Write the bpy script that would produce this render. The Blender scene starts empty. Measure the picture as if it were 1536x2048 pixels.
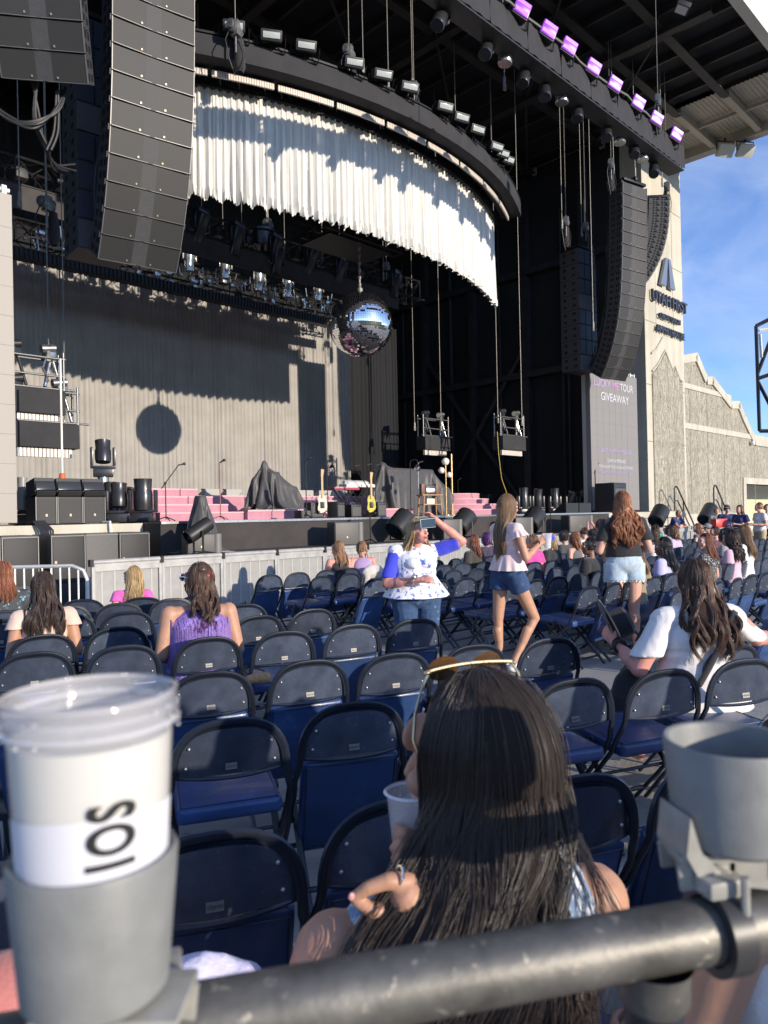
import bpy, bmesh, math, random
import numpy as np
from mathutils import Vector, Matrix, Euler
R = math.radians; PI = math.pi
rnd = random.Random(7); nprs = np.random.RandomState(11)
sc = bpy.context.scene
COL = sc.collection
# ------------------------------------------------------------------ camera
FPX = 1480.0; HC = 1.55; ROLL = 0.021; PITCH = math.atan(10/1480.0)
FW = Vector((0, math.cos(PITCH), math.sin(PITCH)))
UP0 = Vector((0, -math.sin(PITCH), math.cos(PITCH))); RT0 = Vector((1, 0, 0))
RT = RT0*math.cos(ROLL) - UP0*math.sin(ROLL)
UPV = UP0*math.cos(ROLL) + RT0*math.sin(ROLL)
CAM = Vector((0, 0, HC))
cd = bpy.data.cameras.new('camera'); cam = bpy.data.objects.new('camera', cd); COL.objects.link(cam)
cd.sensor_fit = 'VERTICAL'; cd.sensor_height = 36.0; cd.lens = 36.0*FPX/2048
cd.clip_start = 0.02; cd.clip_end = 3000
cm = Matrix((RT, UPV, -FW)).transposed().to_4x4(); cm.translation = CAM
cam.matrix_world = cm
cd.dof.use_dof = True; cd.dof.focus_distance = 7.0; cd.dof.aperture_fstop = 6.8
sc.camera = cam
# ------------------------------------------------------------------ light
DS = Vector((math.cos(R(45)), math.sin(R(45)), 0)); NS = Vector((-math.sin(R(45)), math.cos(R(45)), 0))
SEL = R(11.8)
hd = (DS*-0.1 + NS).normalized()
trav = hd*math.cos(SEL) - Vector((0, 0, math.sin(SEL)))
sl = bpy.data.lights.new('sun', 'SUN'); sun = bpy.data.objects.new('sun', sl); COL.objects.link(sun)
sl.energy = 4.2; sl.angle = R(0.53); sl.color = (1.0, 0.88, 0.73)
sun.rotation_euler = trav.to_track_quat('-Z', 'Y').to_euler()
w = bpy.data.worlds.new('World'); sc.world = w; w.use_nodes = True
nt = w.node_tree; nt.nodes.clear()
N_ = nt.nodes.new; L_ = nt.links.new
out = N_('ShaderNodeOutputWorld'); bg = N_('ShaderNodeBackground'); sky = N_('ShaderNodeTexSky')
sky.sky_type = 'NISHITA'; sky.sun_disc = False; sky.sun_elevation = R(24); sky.sun_rotation = math.atan2(-hd.x, -hd.y)
sky.air_density = 1.0; sky.dust_density = 0.6; sky.ozone_density = 1.6; sky.altitude = 1300
tc = N_('ShaderNodeTexCoord'); mp = N_('ShaderNodeMapping'); mp.inputs['Scale'].default_value = (3.0, 3.0, 7.0)
n1 = N_('ShaderNodeTexNoise'); n1.inputs['Scale'].default_value = 1.6; n1.inputs['Detail'].default_value = 7; n1.inputs['Roughness'].default_value = 0.55; n1.inputs['Distortion'].default_value = 0.5
cr = N_('ShaderNodeValToRGB'); cr.color_ramp.elements[0].position = 0.38; cr.color_ramp.elements[1].position = 0.86
mx = N_('ShaderNodeMix'); mx.data_type = 'RGBA'
mx.inputs[7].default_value = (3.6, 4.2, 5.6, 1)
ml = N_('ShaderNodeMath'); ml.operation = 'MULTIPLY'; ml.inputs[1].default_value = 0.75
tint = N_('ShaderNodeMix'); tint.data_type = 'RGBA'; tint.blend_type = 'MULTIPLY'; tint.inputs[0].default_value = 1.0; tint.inputs[7].default_value = (0.74, 0.92, 1.26, 1)
L_(tc.outputs['Generated'], mp.inputs[0]); L_(mp.outputs[0], n1.inputs[0]); L_(n1.outputs[0], cr.inputs[0])
L_(cr.outputs[0], ml.inputs[0]); L_(ml.outputs[0], mx.inputs[0]); L_(sky.outputs[0], tint.inputs[6]); L_(tint.outputs[2], mx.inputs[6])
L_(mx.outputs[2], bg.inputs[0]); bg.inputs[1].default_value = 0.14; L_(bg.outputs[0], out.inputs[0])
sc.view_settings.view_transform = 'Standard'; sc.view_settings.look = 'None'
sc.view_settings.exposure = 0.45; sc.view_settings.gamma = 1.0
sc.cycles.max_bounces = 6; sc.cycles.transparent_max_bounces = 12; sc.cycles.transmission_bounces = 8
sc.cycles.use_denoising = True
# ------------------------------------------------------------------ mapping helpers
def hy(x): return 1034 - 0.021*(x-768)
def ray(x, y): return FW + RT*((x-768)/FPX) - UPV*((y-1024)/FPX)
def W(x, y, d): return CAM + ray(x, y)*d
def G(x, y, h=0.0):
    r = ray(x, y); return CAM + r*((h-HC)/r.z)
def S(s, t, h=0.0): return DS*s + NS*t + Vector((0, 0, h))
def ST(x, t, y=None):
    """stage coordinate s (and height) of the point on plane t seen at pixel x (,y)"""
    k = (x-768)/FPX; s = t*(1+k)/(1-k); z = t/(0.70711*(1-k))
    return s if y is None else (s, HC+(hy(x)-y)*z/FPX)
# ------------------------------------------------------------------ materials
MATS = {}
def M(name, col=(.5, .5, .5), rough=.6, metal=0.0, var=0.0, vs=4.0, bump=0.0, bs=60.0, spec=.5, emit=None, es=1.0, alpha=1.0, trans=0.0, ior=1.45, stretch=None, sheen=0.0, aniso=0.0, coat=0.0, sss=0.0, wear=None, ws=30.0, wt=.62):
    if name in MATS: return MATS[name]
    m = bpy.data.materials.new(name); MATS[name] = m; m.use_nodes = True
    t = m.node_tree; b = t.nodes['Principled BSDF']
    b.inputs['Roughness'].default_value = rough; b.inputs['Metallic'].default_value = metal
    b.inputs['Specular IOR Level'].default_value = spec; b.inputs['Alpha'].default_value = alpha
    b.inputs['Transmission Weight'].default_value = trans; b.inputs['IOR'].default_value = ior
    b.inputs['Sheen Weight'].default_value = sheen; b.inputs['Coat Weight'].default_value = coat
    b.inputs['Base Color'].default_value = (*col, 1)
    if sss:
        b.inputs['Subsurface Weight'].default_value = sss; b.inputs['Subsurface Radius'].default_value = (.012, .005, .003); b.inputs['Subsurface Scale'].default_value = 1.0
    if emit: b.inputs['Emission Color'].default_value = (*emit, 1); b.inputs['Emission Strength'].default_value = es
    tcn = None
    def coord():
        nonlocal tcn
        if tcn is None:
            c = t.nodes.new('ShaderNodeTexCoord'); tcn = c.outputs['Object']
            if stretch:
                mpn = t.nodes.new('ShaderNodeMapping'); mpn.inputs['Scale'].default_value = stretch
                t.links.new(tcn, mpn.inputs[0]); tcn = mpn.outputs[0]
        return tcn
    src = None
    if var:
        n = t.nodes.new('ShaderNodeTexNoise'); n.inputs['Scale'].default_value = vs; n.inputs['Detail'].default_value = 7; n.inputs['Roughness'].default_value = .6
        t.links.new(coord(), n.inputs[0])
        r_ = t.nodes.new('ShaderNodeValToRGB'); r_.color_ramp.elements[0].position = .3; r_.color_ramp.elements[1].position = .7
        r_.color_ramp.elements[0].color = (*[max(0, c*(1-var)) for c in col], 1); r_.color_ramp.elements[1].color = (*[min(1, c*(1+var)) for c in col], 1)
        t.links.new(n.outputs[0], r_.inputs[0]); t.links.new(r_.outputs[0], b.inputs['Base Color']); src = r_.outputs[0]
        mr = t.nodes.new('ShaderNodeMapRange'); mr.inputs[3].default_value = max(.02, rough*(1-var*.5)); mr.inputs[4].default_value = min(1, rough*(1+var*.5))
        t.links.new(n.outputs[0], mr.inputs[0]); t.links.new(mr.outputs[0], b.inputs['Roughness'])
    if wear:
        n = t.nodes.new('ShaderNodeTexNoise'); n.inputs['Scale'].default_value = ws; n.inputs['Detail'].default_value = 8; n.inputs['Roughness'].default_value = .7
        t.links.new(coord(), n.inputs[0])
        r_ = t.nodes.new('ShaderNodeValToRGB'); r_.color_ramp.elements[0].position = wt; r_.color_ramp.elements[1].position = wt+.04
        mxn = t.nodes.new('ShaderNodeMix'); mxn.data_type = 'RGBA'
        t.links.new(n.outputs[0], r_.inputs[0]); t.links.new(r_.outputs[0], mxn.inputs[0])
        if src: t.links.new(src, mxn.inputs[6])
        else: mxn.inputs[6].default_value = (*col, 1)
        mxn.inputs[7].default_value = (*wear, 1); t.links.new(mxn.outputs[2], b.inputs['Base Color'])
    if bump:
        n = t.nodes.new('ShaderNodeTexNoise'); n.inputs['Scale'].default_value = bs; n.inputs['Detail'].default_value = 5
        t.links.new(coord(), n.inputs[0])
        bp = t.nodes.new('ShaderNodeBump'); bp.inputs['Strength'].default_value = bump; bp.inputs['Distance'].default_value = .02
        t.links.new(n.outputs[0], bp.inputs['Height']); t.links.new(bp.outputs[0], b.inputs['Normal'])
    return m
def tn(m): return m.node_tree, m.node_tree.nodes['Principled BSDF']
# ------------------------------------------------------------------ mesh builder
def rotm(rx=0, ry=0, rz=0): return Euler((rx, ry, rz)).to_matrix()
def frame(d):
    d = Vector(d).normalized(); a = Vector((0, 0, 1)) if abs(d.z) < .9 else Vector((1, 0, 0))
    x = d.cross(a).normalized(); y = x.cross(d).normalized(); return x, y, d
class MB:
    def __init__(s): s.v = []; s.f = []; s.mi = []; s.cur = 0
    def add(s, vs, fs):
        o = len(s.v); s.v += [tuple(v) for v in vs]; s.f += [tuple(i+o for i in f) for f in fs]; s.mi += [s.cur]*len(fs); return s
    def box(s, c, sz, rot=None, bev=0.0):
        c = Vector(c); hx, hy_, hz = sz[0]/2, sz[1]/2, sz[2]/2
        if bev <= 0:
            vs = [Vector((x, y, z)) for z in (-hz, hz) for y in (-hy_, hy_) for x in (-hx, hx)]
            fs = [(0, 2, 3, 1), (4, 5, 7, 6), (0, 1, 5, 4), (2, 6, 7, 3), (0, 4, 6, 2), (1, 3, 7, 5)]
        else:
            b = min(bev, hx*.9, hy_*.9, hz*.9)
            bm = bmesh.new(); bmesh.ops.create_cube(bm, size=1)
            for v in bm.verts: v.co = Vector((v.co.x*2*hx, v.co.y*2*hy_, v.co.z*2*hz))
            bmesh.ops.bevel(bm, geom=list(bm.edges), offset=b, segments=2, affect='EDGES', profile=.6)
            bm.verts.index_update(); vs = [v.co.copy() for v in bm.verts]; fs = [tuple(v.index for v in f.verts) for f in bm.faces]; bm.free()
        if rot is not None: vs = [rot @ v for v in vs]
        return s.add([v+c for v in vs], fs)
    def cyl(s, a, b, r0, r1=None, n=12, caps=True):
        r1 = r0 if r1 is None else r1; a = Vector(a); b = Vector(b); x, y, d = frame(b-a)
        vs = []
        for p, r in ((a, r0), (b, r1)):
            for i in range(n):
                t = 2*PI*i/n; vs.append(p+x*(r*math.cos(t))+y*(r*math.sin(t)))
        fs = [(i, (i+1) % n, n+(i+1) % n, n+i) for i in range(n)]
        fs = [tuple(reversed(f)) for f in fs]
        if caps: fs += [tuple(range(n)), tuple(reversed(range(n, 2*n)))]
        return s.add(vs, fs)
    def tube(s, pts, r, n=8, caps=True, closed=False, flat=1.0):
        P = [Vector(p) for p in pts]; m = len(P); rr = r if isinstance(r, (list, tuple)) else [r]*m
        vs = []; px = None
        for i in range(m):
            if closed: d = P[(i+1) % m]-P[i-1]
            else: d = P[min(i+1, m-1)]-P[max(i-1, 0)]
            d.normalize()
            if px is None: x, y, _ = frame(d)
            else:
                x = (px - d*px.dot(d)); x = x.normalized() if x.length > 1e-6 else frame(d)[0]; y = x.cross(d).normalized()
            px = x
            for k in range(n):
                t = 2*PI*k/n; vs.append(P[i]+x*(rr[i]*math.cos(t))+y*(rr[i]*flat*math.sin(t)))
        fs = []
        for i in range(m if closed else m-1):
            j = (i+1) % m
            for k in range(n):
                fs.append((i*n+k, i*n+(k+1) % n, j*n+(k+1) % n, j*n+k))
        if caps and not closed: fs += [tuple(reversed(range(n))), tuple(range((m-1)*n, m*n))]
        return s.add(vs, fs)
    def lathe(s, prof, n=24, c=(0, 0, 0), rot=None, cap=True):
        c = Vector(c); vs = []; m = len(prof)
        for r, z in prof:
            for i in range(n):
                t = 2*PI*i/n; v = Vector((r*math.cos(t), r*math.sin(t), z)); vs.append(c+(rot @ v if rot is not None else v))
        fs = [(j*n+i, j*n+(i+1) % n, (j+1)*n+(i+1) % n, (j+1)*n+i) for j in range(m-1) for i in range(n)]
        if cap: fs += [tuple(reversed(range(n))), tuple(range((m-1)*n, m*n))]
        return s.add(vs, fs)
    def sph(s, c, r, n=12, m=8, rot=None, scl=(1, 1, 1)):
        c = Vector(c); vs = []
        rr = Vector((r*scl[0], r*scl[1], r*scl[2]))
        def put(v):
            v = Vector((v[0]*rr.x, v[1]*rr.y, v[2]*rr.z)); return c+(rot @ v if rot is not None else v)
        vs = [put((0, 0, 1))]
        for j in range(1, m):
            a = PI*j/m
            for i in range(n): t = 2*PI*i/n; vs.append(put((math.sin(a)*math.cos(t), math.sin(a)*math.sin(t), math.cos(a))))
        vs.append(put((0, 0, -1))); e = len(vs)-1
        fs = [(0, 1+i, 1+(i+1) % n) for i in range(n)]
        for j in range(m-2):
            for i in range(n): fs.append((1+j*n+i, 1+(j+1)*n+i, 1+(j+1)*n+(i+1) % n, 1+j*n+(i+1) % n))
        fs += [(e, 1+(m-2)*n+(i+1) % n, 1+(m-2)*n+i) for i in range(n)]
        return s.add(vs, fs)
    def grid(s, fn, nu, nv, close_u=False):
        vs = [fn(i/nu, j/nv) for j in range(nv+1) for i in range(nu+(0 if close_u else 1))]
        k = nu+(0 if close_u else 1)
        fs = [(j*k+i, j*k+(i+1) % k, (j+1)*k+(i+1) % k, (j+1)*k+i) for j in range(nv) for i in range(nu)]
        return s.add(vs, fs)
    def prism(s, out2, d0, d1, mat=None):
        """outline in local x,z ; depth along y from d0 to d1"""
        n = len(out2); vs = [Vector((p[0], d0, p[1])) for p in out2]+[Vector((p[0], d1, p[1])) for p in out2]
        if mat is not None: vs = [mat @ v for v in vs]
        fs = [tuple(range(n)), tuple(reversed(range(n, 2*n)))]+[(i, n+i, n+(i+1) % n, (i+1) % n) for i in range(n)]
        return s.add(vs, fs)
    def build(s, name, mat, parent=None, smooth=True, ang=38, solid=0.0):
        me = bpy.data.meshes.new(name); me.from_pydata(s.v, [], s.f)
        for m in (mat if isinstance(mat, (list, tuple)) else [mat]): me.materials.append(m)
        if isinstance(mat, (list, tuple)): me.polygons.foreach_set('material_index', s.mi)
        if smooth:
            me.polygons.foreach_set('use_smooth', [True]*len(me.polygons)); me.set_sharp_from_angle(angle=R(ang))
        me.update()
        o = bpy.data.objects.new(name, me); COL.objects.link(o); o.parent = parent
        if solid:
            md = o.modifiers.new('t', 'SOLIDIFY'); md.thickness = solid; md.offset = 0
        return o
def tag(o, label=None, cat=None, group=None, kind=None):
    if label: o['label'] = label
    if cat: o['category'] = cat
    if group: o['group'] = group
    if kind: o['kind'] = kind
    return o
def T(name, label, cat, loc=(0, 0, 0), rz=0.0, group=None, rot=None):
    o = bpy.data.objects.new(name, None); COL.objects.link(o); o.empty_display_size = .1
    o.location = loc; o.rotation_euler = rot if rot is not None else (0, 0, rz); return tag(o, label, cat, group)
def kids(o): return [c for c in COL.objects if c.parent == o]
def dup(o, loc=None, rz=None, label=None, rot=None, scale=None, parent=None, _ch=None):
    c = o.copy(); COL.objects.link(c); c.parent = parent
    if loc is not None: c.location = loc
    if rz is not None: c.rotation_euler = (0, 0, rz)
    if rot is not None: c.rotation_euler = rot
    if scale: c.scale = (scale,)*3
    if label: c['label'] = label
    for k in list(o.children): dup(k, parent=c)
    return c
ST45 = R(45)
TMP = bpy.data.scenes.new('workshop')
def bake(o):
    """evaluated mesh of an object kept in a scene of its own"""
    TMP.collection.objects.link(o)
    with bpy.context.temp_override(scene=TMP, view_layer=TMP.view_layers[0]):
        dg = bpy.context.evaluated_depsgraph_get(); me = bpy.data.meshes.new_from_object(o.evaluated_get(dg))
    bpy.data.objects.remove(o); return me
def text_mesh(body, size, depth, name, mat, parent, loc, rot, align='CENTER', spacing=1.0, offset=0.0):
    cu = bpy.data.curves.new(name, 'FONT'); cu.body = body; cu.size = size; cu.extrude = depth; cu.align_x = align; cu.space_character = spacing; cu.offset = offset
    me = bake(bpy.data.objects.new(name, cu))
    me.materials.clear(); me.materials.append(mat)
    o = bpy.data.objects.new(name, me); COL.objects.link(o); o.parent = parent; o.location = loc; o.rotation_euler = rot; return o
# common materials
BLK = M('black_metal', (.018, .018, .02), .42, .3, var=.3, vs=9)
BLKP = M('black_plastic', (.022, .022, .024), .5, var=.2, vs=12, bump=.1, bs=200)
FAB = M('black_cloth', (.028, .028, .032), .9, var=.25, vs=3, bump=.25, bs=9, sheen=.2)
STEEL = M('galvanised_steel', (.55, .55, .55), .38, .9, var=.25, vs=14, bump=.08, bs=60)
CHAIN = M('chain_steel', (.20, .19, .17), .5, .3, var=.2, vs=30)
ALU = M('aluminium', (.62, .62, .62), .3, .9, var=.15, vs=20)

_u = ['', 'first', 'second', 'third', 'fourth', 'fifth', 'sixth', 'seventh', 'eighth', 'ninth', 'tenth', 'eleventh', 'twelfth', 'thirteenth', 'fourteenth', 'fifteenth', 'sixteenth', 'seventeenth', 'eighteenth', 'nineteenth']
def ORD(i):
    i += 1
    if i < 20: return _u[i]
    t = ['', '', 'twent', 'thirt', 'fort', 'fift', 'sixt'][i//10]
    return t+'ieth' if i % 10 == 0 else t+'y-'+_u[i % 10]
# ================================================================== SETTING AND BUILDINGS
CONC = M('grey_concrete_floor', (.36, .34, .31), .85, var=.18, vs=1.3, bump=.25, bs=40)
def ground():
    mb = MB(); mb.grid(lambda u, v: Vector(((u-.5)*1600, (v-.5)*1600, 0)), 8, 8)
    m = M('concrete_ground', (.33, .315, .285), .88, var=.2, vs=.9, bump=.22, bs=45, wear=(.2, .19, .17), ws=3.1, wt=.6)
    tag(mb.build('ground', m, smooth=False), kind='structure')
ground()
# --- pier concrete with board marks
def concrete(name, col, rib=False):
    m = M(name, col, .85, var=.12, vs=.7)
    t, b = tn(m); c = t.nodes.new('ShaderNodeTexCoord')
    if rib:
        mpn = t.nodes.new('ShaderNodeMapping'); mpn.inputs['Scale'].default_value = (9, 2, 2.4)
        n = t.nodes.new('ShaderNodeTexNoise'); n.inputs['Scale'].default_value = 1.0; n.inputs['Detail'].default_value = 4; n.inputs['Distortion'].default_value = 1.1
        t.links.new(c.outputs['Object'], mpn.inputs[0]); t.links.new(mpn.outputs[0], n.inputs[0])
        st, ds = 1.0, .42
    else:
        n = t.nodes.new('ShaderNodeTexNoise'); n.inputs['Scale'].default_value = 6; n.inputs['Detail'].default_value = 8
        t.links.new(c.outputs['Object'], n.inputs[0]); st, ds = .3, .05
    bp = t.nodes.new('ShaderNodeBump'); bp.inputs['Strength'].default_value = st; bp.inputs['Distance'].default_value = ds
    t.links.new(n.outputs[0], bp.inputs['Height']); t.links.new(bp.outputs[0], b.inputs['Normal'])
    # rain streaks running down
    m2 = t.nodes.new('ShaderNodeMapping'); m2.inputs['Scale'].default_value = (2.2, 2.2, .12)
    n2 = t.nodes.new('ShaderNodeTexNoise'); n2.inputs['Scale'].default_value = 1.2; n2.inputs['Detail'].default_value = 6
    t.links.new(c.outputs['Object'], m2.inputs[0]); t.links.new(m2.outputs[0], n2.inputs[0])
    rr = t.nodes.new('ShaderNodeValToRGB'); rr.color_ramp.elements[0].position = .35; rr.color_ramp.elements[0].color = (.84, .83, .80, 1); rr.color_ramp.elements[1].position = .6
    mm = t.nodes.new('ShaderNodeMix'); mm.data_type = 'RGBA'; mm.blend_type = 'MULTIPLY'; mm.inputs[0].default_value = .8
    src = b.inputs['Base Color'].links[0].from_socket
    t.links.new(n2.outputs[0], rr.inputs[0]); t.links.new(src, mm.inputs[6]); t.links.new(rr.outputs[0], mm.inputs[7]); t.links.new(mm.outputs[2], b.inputs['Base Color'])
    return m
PIER = concrete('smooth_cast_concrete', (.49, .46, .38)); RIB = concrete('ribbed_cast_concrete', (.52, .48, .38), True)
GREYC = concrete('grey_cast_concrete', (.42, .40, .36))
DARKW = M('black_painted_wall', (.016, .017, .02), .75, var=.35, vs=.6, bump=.15, bs=3)
# front concrete deck and black thrust
TF, TC = 12.6, 13.4
def lb(mb, s0, s1, t0, t1, h0, h1, o=(0, 0, 0), bev=0.0):
    mb.box(((s0+s1)/2-o[0], (t0+t1)/2-o[1], (h0+h1)/2-o[2]), (s1-s0, t1-t0, h1-h0), bev=bev); return mb
st = T('stage_platform', 'long raised concrete and black stage deck running behind the barricade', 'stage', S(0, 0), ST45)
lb(MB(), -2, 6.72, TC, 31, 0, 1.30).build('concrete_base', GREYC, st, False)
mb = MB(); lb(mb, -2.05, 6.74, TC-.14, TC+.9, 1.303, 1.53); lb(mb, 23.64, 31.5, TC-.14, TC+.9, 1.303, 1.53); mb.build('concrete_ledge', PIER, st, False)
lb(MB(), 23.64, 31.5, TC, 31, 0, 1.30).build('concrete_base', GREYC, st, False)
lb(MB(), 6.75, 23.6, TF, 31, 0, 1.515).build('skirt', M('black_stage_skirt', (.045, .04, .038), .9, var=.25, vs=2.5, bump=.1, bs=30), st, False)
mb = MB(); lb(mb, 6.75, 23.6, TF-.02, 31, 1.518, 1.55); lb(mb, -2, 6.745, TC+.9, 31, 1.518, 1.55); lb(mb, 23.61, 31.5, TC+.9, 31, 1.518, 1.55)
mb.build('deck_boards', M('stage_floor', (.05, .047, .045), .45, var=.3, vs=2.2, wear=(.2, .18, .16), ws=14, wt=.66), st, False)
mb = MB(); lb(mb, 6.75, 23.6, TF-.035, TF-.022, 1.505, 1.552); mb.build('edge_trim', ALU, st, False)
lp = T('front_platform', 'low black platform along the stage front carrying the monitor boxes', 'platform', S(0, 0), ST45)
lb(MB(), 6.9, 24.6, 11.25, TF-.05, 0.0, .93).build('frame', FAB, lp, False)
lb(MB(), 6.88, 24.62, 11.2, TF-.05, .934, .96).build('deck', M('platform_floor', (.06, .055, .05), .7, var=.3, vs=6, wear=(.25, .22, .17), ws=9, wt=.64), lp, False)
# stage house walls
sh = T('stage_house', 'huge black interior back and side walls of the stage house', 'building', S(0, 0), ST45)
lb(MB(), -2.5, 31.2, 31, 31.4, 0, 19.2).build('back_wall', DARKW, sh, False)
lb(MB(), 30.9, 31.3, 15.6, 31, 0, 19.2).build('side_wall', DARKW, sh, False)
lb(MB(), -2.5, -2.1, 15.6, 31, 0, 19.2).build('side_wall', DARKW, sh, False)
mb = MB()
for t0 in (17.2, 20.4, 23.7, 27.0): lb(mb, 30.55, 30.895, t0, t0+.35, 1.55, 18)
lb(mb, 30.45, 30.88, 15.7, 30.9, 8.2, 8.5); lb(mb, 30.45, 30.88, 15.7, 30.9, 13.2, 13.5)
mb.build('column', M('dark_steel', (.04, .042, .05), .5, .4, var=.3, vs=2), sh, False)
mb = MB(); mb.cyl((30.7, 20.6, 1.6), (30.7, 26.9, 9.8), .16, n=8); mb.cyl((30.7, 26.9, 1.6), (30.7, 20.6, 9.8), .16, n=8); mb.build('brace', MATS['dark_steel'], sh)
mb = MB()
for t0, r in ((18.3, .06), (18.6, .05), (22.2, .05), (25.4, .08), (28.9, .06)): mb.cyl((30.75, t0, 1.6), (30.75, t0, 16), r, n=8)
mb.build('pipe', MATS['dark_steel'], sh)
# pier
pr = T('concrete_pier', 'tall pale concrete pier with raised lettering at the right of the stage', 'pier', S(30.9, 14.6), ST45)
lb(MB(), 0, 4.0, 0, 1.0, 1.25, 18.0).build('shaft', PIER, pr, False)
mb = MB(); lb(mb, -.15, 4.15, -.12, 1.02, 0, 1.24); mb.build('plinth', PIER, pr, False)
mb = MB()
for z in (4.6, 7.1, 9.9, 12.8, 15.4): lb(mb, .02, 3.98, -.004, 0, z, z+.035)
for x in (1.1, 2.9): lb(mb, x, x+.03, -.004, 0, 9.93, 15.3)
mb.build('form_joint', M('joint_dark', (.2, .19, .16), .9), pr, False)  # thin darker strips mark the formwork joints
pz = [(.55, 1.3), (.55, 7.6), (1.1, 7.95), (1.9, 8.7), (2.7, 7.9), (2.95, 8.1), (3.4, 7.6), (3.7, 7.5), (3.7, 1.3)]
mb = MB(); mb.prism(pz, -.05, -.006); mb.build('textured_panel', RIB, pr, False)
mb = MB(); rz_ = [(.5, 8.5), (1.0, 8.75), (1.4, 9.1), (1.7, 9.4)]
mb.tube([(x, -.03, z) for x, z in rz_], .05, 6); mb.tube([(x, -.03, z+.12) for x, z in pz[1:8]], .05, 6); mb.build('relief_line', PIER, pr)
LET = M('dark_letter', (.06, .07, .10), .5, .3)
def letters(x0, zc, body, size, sp=1.0):
    o = text_mesh(body, size, .06, 'lettering', LET, pr, (x0, -.12, zc), (R(90), 0, 0), 'CENTER', sp, .006); return o
letters(2.3, 10.85, 'UTAH FIRST', .70, .97); letters(2.25, 10.2, 'CREDIT UNION', .30, 1.05); letters(2.3, 9.55, 'AMPHITHEATRE', .41, 1.0)
for i, sg in enumerate(((1.55, 11.7, -.32), (2.5, 11.7, .38))):
    x, z, k = sg; mb = MB(); mb.prism([(x-.28+k*0, z), (x+.28, z), (x+.2-k, z+1.3), (x-.02-k, z+1.3)], -.2, -.08); mb.build('emblem', M('emblem_metal', (.22, .25, .3), .4, .6), pr, False)
# wing wall
wl = T('wing_wall', 'stepped ribbed concrete wing wall beside the lettered pier', 'wall', S(34.92, 15.2), ST45)
def wx(x, y=None):
    s, h = ST(x, 15.2, y if y else 900); return (s-34.92, h)
prof = [(0, 1.35), wx(1371, 712), wx(1399, 707), wx(1418, 755), wx(1430, 755), wx(1466, 804), wx(1482, 804), wx(1491, 830), wx(1512, 878)]
xe, he = prof[-1]; DX0 = wx(1492)[0]
top = prof[1:]+[(30, he)]
mb = MB(); mb.prism([(0, 1.4)]+top+[(30, 3.0), (DX0, 3.0), (DX0, 1.4)], 0, .6); mb.build('wall_panel', RIB, wl, False)
mb = MB(); mb.prism([(0, 0), (0, 1.39), (DX0, 1.39), (DX0, 0)], -.04, .6); mb.build('wall_base', PIER, wl, False)
mb = MB(); pts = [(x, z) for x, z in top]
for a, b in zip(pts, pts[1:]):
    a = Vector((a[0], 0, a[1])); b = Vector((b[0], 0, b[1])); d = (b-a); c = (a+b)/2; ang = math.atan2(d.z, d.x)
    mb.box(c+Vector((math.sin(ang), 0, -math.cos(ang)))*.16+Vector((0, -.045, 0)), (d.length+.05, .09, .42), rotm(0, -ang, 0))
mb.build('coping_band', PIER, wl, False)
mb = MB()
for z in (5.6, ): lb(mb, .05, 30, -.05, -.002, z, z+.28)
lb(mb, .05, 30, -.052, -.002, 8.05, 8.3) if False else None
lb(mb, .05, wx(1466)[0], -.051, -.002, 6.6+1.0, 6.85+1.0)
lb(mb, DX0-.45, DX0, -.06, .6, 0, 3.0); lb(mb, DX0-.45, 30, -.07, .6, 3.0, 3.35)
mb.build('trim_band', PIER, wl, False)
mb = MB()
for x in (1.9, 4.1, 6.3, 8.6, 10.9): lb(mb, x, x+.07, -.006, -.001, 1.42, max(2, [h for xx, h in top if xx <= x+.1][-1]-1.1))
mb.build('vertical_joint', MATS['joint_dark'], wl, False)
lb(MB(), DX0-1, 30, 3.5, 3.7, 0, 3.3).build('corridor_wall', M('cream_panel', (.62, .54, .33), .7, var=.06, vs=2), wl, False)
mb = MB(); mb.sph((DX0+.9, -.15, 5.35), .14); mb.cyl((DX0+.9, 0, 5.4), (DX0+.9, -.15, 5.4), .05); mb.build('camera_dome', M('white_plastic', (.7, .7, .68), .4), wl)
# stair rails beside the deck
DKR = M('dark_rail_paint', (.05, .05, .05), .4, .5)
def stair_rail(s, t, lab, steps):
    o = T('stair_rail', lab, 'handrail', S(s, t), ST45, 'handrails of the stage side stairs')
    mb = MB(); p = [(0, 0, 1.55), (0, 0, 2.5), (.1, 0, 2.62), (.25, 0, 2.62), (.4, 0, 2.5), (2.0, 0, .9), (2.0, 0, 0)]
    mb.tube(p, .035, 8); mb.tube([(.0, 0, 2.0), (.3, 0, 2.0), (1.9, 0, .5)], .028, 8); mb.cyl((.9, 0, 2.0), (.9, 0, .6), .03, n=8); mb.build('rail', DKR, o)
stair_rail(31.9, 13.9, 'looped black handrail of the stairs nearest the pier', 1); stair_rail(32.9, 12.6, 'looped black handrail of the stairs farther right, by the staff', 2)
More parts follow.
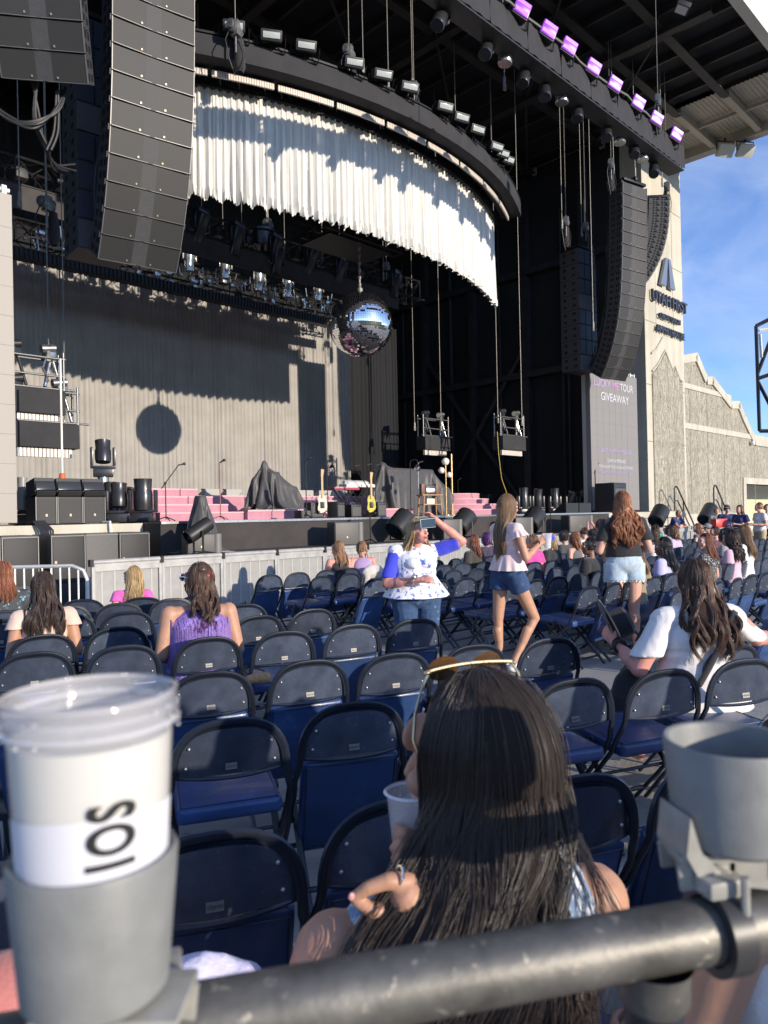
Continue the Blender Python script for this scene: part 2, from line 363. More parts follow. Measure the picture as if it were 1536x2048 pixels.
# ------------------------------------------------------------------ roof
RH = 18.1
rf = T('stage_roof', 'black underside of the stage roof with steel beams and a pale ribbed edge', 'roof', S(0, 0), ST45)
RD = M('roof_deck_black', (.017, .019, .026), .8, var=.3, vs=.8)
BM_ = M('roof_beam_steel', (.055, .05, .046), .6, .2, var=.35, vs=1.3)
SOF = M('pale_soffit_steel', (.42, .38, .31), .6, .0, var=.1, vs=.8)
lb(MB(), -2.6, 30.8, 8.66, 31.4, RH+.5, RH+.8).build('roof_deck', RD, rf, False)
for s in [x*1.32-1.9 for x in range(25)]:
    lb(MB(), s-.05, s+.05, 8.7, 31, RH+.22, RH+.497).build('purlin', BM_, rf, False)
for t in (10.95, 12.9, 16.4, 20.0, 23.6, 27.2):
    mb = MB(); lb(mb, -2.5, 30.7, t-.16, t+.16, RH-.05, RH-.01); lb(mb, -2.5, 30.7, t-.03, t+.03, RH-.008, RH+.21); mb.build('girder', BM_, rf, False)
for s in (3.2, 8.6, 14.0, 19.4, 24.8):
    mb = MB(); lb(mb, s-.15, s+.15, 9.2, 31, RH-.32, RH-.27); lb(mb, s-.03, s+.03, 9.2, 31, RH-.268, RH-.06); mb.build('main_beam', BM_, rf, False)
mb = MB()
for t0, t1 in ((10.95, 16.4), (16.4, 20.0), (20, 23.6), (23.6, 27.2)):
    for s0 in (3.2, 8.6, 14.0, 19.4, 24.8): mb.cyl((s0, t0, RH-.18), (s0+5.4, t1, RH-.18), .05, n=6)
mb.build('brace', BM_, rf)
# corrugated soffit
mb = MB(); k = 128
vs = []
for i in range(k*4+1):
    y = 8.6+i*(30-8.6)/(k*4); z = RH+.3+(.035 if (i//2) % 2 else 0)
    vs += [(30.85, y, z), (35.0, y, z)]
mb.add(vs, [(2*i, 2*i+2, 2*i+3, 2*i+1) for i in range(k*4)]); mb.build('soffit', SOF, rf, False)
for t in (8.7, 10.95, 12.9, 16.4, 20.0): lb(MB(), 30.82, 34.6, t-.12, t+.12, RH-.05, RH+.28).build('outrigger', SOF, rf, False)
mb = MB(); lb(mb, 32.6, 32.7, 8.6, 30, RH+.05, RH+.2); mb.build('purlin', SOF, rf, False)
lb(MB(), 34.6, 35.1, 8.3, 30, RH-.12, RH+1.0).build('fascia', SOF, rf, False)
mb = MB(); lb(mb, -3, 29.9, 8.3, 8.65, RH-.25, RH+1.0); mb.build('fascia', M('white_fascia', (.6, .58, .52), .6, var=.1, vs=1), rf, False)
mb = MB(); lb(mb, -3, 35.1, 8.2, 31.4, RH+1.0, RH+1.2); mb.build('roof_sheet', RD, rf, False)
mb = MB(); lb(mb, 30.3, 33.0, 7.3, 8.28, RH-.1, RH+.9); mb.build('white_bay', MATS['white_fascia'], rf, False)
# small floods under the soffit
def flood(s, t, lab):
    o = T('floodlight', lab, 'floodlight', S(s, t, RH-.15), ST45-.6, 'floodlights under the pale roof edge')
    mb = MB(); mb.box((0, 0, -.45), (.75, .22, .55), rotm(R(38), 0, 0), .03); mb.build('housing', M('pale_grey_metal', (.5, .5, .47), .5, .2), o)
    mb = MB(); mb.tube([(-.42, 0, -.45), (-.42, 0, -.05), (.42, 0, -.05), (.42, 0, -.45)], .03, 6); mb.cyl((0, 0, -.05), (0, 0, .1), .05); mb.build('bracket', DKR, o)
    mb = MB(); mb.box((0, .2, -.2), (.35, .3, .3), rotm(R(38), 0, 0), .05); mb.build('ballast', DKR, o)
flood(34.1, 12.2, 'pale floodlight hanging from the soffit nearer the truss end'); flood(34.8, 11.6, 'second floodlight hanging against the sky at the soffit edge')
o = T('floodlight', 'square floodlight on the dark roof beam above the purple lamps', 'floodlight', W(1365, 15, 22.6), ST45)
MB().box((0, 0, 0), (.42, .42, .16), rotm(R(25), 0, R(40)), .02).build('housing', BLKP, o)
MB().box((0, 0, 0), (.34, .34, .175), rotm(R(25), 0, R(40))).build('lens', M('frosted_glass', (.75, .77, .78), .3), o)
# black steel screen tower at the far right
tw = T('screen_tower', 'black steel frame tower against the sky at the right edge', 'tower', W(1528, 1010, 58)*1.0, 0)
mb = MB(); z0 = 58
def tp(x, y): return (W(x, y, z0)-Vector(tw.location))
for a, b in (((1512, 652), (1519, 862)), ((1512, 652), (1560, 628)), ((1519, 862), (1560, 862)), ((1516, 757), (1560, 742)), ((1516, 745), (1548, 660)), ((1517, 765), (1560, 850))):
    mb.cyl(tp(*a), tp(*b), .15, n=4)
mb.cyl(tp(1541, 645), tp(1541, 1010), .17, n=4)
mb.build('steel_frame', DKR, tw)
mb = MB(); mb.cyl(tp(1520, 668), tp(1523, 715), .12, n=4); mb.cyl(tp(1518, 661), tp(1560, 655), .12, n=4); mb.build('white_panel', M('white_fascia2', (.75, .75, .72), .5), tw)
# rising lawn bowl and dark seating behind the viewer (seen in the mirror ball)
mb = MB(); mb.grid(lambda u, v: S(-40+u*120, -8-v*70, -.02 if v == 0 else max(0, v*9-.3)), 12, 6)
tag(mb.build('hill', M('lawn_hill', (.07, .09, .04), .95, var=.3, vs=.3), smooth=False), kind='structure')
# ================================================================== STAGE RIG
def pleats(s0, s1, t, z0, z1, n, amp, name, mat, parent, seg=6, nv=10, flare=.3, wob=.02, bottom=0.0):
    K = n*seg; ph = [rnd.uniform(-.9, .9) for _ in range(n+2)]; am = [rnd.uniform(.45, 1.2) for _ in range(n+2)]
    def fn(u, v):
        x = u*n; i = int(x); f = x-i
        a = am[i]*(1-f)+am[i+1]*f; p = ph[i]*(1-f)+ph[i+1]*f
        d = amp*a*math.sin(2*PI*x+p)*(1+flare*v)+amp*.35*math.sin(2*PI*x*2.3+p*3+v*1.3)
        return Vector((s0+(s1-s0)*u+wob*math.sin(v*3+p*4), t+d, z1+(z0-z1)*v+bottom*math.sin(x*2*PI+p)*(v > .99)))
    mb = MB(); mb.grid(fn, K, nv); return mb.build(name, mat, parent, ang=180)
CURT = M('grey_taupe_curtain', (.32, .305, .285), .9, var=.12, vs=1.1, bump=.06, bs=90, sheen=.3)
bc = T('backdrop_curtain', 'wide taupe pleated curtain closing the back of the stage', 'curtain', S(0, 0), ST45)
pleats(4.2, 24.0, 26.2, 1.56, 10.45, 104, .034, 'cloth', CURT, bc)
mb = MB(); mb.cyl((4, 26.2, 10.48), (24.1, 26.2, 10.48), .04); mb.build('pipe', BLK, bc)
# black masking behind everything
mk = T('black_masking_drape', 'black masking drape hanging behind the taupe curtain', 'curtain', S(0, 0), ST45)
pleats(-1.5, 30.2, 30.2, 1.56, 17.6, 90, .08, 'cloth', M('black_serge', (.012, .013, .016), .95, var=.2, vs=1), mk, seg=4, nv=4)
lg = T('shading_leg_drape', 'narrow black leg drape added behind the covered piano to shade the curtain', 'curtain', S(0, 0), ST45)  # leg added to cast the dark vertical strip on the taupe curtain
pleats(21.3, 22.95, 22.0, 1.56, 9.6, 9, .05, 'cloth', MATS['black_serge'], lg, seg=6, nv=4)
# curved truss with white drape
CS, CT, CR = 15.25, 27.65, 13.5
def arc(a, r=CR): return (CS+r*math.sin(a), CT-r*math.cos(a))
AL, AR = R(-31), R(27.5)
WHT = M('white_satin_drape', (.63, .62, .585), .6, var=.05, vs=3, bump=.05, bs=60, sheen=.4)
dr = T('white_drape', 'long curved white pleated drape with a scalloped hem high over the stage', 'drape', S(0, 0), ST45)
def drape():
    n = 74; seg = 9; nv = 16; ph = [rnd.uniform(-1, 1) for _ in range(n+2)]; am = [rnd.uniform(.55, 1.25) for _ in range(n+2)]
    def fn(u, v, band=0):
        x = u*n; i = int(x); f = x-i; a = am[i]*(1-f)+am[i+1]*f; p = ph[i]*(1-f)+ph[i+1]*f
        an = AL+(AR-AL)*u
        q = .035+.04*v
        d = q*a*math.sin(2*PI*x+p)+.022*math.sin(2*PI*x*2.7+p*5+v*2)
        s, t = arc(an, CR+d)
        zt = 11.90; zb = 9.40+.06*math.sin(x*2*PI*.5+p)-.38*u
        z = zt+(zb-zt)*v
        if v < .02: z += .05*abs(math.sin(PI*x))
        return Vector((s, t, z))
    mb = MB(); mb.grid(fn, n*seg, nv); mb.build('cloth', WHT, dr, ang=180)
    def fr(u, v):
        x = u*n; p0 = fn(u, 1.0); k = .03*math.sin(x*9.3)+.02*math.sin(x*23)
        s = (p0.x-CS); t = (p0.y-CT); r = math.hypot(s, t)
        return Vector((p0.x+s/r*(k*v+.02), p0.y+t/r*(k*v+.02), p0.z+.16-.24*v+.02*math.sin(x*17)*v))
    mb = MB(); mb.grid(fr, n*12, 3); mb.build('ruffle', WHT, dr, ang=180)
drape()
ct = T('curved_truss', 'black cloth covered curved truss carrying the white drape', 'truss', S(0, 0), ST45)
def ring(mb, r0, r1, z0, z1, a0=AL-.02, a1=AR+.02, n=44):
    vs = []
    for i in range(n+1):
        a = a0+(a1-a0)*i/n
        for r in (r0, r1):
            for z in (z0, z1): s, t = arc(a, r); vs.append((s, t, z))
    fs = []
    for i in range(n):
        o = i*4; q = o+4
        fs += [(o, q, q+1, o+1), (o+2, o+3, q+3, q+2), (o, o+2, q+2, q), (o+1, q+1, q+3, o+3)]
    fs += [(0, 1, 3, 2), (n*4, n*4+2, n*4+3, n*4+1)]
    return mb.add(vs, fs)
BORD = M('black_border_cloth', (.03, .03, .033), .85, var=.3, vs=2.2, bump=.35, bs=5)
ring(MB(), CR+.25, CR+.95, 12.14, 12.62).build('border_cloth', BORD, ct, False)
mb = MB(); ring(mb, CR-.1, CR+.1, 11.94, 12.0); ring(mb, CR+.85, CR+.95, 12.66, 12.71); mb.build('rail', BLK, ct, False)
mb = MB(); n = 210
for i in range(n):
    a = AL+(AR-AL)*(i+.5)/n; s, t = arc(a, CR+.12)
    mb.box((s, t, 12.04), (.03, .04, .09), rotm(0, 0, a))
mb.build('curtain_hook', BLK, ct, False)
# led strips along the front under the border
LEDW = M('led_strip_lens', (.62, .56, .5), .35, var=.1, vs=30)
nst = 9
for k in range(nst):
    a0 = AL+(AR-AL)*(k+.03)/nst; a1 = AL+(AR-AL)*(k+.97)/nst
    b = ring(MB(), CR+.42, CR+.52, 12.02, 12.11, a0, a1, 8).build('led_bar', BLKP, ct, False)
    mb = MB(); m = 24
    for i in range(m):
        a = a0+(a1-a0)*(i+.5)/m; s, t = arc(a, CR+.535); mb.box((s, t, 11.99), (.052, .05, .15), rotm(R(0), 0, a))
    mb.build('lens_row', LEDW, b, False)
# wash fixtures on top of the curved truss
def washer(a, lab, tilt=R(24)):
    s, t = arc(a, CR+1.02); o = T('wash_light', lab, 'stage light', S(s, t, 12.78), ST45+a*.6-.35, 'wash lights along the top of the curved truss')
    rt = rotm(tilt, 0, 0)
    MB().box((0, -.12, .02), (.5, .3, .24), rt, .03).build('housing', BLKP, o)
    MB().box(Vector((0, -.12, .02))+rt @ Vector((0, -.14, .0)), (.40, .06, .13), rt, .01).build('lens', M('cool_lens', (.42, .46, .45), .2, var=.1, vs=30, coat=.6), o)
    mb = MB(); mb.tube([(-.34, -.12, .0), (-.34, .1, -.22), (.34, .1, -.22), (.34, -.12, .0)], .02, 6); mb.cyl((0, .08, -.22), (0, .08, .05), .03); mb.build('yoke', BLK, o)
wp = [487, 560, 628, 722, 779, 831, 900, 932, 963, 1000, 1012, 1022]
def arc_at(x, r):
    best = None
    for i in range(1200):
        a = AL+(AR-AL)*i/1200; s, t = arc(a, r); k = (s-t)/(s+t)
        e = abs(768+k*FPX-x)
        if best is None or e < best[0]: best = (e, a)
    return best[1]
nm = ['leftmost wash light on the curved truss, beside the big speaker array', 'second wash light from the left on the curved truss', 'third wash light from the left on the curved truss', 'fourth wash light from the left, under a chain hoist', 'fifth wash light from the left on the curved truss', 'sixth wash light from the left on the curved truss, left of the raised hoist', 'seventh wash light from the left, right of the raised hoist', 'eighth wash light along the falling right side of the curved truss', 'ninth wash light along the falling right side of the curved truss', 'tenth wash light near the right end of the curved truss', 'eleventh wash light near the right end of the curved truss', 'rightmost wash light at the tip of the curved truss']
for x, l in zip(wp, nm): washer(arc_at(x, CR+1.02), l)
# chain hoists
def chain(p, z1, r=.014, mb=None):
    mb.cyl(p, (p[0], p[1], z1), r, n=6)
def hoist(s, t, z, lab, bag=True, zt=17.7, sc_=1.0, grp='chain hoists over the stage'):
    o = T('chain_hoist', lab, 'hoist', S(s, t, z), ST45+.4, grp)
    mb = MB(); mb.cyl((-.22, 0, .25), (.22, 0, .25), .14, n=14); mb.box((0, 0, .25), (.2, .26, .34), bev=.03); mb.cyl((0, 0, .1), (0, 0, -.3), .03); mb.cyl((-.3, 0, .25), (-.2, 0, .25), .1); mb.build('motor', M('hoist_grey', (.16, .16, .16), .45, .4, var=.4, vs=8), o)
    mb = MB(); chain((0, 0, .4), zt-z, mb=mb); mb.build('chain', CHAIN, o)
    if bag: mb = MB(); mb.lathe([(.03, -.55), (.1, -.62), (.16, -.5), (.15, -.1), (.12, .12), (.1, .14)], 12, (.28, .05, 0)); mb.build('chain_bag', FAB, o)
    mb = MB(); mb.tube([(-.15, .1, .2), (-.3, .15, -.1), (-.2, .1, -.5), (0, .05, -.8), (.15, .1, -.6)], .018, 6); mb.tube([(.1, -.1, .1), (.2, -.18, -.3), (.05, -.15, -.7)], .014, 6); mb.build('cable', BLKP, o)
    sc_ *= .78
    if sc_ != 1: o.scale = (sc_, sc_, 1)
    return o
def hoist_px(x, y, t, lab, **k):
    s, h = ST(x, t, y); return hoist(s, t, h, lab, **k)
hoist_px(490, 75, 14.0, 'chain hoist above the left half of the curved truss', zt=18)
hoist_px(717, 120, 13.9, 'chain hoist above the middle of the curved truss', zt=18)
hoist_px(846, 190, 14.1, 'chain hoist above the right part of the curved truss', zt=18)
hoist_px(548, 462, 20.0, 'silver topped hoist on the left part of the middle truss', zt=18)
hoist_px(783, 545, 20.0, 'silver topped hoist at the right part of the middle truss', zt=18)
hoist_px(1145, 455, 14.2, 'left one of the two hoists over the right sub array', zt=18)
hoist_px(1184, 465, 14.4, 'right one of the two hoists over the right sub array', zt=18)
hoist_px(1238, 340, 12.4, 'silver hoist left of the top of the right main array', zt=18)
hoist_px(1349, 385, 11.8, 'black bagged hoist over the right outfill array', zt=18)
hoist_px(1335, 215, 9.2, 'hoist at the right end of the purple lamp truss', zt=18, sc_=.8)
hoist_px(105, 428, 17.2, 'hoist beside the left video screen top', zt=18)
# long plain chains
chs = [(546, 20.2, 0, 432), (745, 14, 0, 140), (795, 14.2, 0, 178), (843, 14.1, 0, 175), (999, 16.5, 0, 325), (928, 16.2, 0, 260), (415, 20.5, 375, 470), (495, 20, 380, 470), (457, 21, 395, 470), (580, 21, 410, 500), (655, 20, 430, 520), (690, 20, 440, 560), (777, 19.5, 440, 560), (833, 19.8, 475, 860), (886, 18.6, 500, 860), (1000, 17.1, 560, 845), (1048, 15.6, 340, 850), (1195, 13.4, 130, 660), (1137, 14.2, 190, 455), (1176, 14.3, 235, 470), (1243, 12.4, 150, 345), (1286, 12.3, 290, 350), (1340, 11.8, 330, 370), (103, 17.0, 175, 720), (134, 17.0, 180, 850), (50, 16.5, 170, 410), (1028, 10.6, 100, 175)]
for i, (x, t, y0, y1) in enumerate(chs):
    s, h1 = ST(x, t, y1); _, h0 = ST(x, t, y0); h0 = min(18.0, h0+(3 if y0 < 20 else 0)+6 if y0 > 300 else 18.0) if t < 31 else h0
    o = T('steel_chain', 'thin steel chain from the roof, %s of the %d chains counted from the left' % (ORD(sorted([c[0] for c in chs]).index(x)), len(chs)), 'chain', S(s, t, h1), ST45, 'steel chains from the roof')
    mb = MB(); H = 18.0-h1
    mb.cyl((0, 0, 0), (0, 0, H), .013, n=6); mb.build('chain', CHAIN, o)
    mb = MB(); mb.box((0, 0, .05), (.1, .05, .16), bev=.02); mb.cyl((0, 0, .1), (0, 0, .3), .035, n=8); mb.build('hook', CHAIN, o)
# ------------------------------------------------------------------ lattice trusses
def truss(mb, a, b, w_=.5, r=.03, bay=.6):
    a = Vector(a); b = Vector(b); d = (b-a).normalized(); side = Vector((0, 1, 0)) if abs(d.y) < .5 else Vector((1, 0, 0)); up = d.cross(side).normalized(); side = up.cross(d).normalized()
    cs = [(i*side+j*up)*w_/2 for i, j in ((-1, -1), (1, -1), (1, 1), (-1, 1))]
    for c in cs: mb.cyl(a+c, b+c, r, n=6)
    L = (b-a).length; n = max(1, int(L/bay))
    for k in range(n):
        p = a+d*(L*k/n); q = a+d*(L*(k+1)/n)
        for i in range(4):
            c0, c1 = cs[i], cs[(i+1) % 4]
            if k % 2: c0, c1 = c1, c0
            mb.cyl(p+c0, q+c1, r*.6, n=4, caps=False)
            mb.cyl(q+cs[i], q+cs[(i+1) % 4], r*.6, n=4, caps=False)
    return mb
HEADM = M('fixture_black', (.03, .03, .033), .32, .2, var=.2, vs=14, coat=.3)
LENS = M('dark_lens', (.25, .12, .10), .1, coat=1.0)
CHR = M('worn_chrome', (.5, .5, .48), .28, .9, var=.3, vs=10)
def head_mesh(mb, L=.6, r=.17, rot=Matrix.Identity(3), c=(0, 0, 0), n=18):
    mb.lathe([(r*.55, -L*.5), (r*.92, -L*.47), (r, -L*.3), (r, L*.05), (r*.9, L*.15), (r*.95, L*.42), (r*.98, L*.5), (r*.8, L*.5), (r*.78, L*.42)], n, c, rot); return mb
def mover(loc, rz, lab, tilt, grp, up=True, L=.6, r=.17, body=HEADM, base=True):
    """moving head; tilt from straight up, about local x"""
    o = T('moving_head', lab, 'stage light', loc, rz, grp); k = 1 if up else -1
    if base: MB().box((0, 0, k*.09), (.42, .34, .18), bev=.03).build('base', HEADM, o)
    mb = MB()
    for sx in (-1, 1): mb.box((sx*(r+.06), 0, k*.42), (.07, .16, .46), bev=.025)
    mb.box((0, 0, k*.215), (2*r+.19, .18, .06), bev=.02); mb.build('yoke', HEADM, o)
    rt = rotm(tilt, 0, 0) if up else rotm(tilt+PI, 0, 0)
    hd_ = head_mesh(MB(), L, r, rt, (0, 0, k*.55)).build('head', body, o)
    mb = MB(); mb.cyl(Vector((0, 0, k*.55))+rt @ Vector((0, 0, L*.42)), Vector((0, 0, k*.55))+rt @ Vector((0, 0, L*.45)), r*.79, n=18); mb.build('lens', LENS, hd_)
    return o
# middle truss
def mid_truss(s0, s1, t, z, name_lab, fab):
    o = T('lighting_truss', name_lab, 'truss', S(0, 0), ST45, 'black lighting trusses across the stage')
    truss(MB(), (s0, t, z), (s1, t, z), .75, .035, .75).build('lattice', BLK, o)
    if fab:
        mb = MB(); lb(mb, s0, s1-1.5, t-.62, t-.58, z-1.05, z-.45); mb.build('border_cloth', M('grey_border_cloth', (.055, .05, .05), .9, var=.2, vs=3, bump=.2, bs=7), o, False)
        mb = MB(); mb.cyl((s0, t-.6, z-.42), (s1, t-.6, z-.42), .03)
        for i in range(int((s1-s0)/.8)): mb.cyl((s0+.8*i, t-.6, z-.42), (s0+.8*i, t-.38, z-.3), .02, n=5)
        mb.build('pipe', BLK, o)
    mb = MB()
    for i in range(int((s1-s0)/.5)):
        x = s0+.5*i+rnd.uniform(0, .3); mb.tube([(x, t-.3, z+.3), (x+.2, t-.4, z-.1+rnd.uniform(-.2, .1)), (x+.5, t-.33, z+.25)], .018, 5)
        if i % 2: mb.box((x, t-.25, z+.0), (.3, .25, .25), bev=.02)
    mb.build('cable', BLKP, o)
    return o
mid_truss(5.2, 21.9, 20.0, 10.5, 'long middle truss with grey cloth border and spotlights', True)
mid_truss(5.2, 22.6, 24.6, 10.75, 'rear truss dense with clamps just over the taupe curtain', False)
g = 'spotlights slung under the middle truss'
for i, (x, y, tl) in enumerate(((413, 480, .5), (484, 505, .35), (560, 525, .5), (565, 545, .3), (632, 545, .5), (690, 565, .4), (800, 590, .3))):
    s, h = ST(x, 19.3, y); mover(S(s, 19.3, h+.95), ST45+.2, 'black spotlight under the middle truss, %s from the left' % ('first', 'second', 'third', 'fourth', 'fifth', 'sixth', 'last')[i], tl, g, up=False, L=.85, r=.2, base=True)
for i, (x, y) in enumerate(((388, 535), (460, 550), (527, 575), (584, 588), (645, 595))):
    s, h = ST(x, 23.4, y); mover(S(s, 23.4, h+.9), ST45, 'silver lamp hanging under the rear truss, %s from the left' % ('first', 'second', 'third', 'fourth', 'fifth')[i], .1, 'silver lamps under the rear truss', up=False, L=.9, r=.2, body=CHR)
for i, (x, y) in enumerate(((535, 478), (632, 505))):
    s, h = ST(x, 19.6, y); o = T('drum_fixture', ('left' if i == 0 else 'right')+' round black drum shaped fixture standing on the middle truss', 'stage light', S(s, 19.6, h-.25), ST45, 'drum shaped fixtures on the middle truss')
    MB().lathe([(.3, 0), (.34, .05), (.34, .45), (.42, .47), (.42, .55), (.1, .62)], 20).build('drum', HEADM, o); MB().cyl((0, 0, -.3), (0, 0, 0), .06).build('stem', BLK, o)
# clutter of rear truss: small clamp fixtures + striplight border (ribbed)
o = T('led_batten', 'long ribbed black batten along the foot of the rear truss', 'light bar', S(0, 0), ST45)
lb(MB(), 5.0, 22.2, 24.0, 24.3, 9.82, 10.16).build('housing', BLK, o, False)
mb = MB()
for i in range(120): lb(mb, 5.0+i*.143, 5.05+i*.143, 23.95, 23.998, 9.84, 10.14)
mb.build('rib', BLKP, o, False)
mb = MB()
for i in range(190):
    s = rnd.uniform(5.2, 22.4); t = rnd.uniform(23.6, 24.2); z = rnd.uniform(10.2, 10.75)
    k = rnd.random()
    if k < .35: mb.cyl((s, t, z), (s+rnd.uniform(-.1, .1), t, z+rnd.uniform(.15, .45)), .025, n=6)
    elif k < .7: mb.cyl((s, t, z), (s+rnd.uniform(.2, .8), t+rnd.uniform(-.2, .2), z+rnd.uniform(-.05, .05)), .02, n=5)
    else: mb.box((s, t, z), (rnd.uniform(.06, .25), .12, rnd.uniform(.08, .2)), rotm(0, rnd.uniform(-.5, .5), 0), .01)
o2 = mb.build('clamp_hardware', CHR, o); o2['kind'] = 'stuff'
# small dark truss over the ball
o = T('ball_truss', 'small dark truss square above the mirror ball', 'truss', S(0, 0), ST45)
s, h = ST(735, 16.5, 470); truss(MB(), (s-1.7, 16.5, h), (s+1.6, 16.5, h), .45).build('lattice', BLK, o)
truss(MB(), (s-1.7, 17.6, h), (s+1.6, 17.6, h), .45).build('lattice', BLK, o)
lb(MB(), s-1.4, s+1.2, 16.4, 17.7, h-.3, h-.24).build('plate', BLK, o)
# ------------------------------------------------------------------ mirror ball
bs, bt, bh = 15.08, 15.9, 7.27; BR = .95
o = T('mirror_ball', 'huge mirror tiled disco ball hanging over the stage', 'disco ball', S(bs, bt, bh), 0)
vs = []; fs = []; rows = 46
mb = MB()
for j in range(rows):
    a0 = PI*j/rows; a1 = PI*(j+1)/rows; am = (a0+a1)/2; n = max(4, int(2*rows*math.sin(am)))
    for i in range(n):
        p0 = 2*PI*i/n+.002; p1 = 2*PI*(i+.91)/n; b0 = a0+.0035; b1 = a1-.0035
        P = [Vector((math.sin(a)*math.cos(p), math.sin(a)*math.sin(p), math.cos(a)))*BR for a, p in ((b0, p0), (b1, p0), (b1, p1), (b0, p1))]
        c = sum(P, Vector())/4; nn = c.normalized(); jit = Vector((rnd.gauss(0, .006), rnd.gauss(0, .006), rnd.gauss(0, .006)))
        x, y, _ = frame((nn+jit).normalized())
        P = [c+(q-c)-(nn+jit)*((q-c).dot(nn+jit)) for q in P]
        mb.add(P, [(0, 1, 2, 3)])
mb.build('mirror_tiles', M('mirror_tile', (.93, .93, .93), .03, 1.0), o, False)
MB().sph((0, 0, 0), BR-.006, 48, 32).build('core', M('ball_core', (.30, .30, .32), .45, .4), o)
mb = MB(); mb.cyl((0, 0, BR-.03), (0, 0, BR+.12), .09); mb.tube([(0, 0, BR+.1), (0, 0, 2.4)], .03, 6)
for i in range(6): mb.lathe([(.02, 0), (.05, .04), (.05, .12), (.02, .16)], 8, (0, 0, BR+.15+i*.22))
mb.build('hanger', CHAIN, o)
# ------------------------------------------------------------------ front truss with purple lamps
ft = T('purple_lamp_truss', 'black cloth covered truss carrying the row of lit purple lamps', 'truss', S(0, 0), ST45)
t0, z0 = 9.6, 12.30
lb(MB(), 8.6, 22.7, t0-.25, t0+.25, z0-.31, z0-.27).build('bottom_panel', BLKP, ft, False)
for i in range(10):
    a = 8.6+i*1.41
    def fn(u, v, a=a): return Vector((a+.03+1.36*u, t0-.27+.02*math.sin(u*9+i)*v+.015*math.sin(u*23+v*4), z0-.26+.67*v-.06*math.sin(PI*u)*v))
    mb = MB(); mb.grid(fn, 16, 6); mb.build('cloth_panel', BORD, ft, ang=180)
truss(MB(), (8.6, t0, z0+.05), (22.7, t0, z0+.05), .44, .03, .6).build('lattice', BLK, ft)
mb = MB(); mb.tube([(8.6, t0-.35, z0+.42)]+[(8.6+i*.6, t0-.35+rnd.uniform(-.05, .05), z0+.38+rnd.uniform(-.05, .1)) for i in range(1, 21)], .03, 6); mb.build('cable', CHAIN, ft)
PUR = M('purple_led', (.05, .01, .08), .3, emit=(.30, .05, .62), es=.9); PURH = M('purple_led_core', (.05, .02, .08), .3, emit=(.50, .13, .92), es=.95)
ordn = ['first', 'second', 'third', 'fourth', 'fifth', 'sixth', 'seventh', 'eighth', 'ninth', 'tenth', 'eleventh', 'twelfth', 'thirteenth', 'fourteenth']
for i, (x, y) in enumerate(((1068, 10), (1121, 54), (1161, 87), (1209, 129), (1251, 163), (1297, 201), (1333, 233), (1372, 265))):
    s, h = ST(x, t0-.45, y); o = T('purple_lamp', 'lit purple lamp on the front truss, %s counting down from the top' % ordn[i], 'stage light', S(s, t0-.45, h), ST45-.42, 'lit purple lamps along the front truss')
    rt = rotm(R(6), R(22), 0)
    MB().box((0, .2, 0), (.42, .36, .34), rt, .03).build('housing', BLKP, o)
    MB().box((0, 0, 0), (.38, .04, .30), rt, .01).build('lens', PUR, o)
    mb = MB()
    for k in (-.09, .09): mb.box(rt @ Vector((0, -.026, k)), (.34, .01, .085), rt)
    mb.build('led_row', PURH, o, False)
    mb = MB(); mb.tube([(-.25, .2, 0), (-.25, .25, -.3), (.25, .25, -.3), (.25, .2, 0)], .02, 6); mb.build('yoke', BLK, o)
for i, (x, y, ln) in enumerate(((912, 5, 1), (1001, 68, 1), (1036, 82, 0), (1075, 121, 1), (1113, 152, 1), (1148, 165, 0), (1178, 196, 1), (1235, 240, 1), (1262, 250, 0), (1288, 276, 1), (1307, 286, 0), (1328, 315, 1))):
    s, h = ST(x, t0+.15, y)
    o = T('spotlight', ('long barrel spotlight' if ln else 'short silver spotlight')+' hanging under the purple lamp truss, %s from the top' % ordn[i], 'stage light', S(s, t0+.22, h-.16), ST45+.1, 'spotlights hanging under the purple lamp truss')
    rt = rotm(R(-10+rnd.uniform(-5, 5)), R(30+rnd.uniform(-7, 7)), 0) if ln else rotm(0, R(6), 0); L_s, r_s = (1.0, .155) if ln else (.62, .17)
    mb = MB(); mb.lathe([(r_s*.9, -L_s/2), (r_s, -L_s/2+.03), (r_s*.95, -L_s*.2), (r_s*.8, 0), (r_s*.85, L_s*.35), (r_s*.6, L_s/2)], 18, (0, 0, 0), rt); mb.build('barrel', HEADM if ln else CHR, o)
    mb = MB(); mb.cyl(rt @ Vector((0, 0, L_s*.1)), (0, 0, L_s*.1+.35), .028); mb.box(rt @ Vector((r_s+.02, 0, .05)), (.04, .14, .3), rt, .01); mb.build('yoke', CHR if ln else BLK, o)
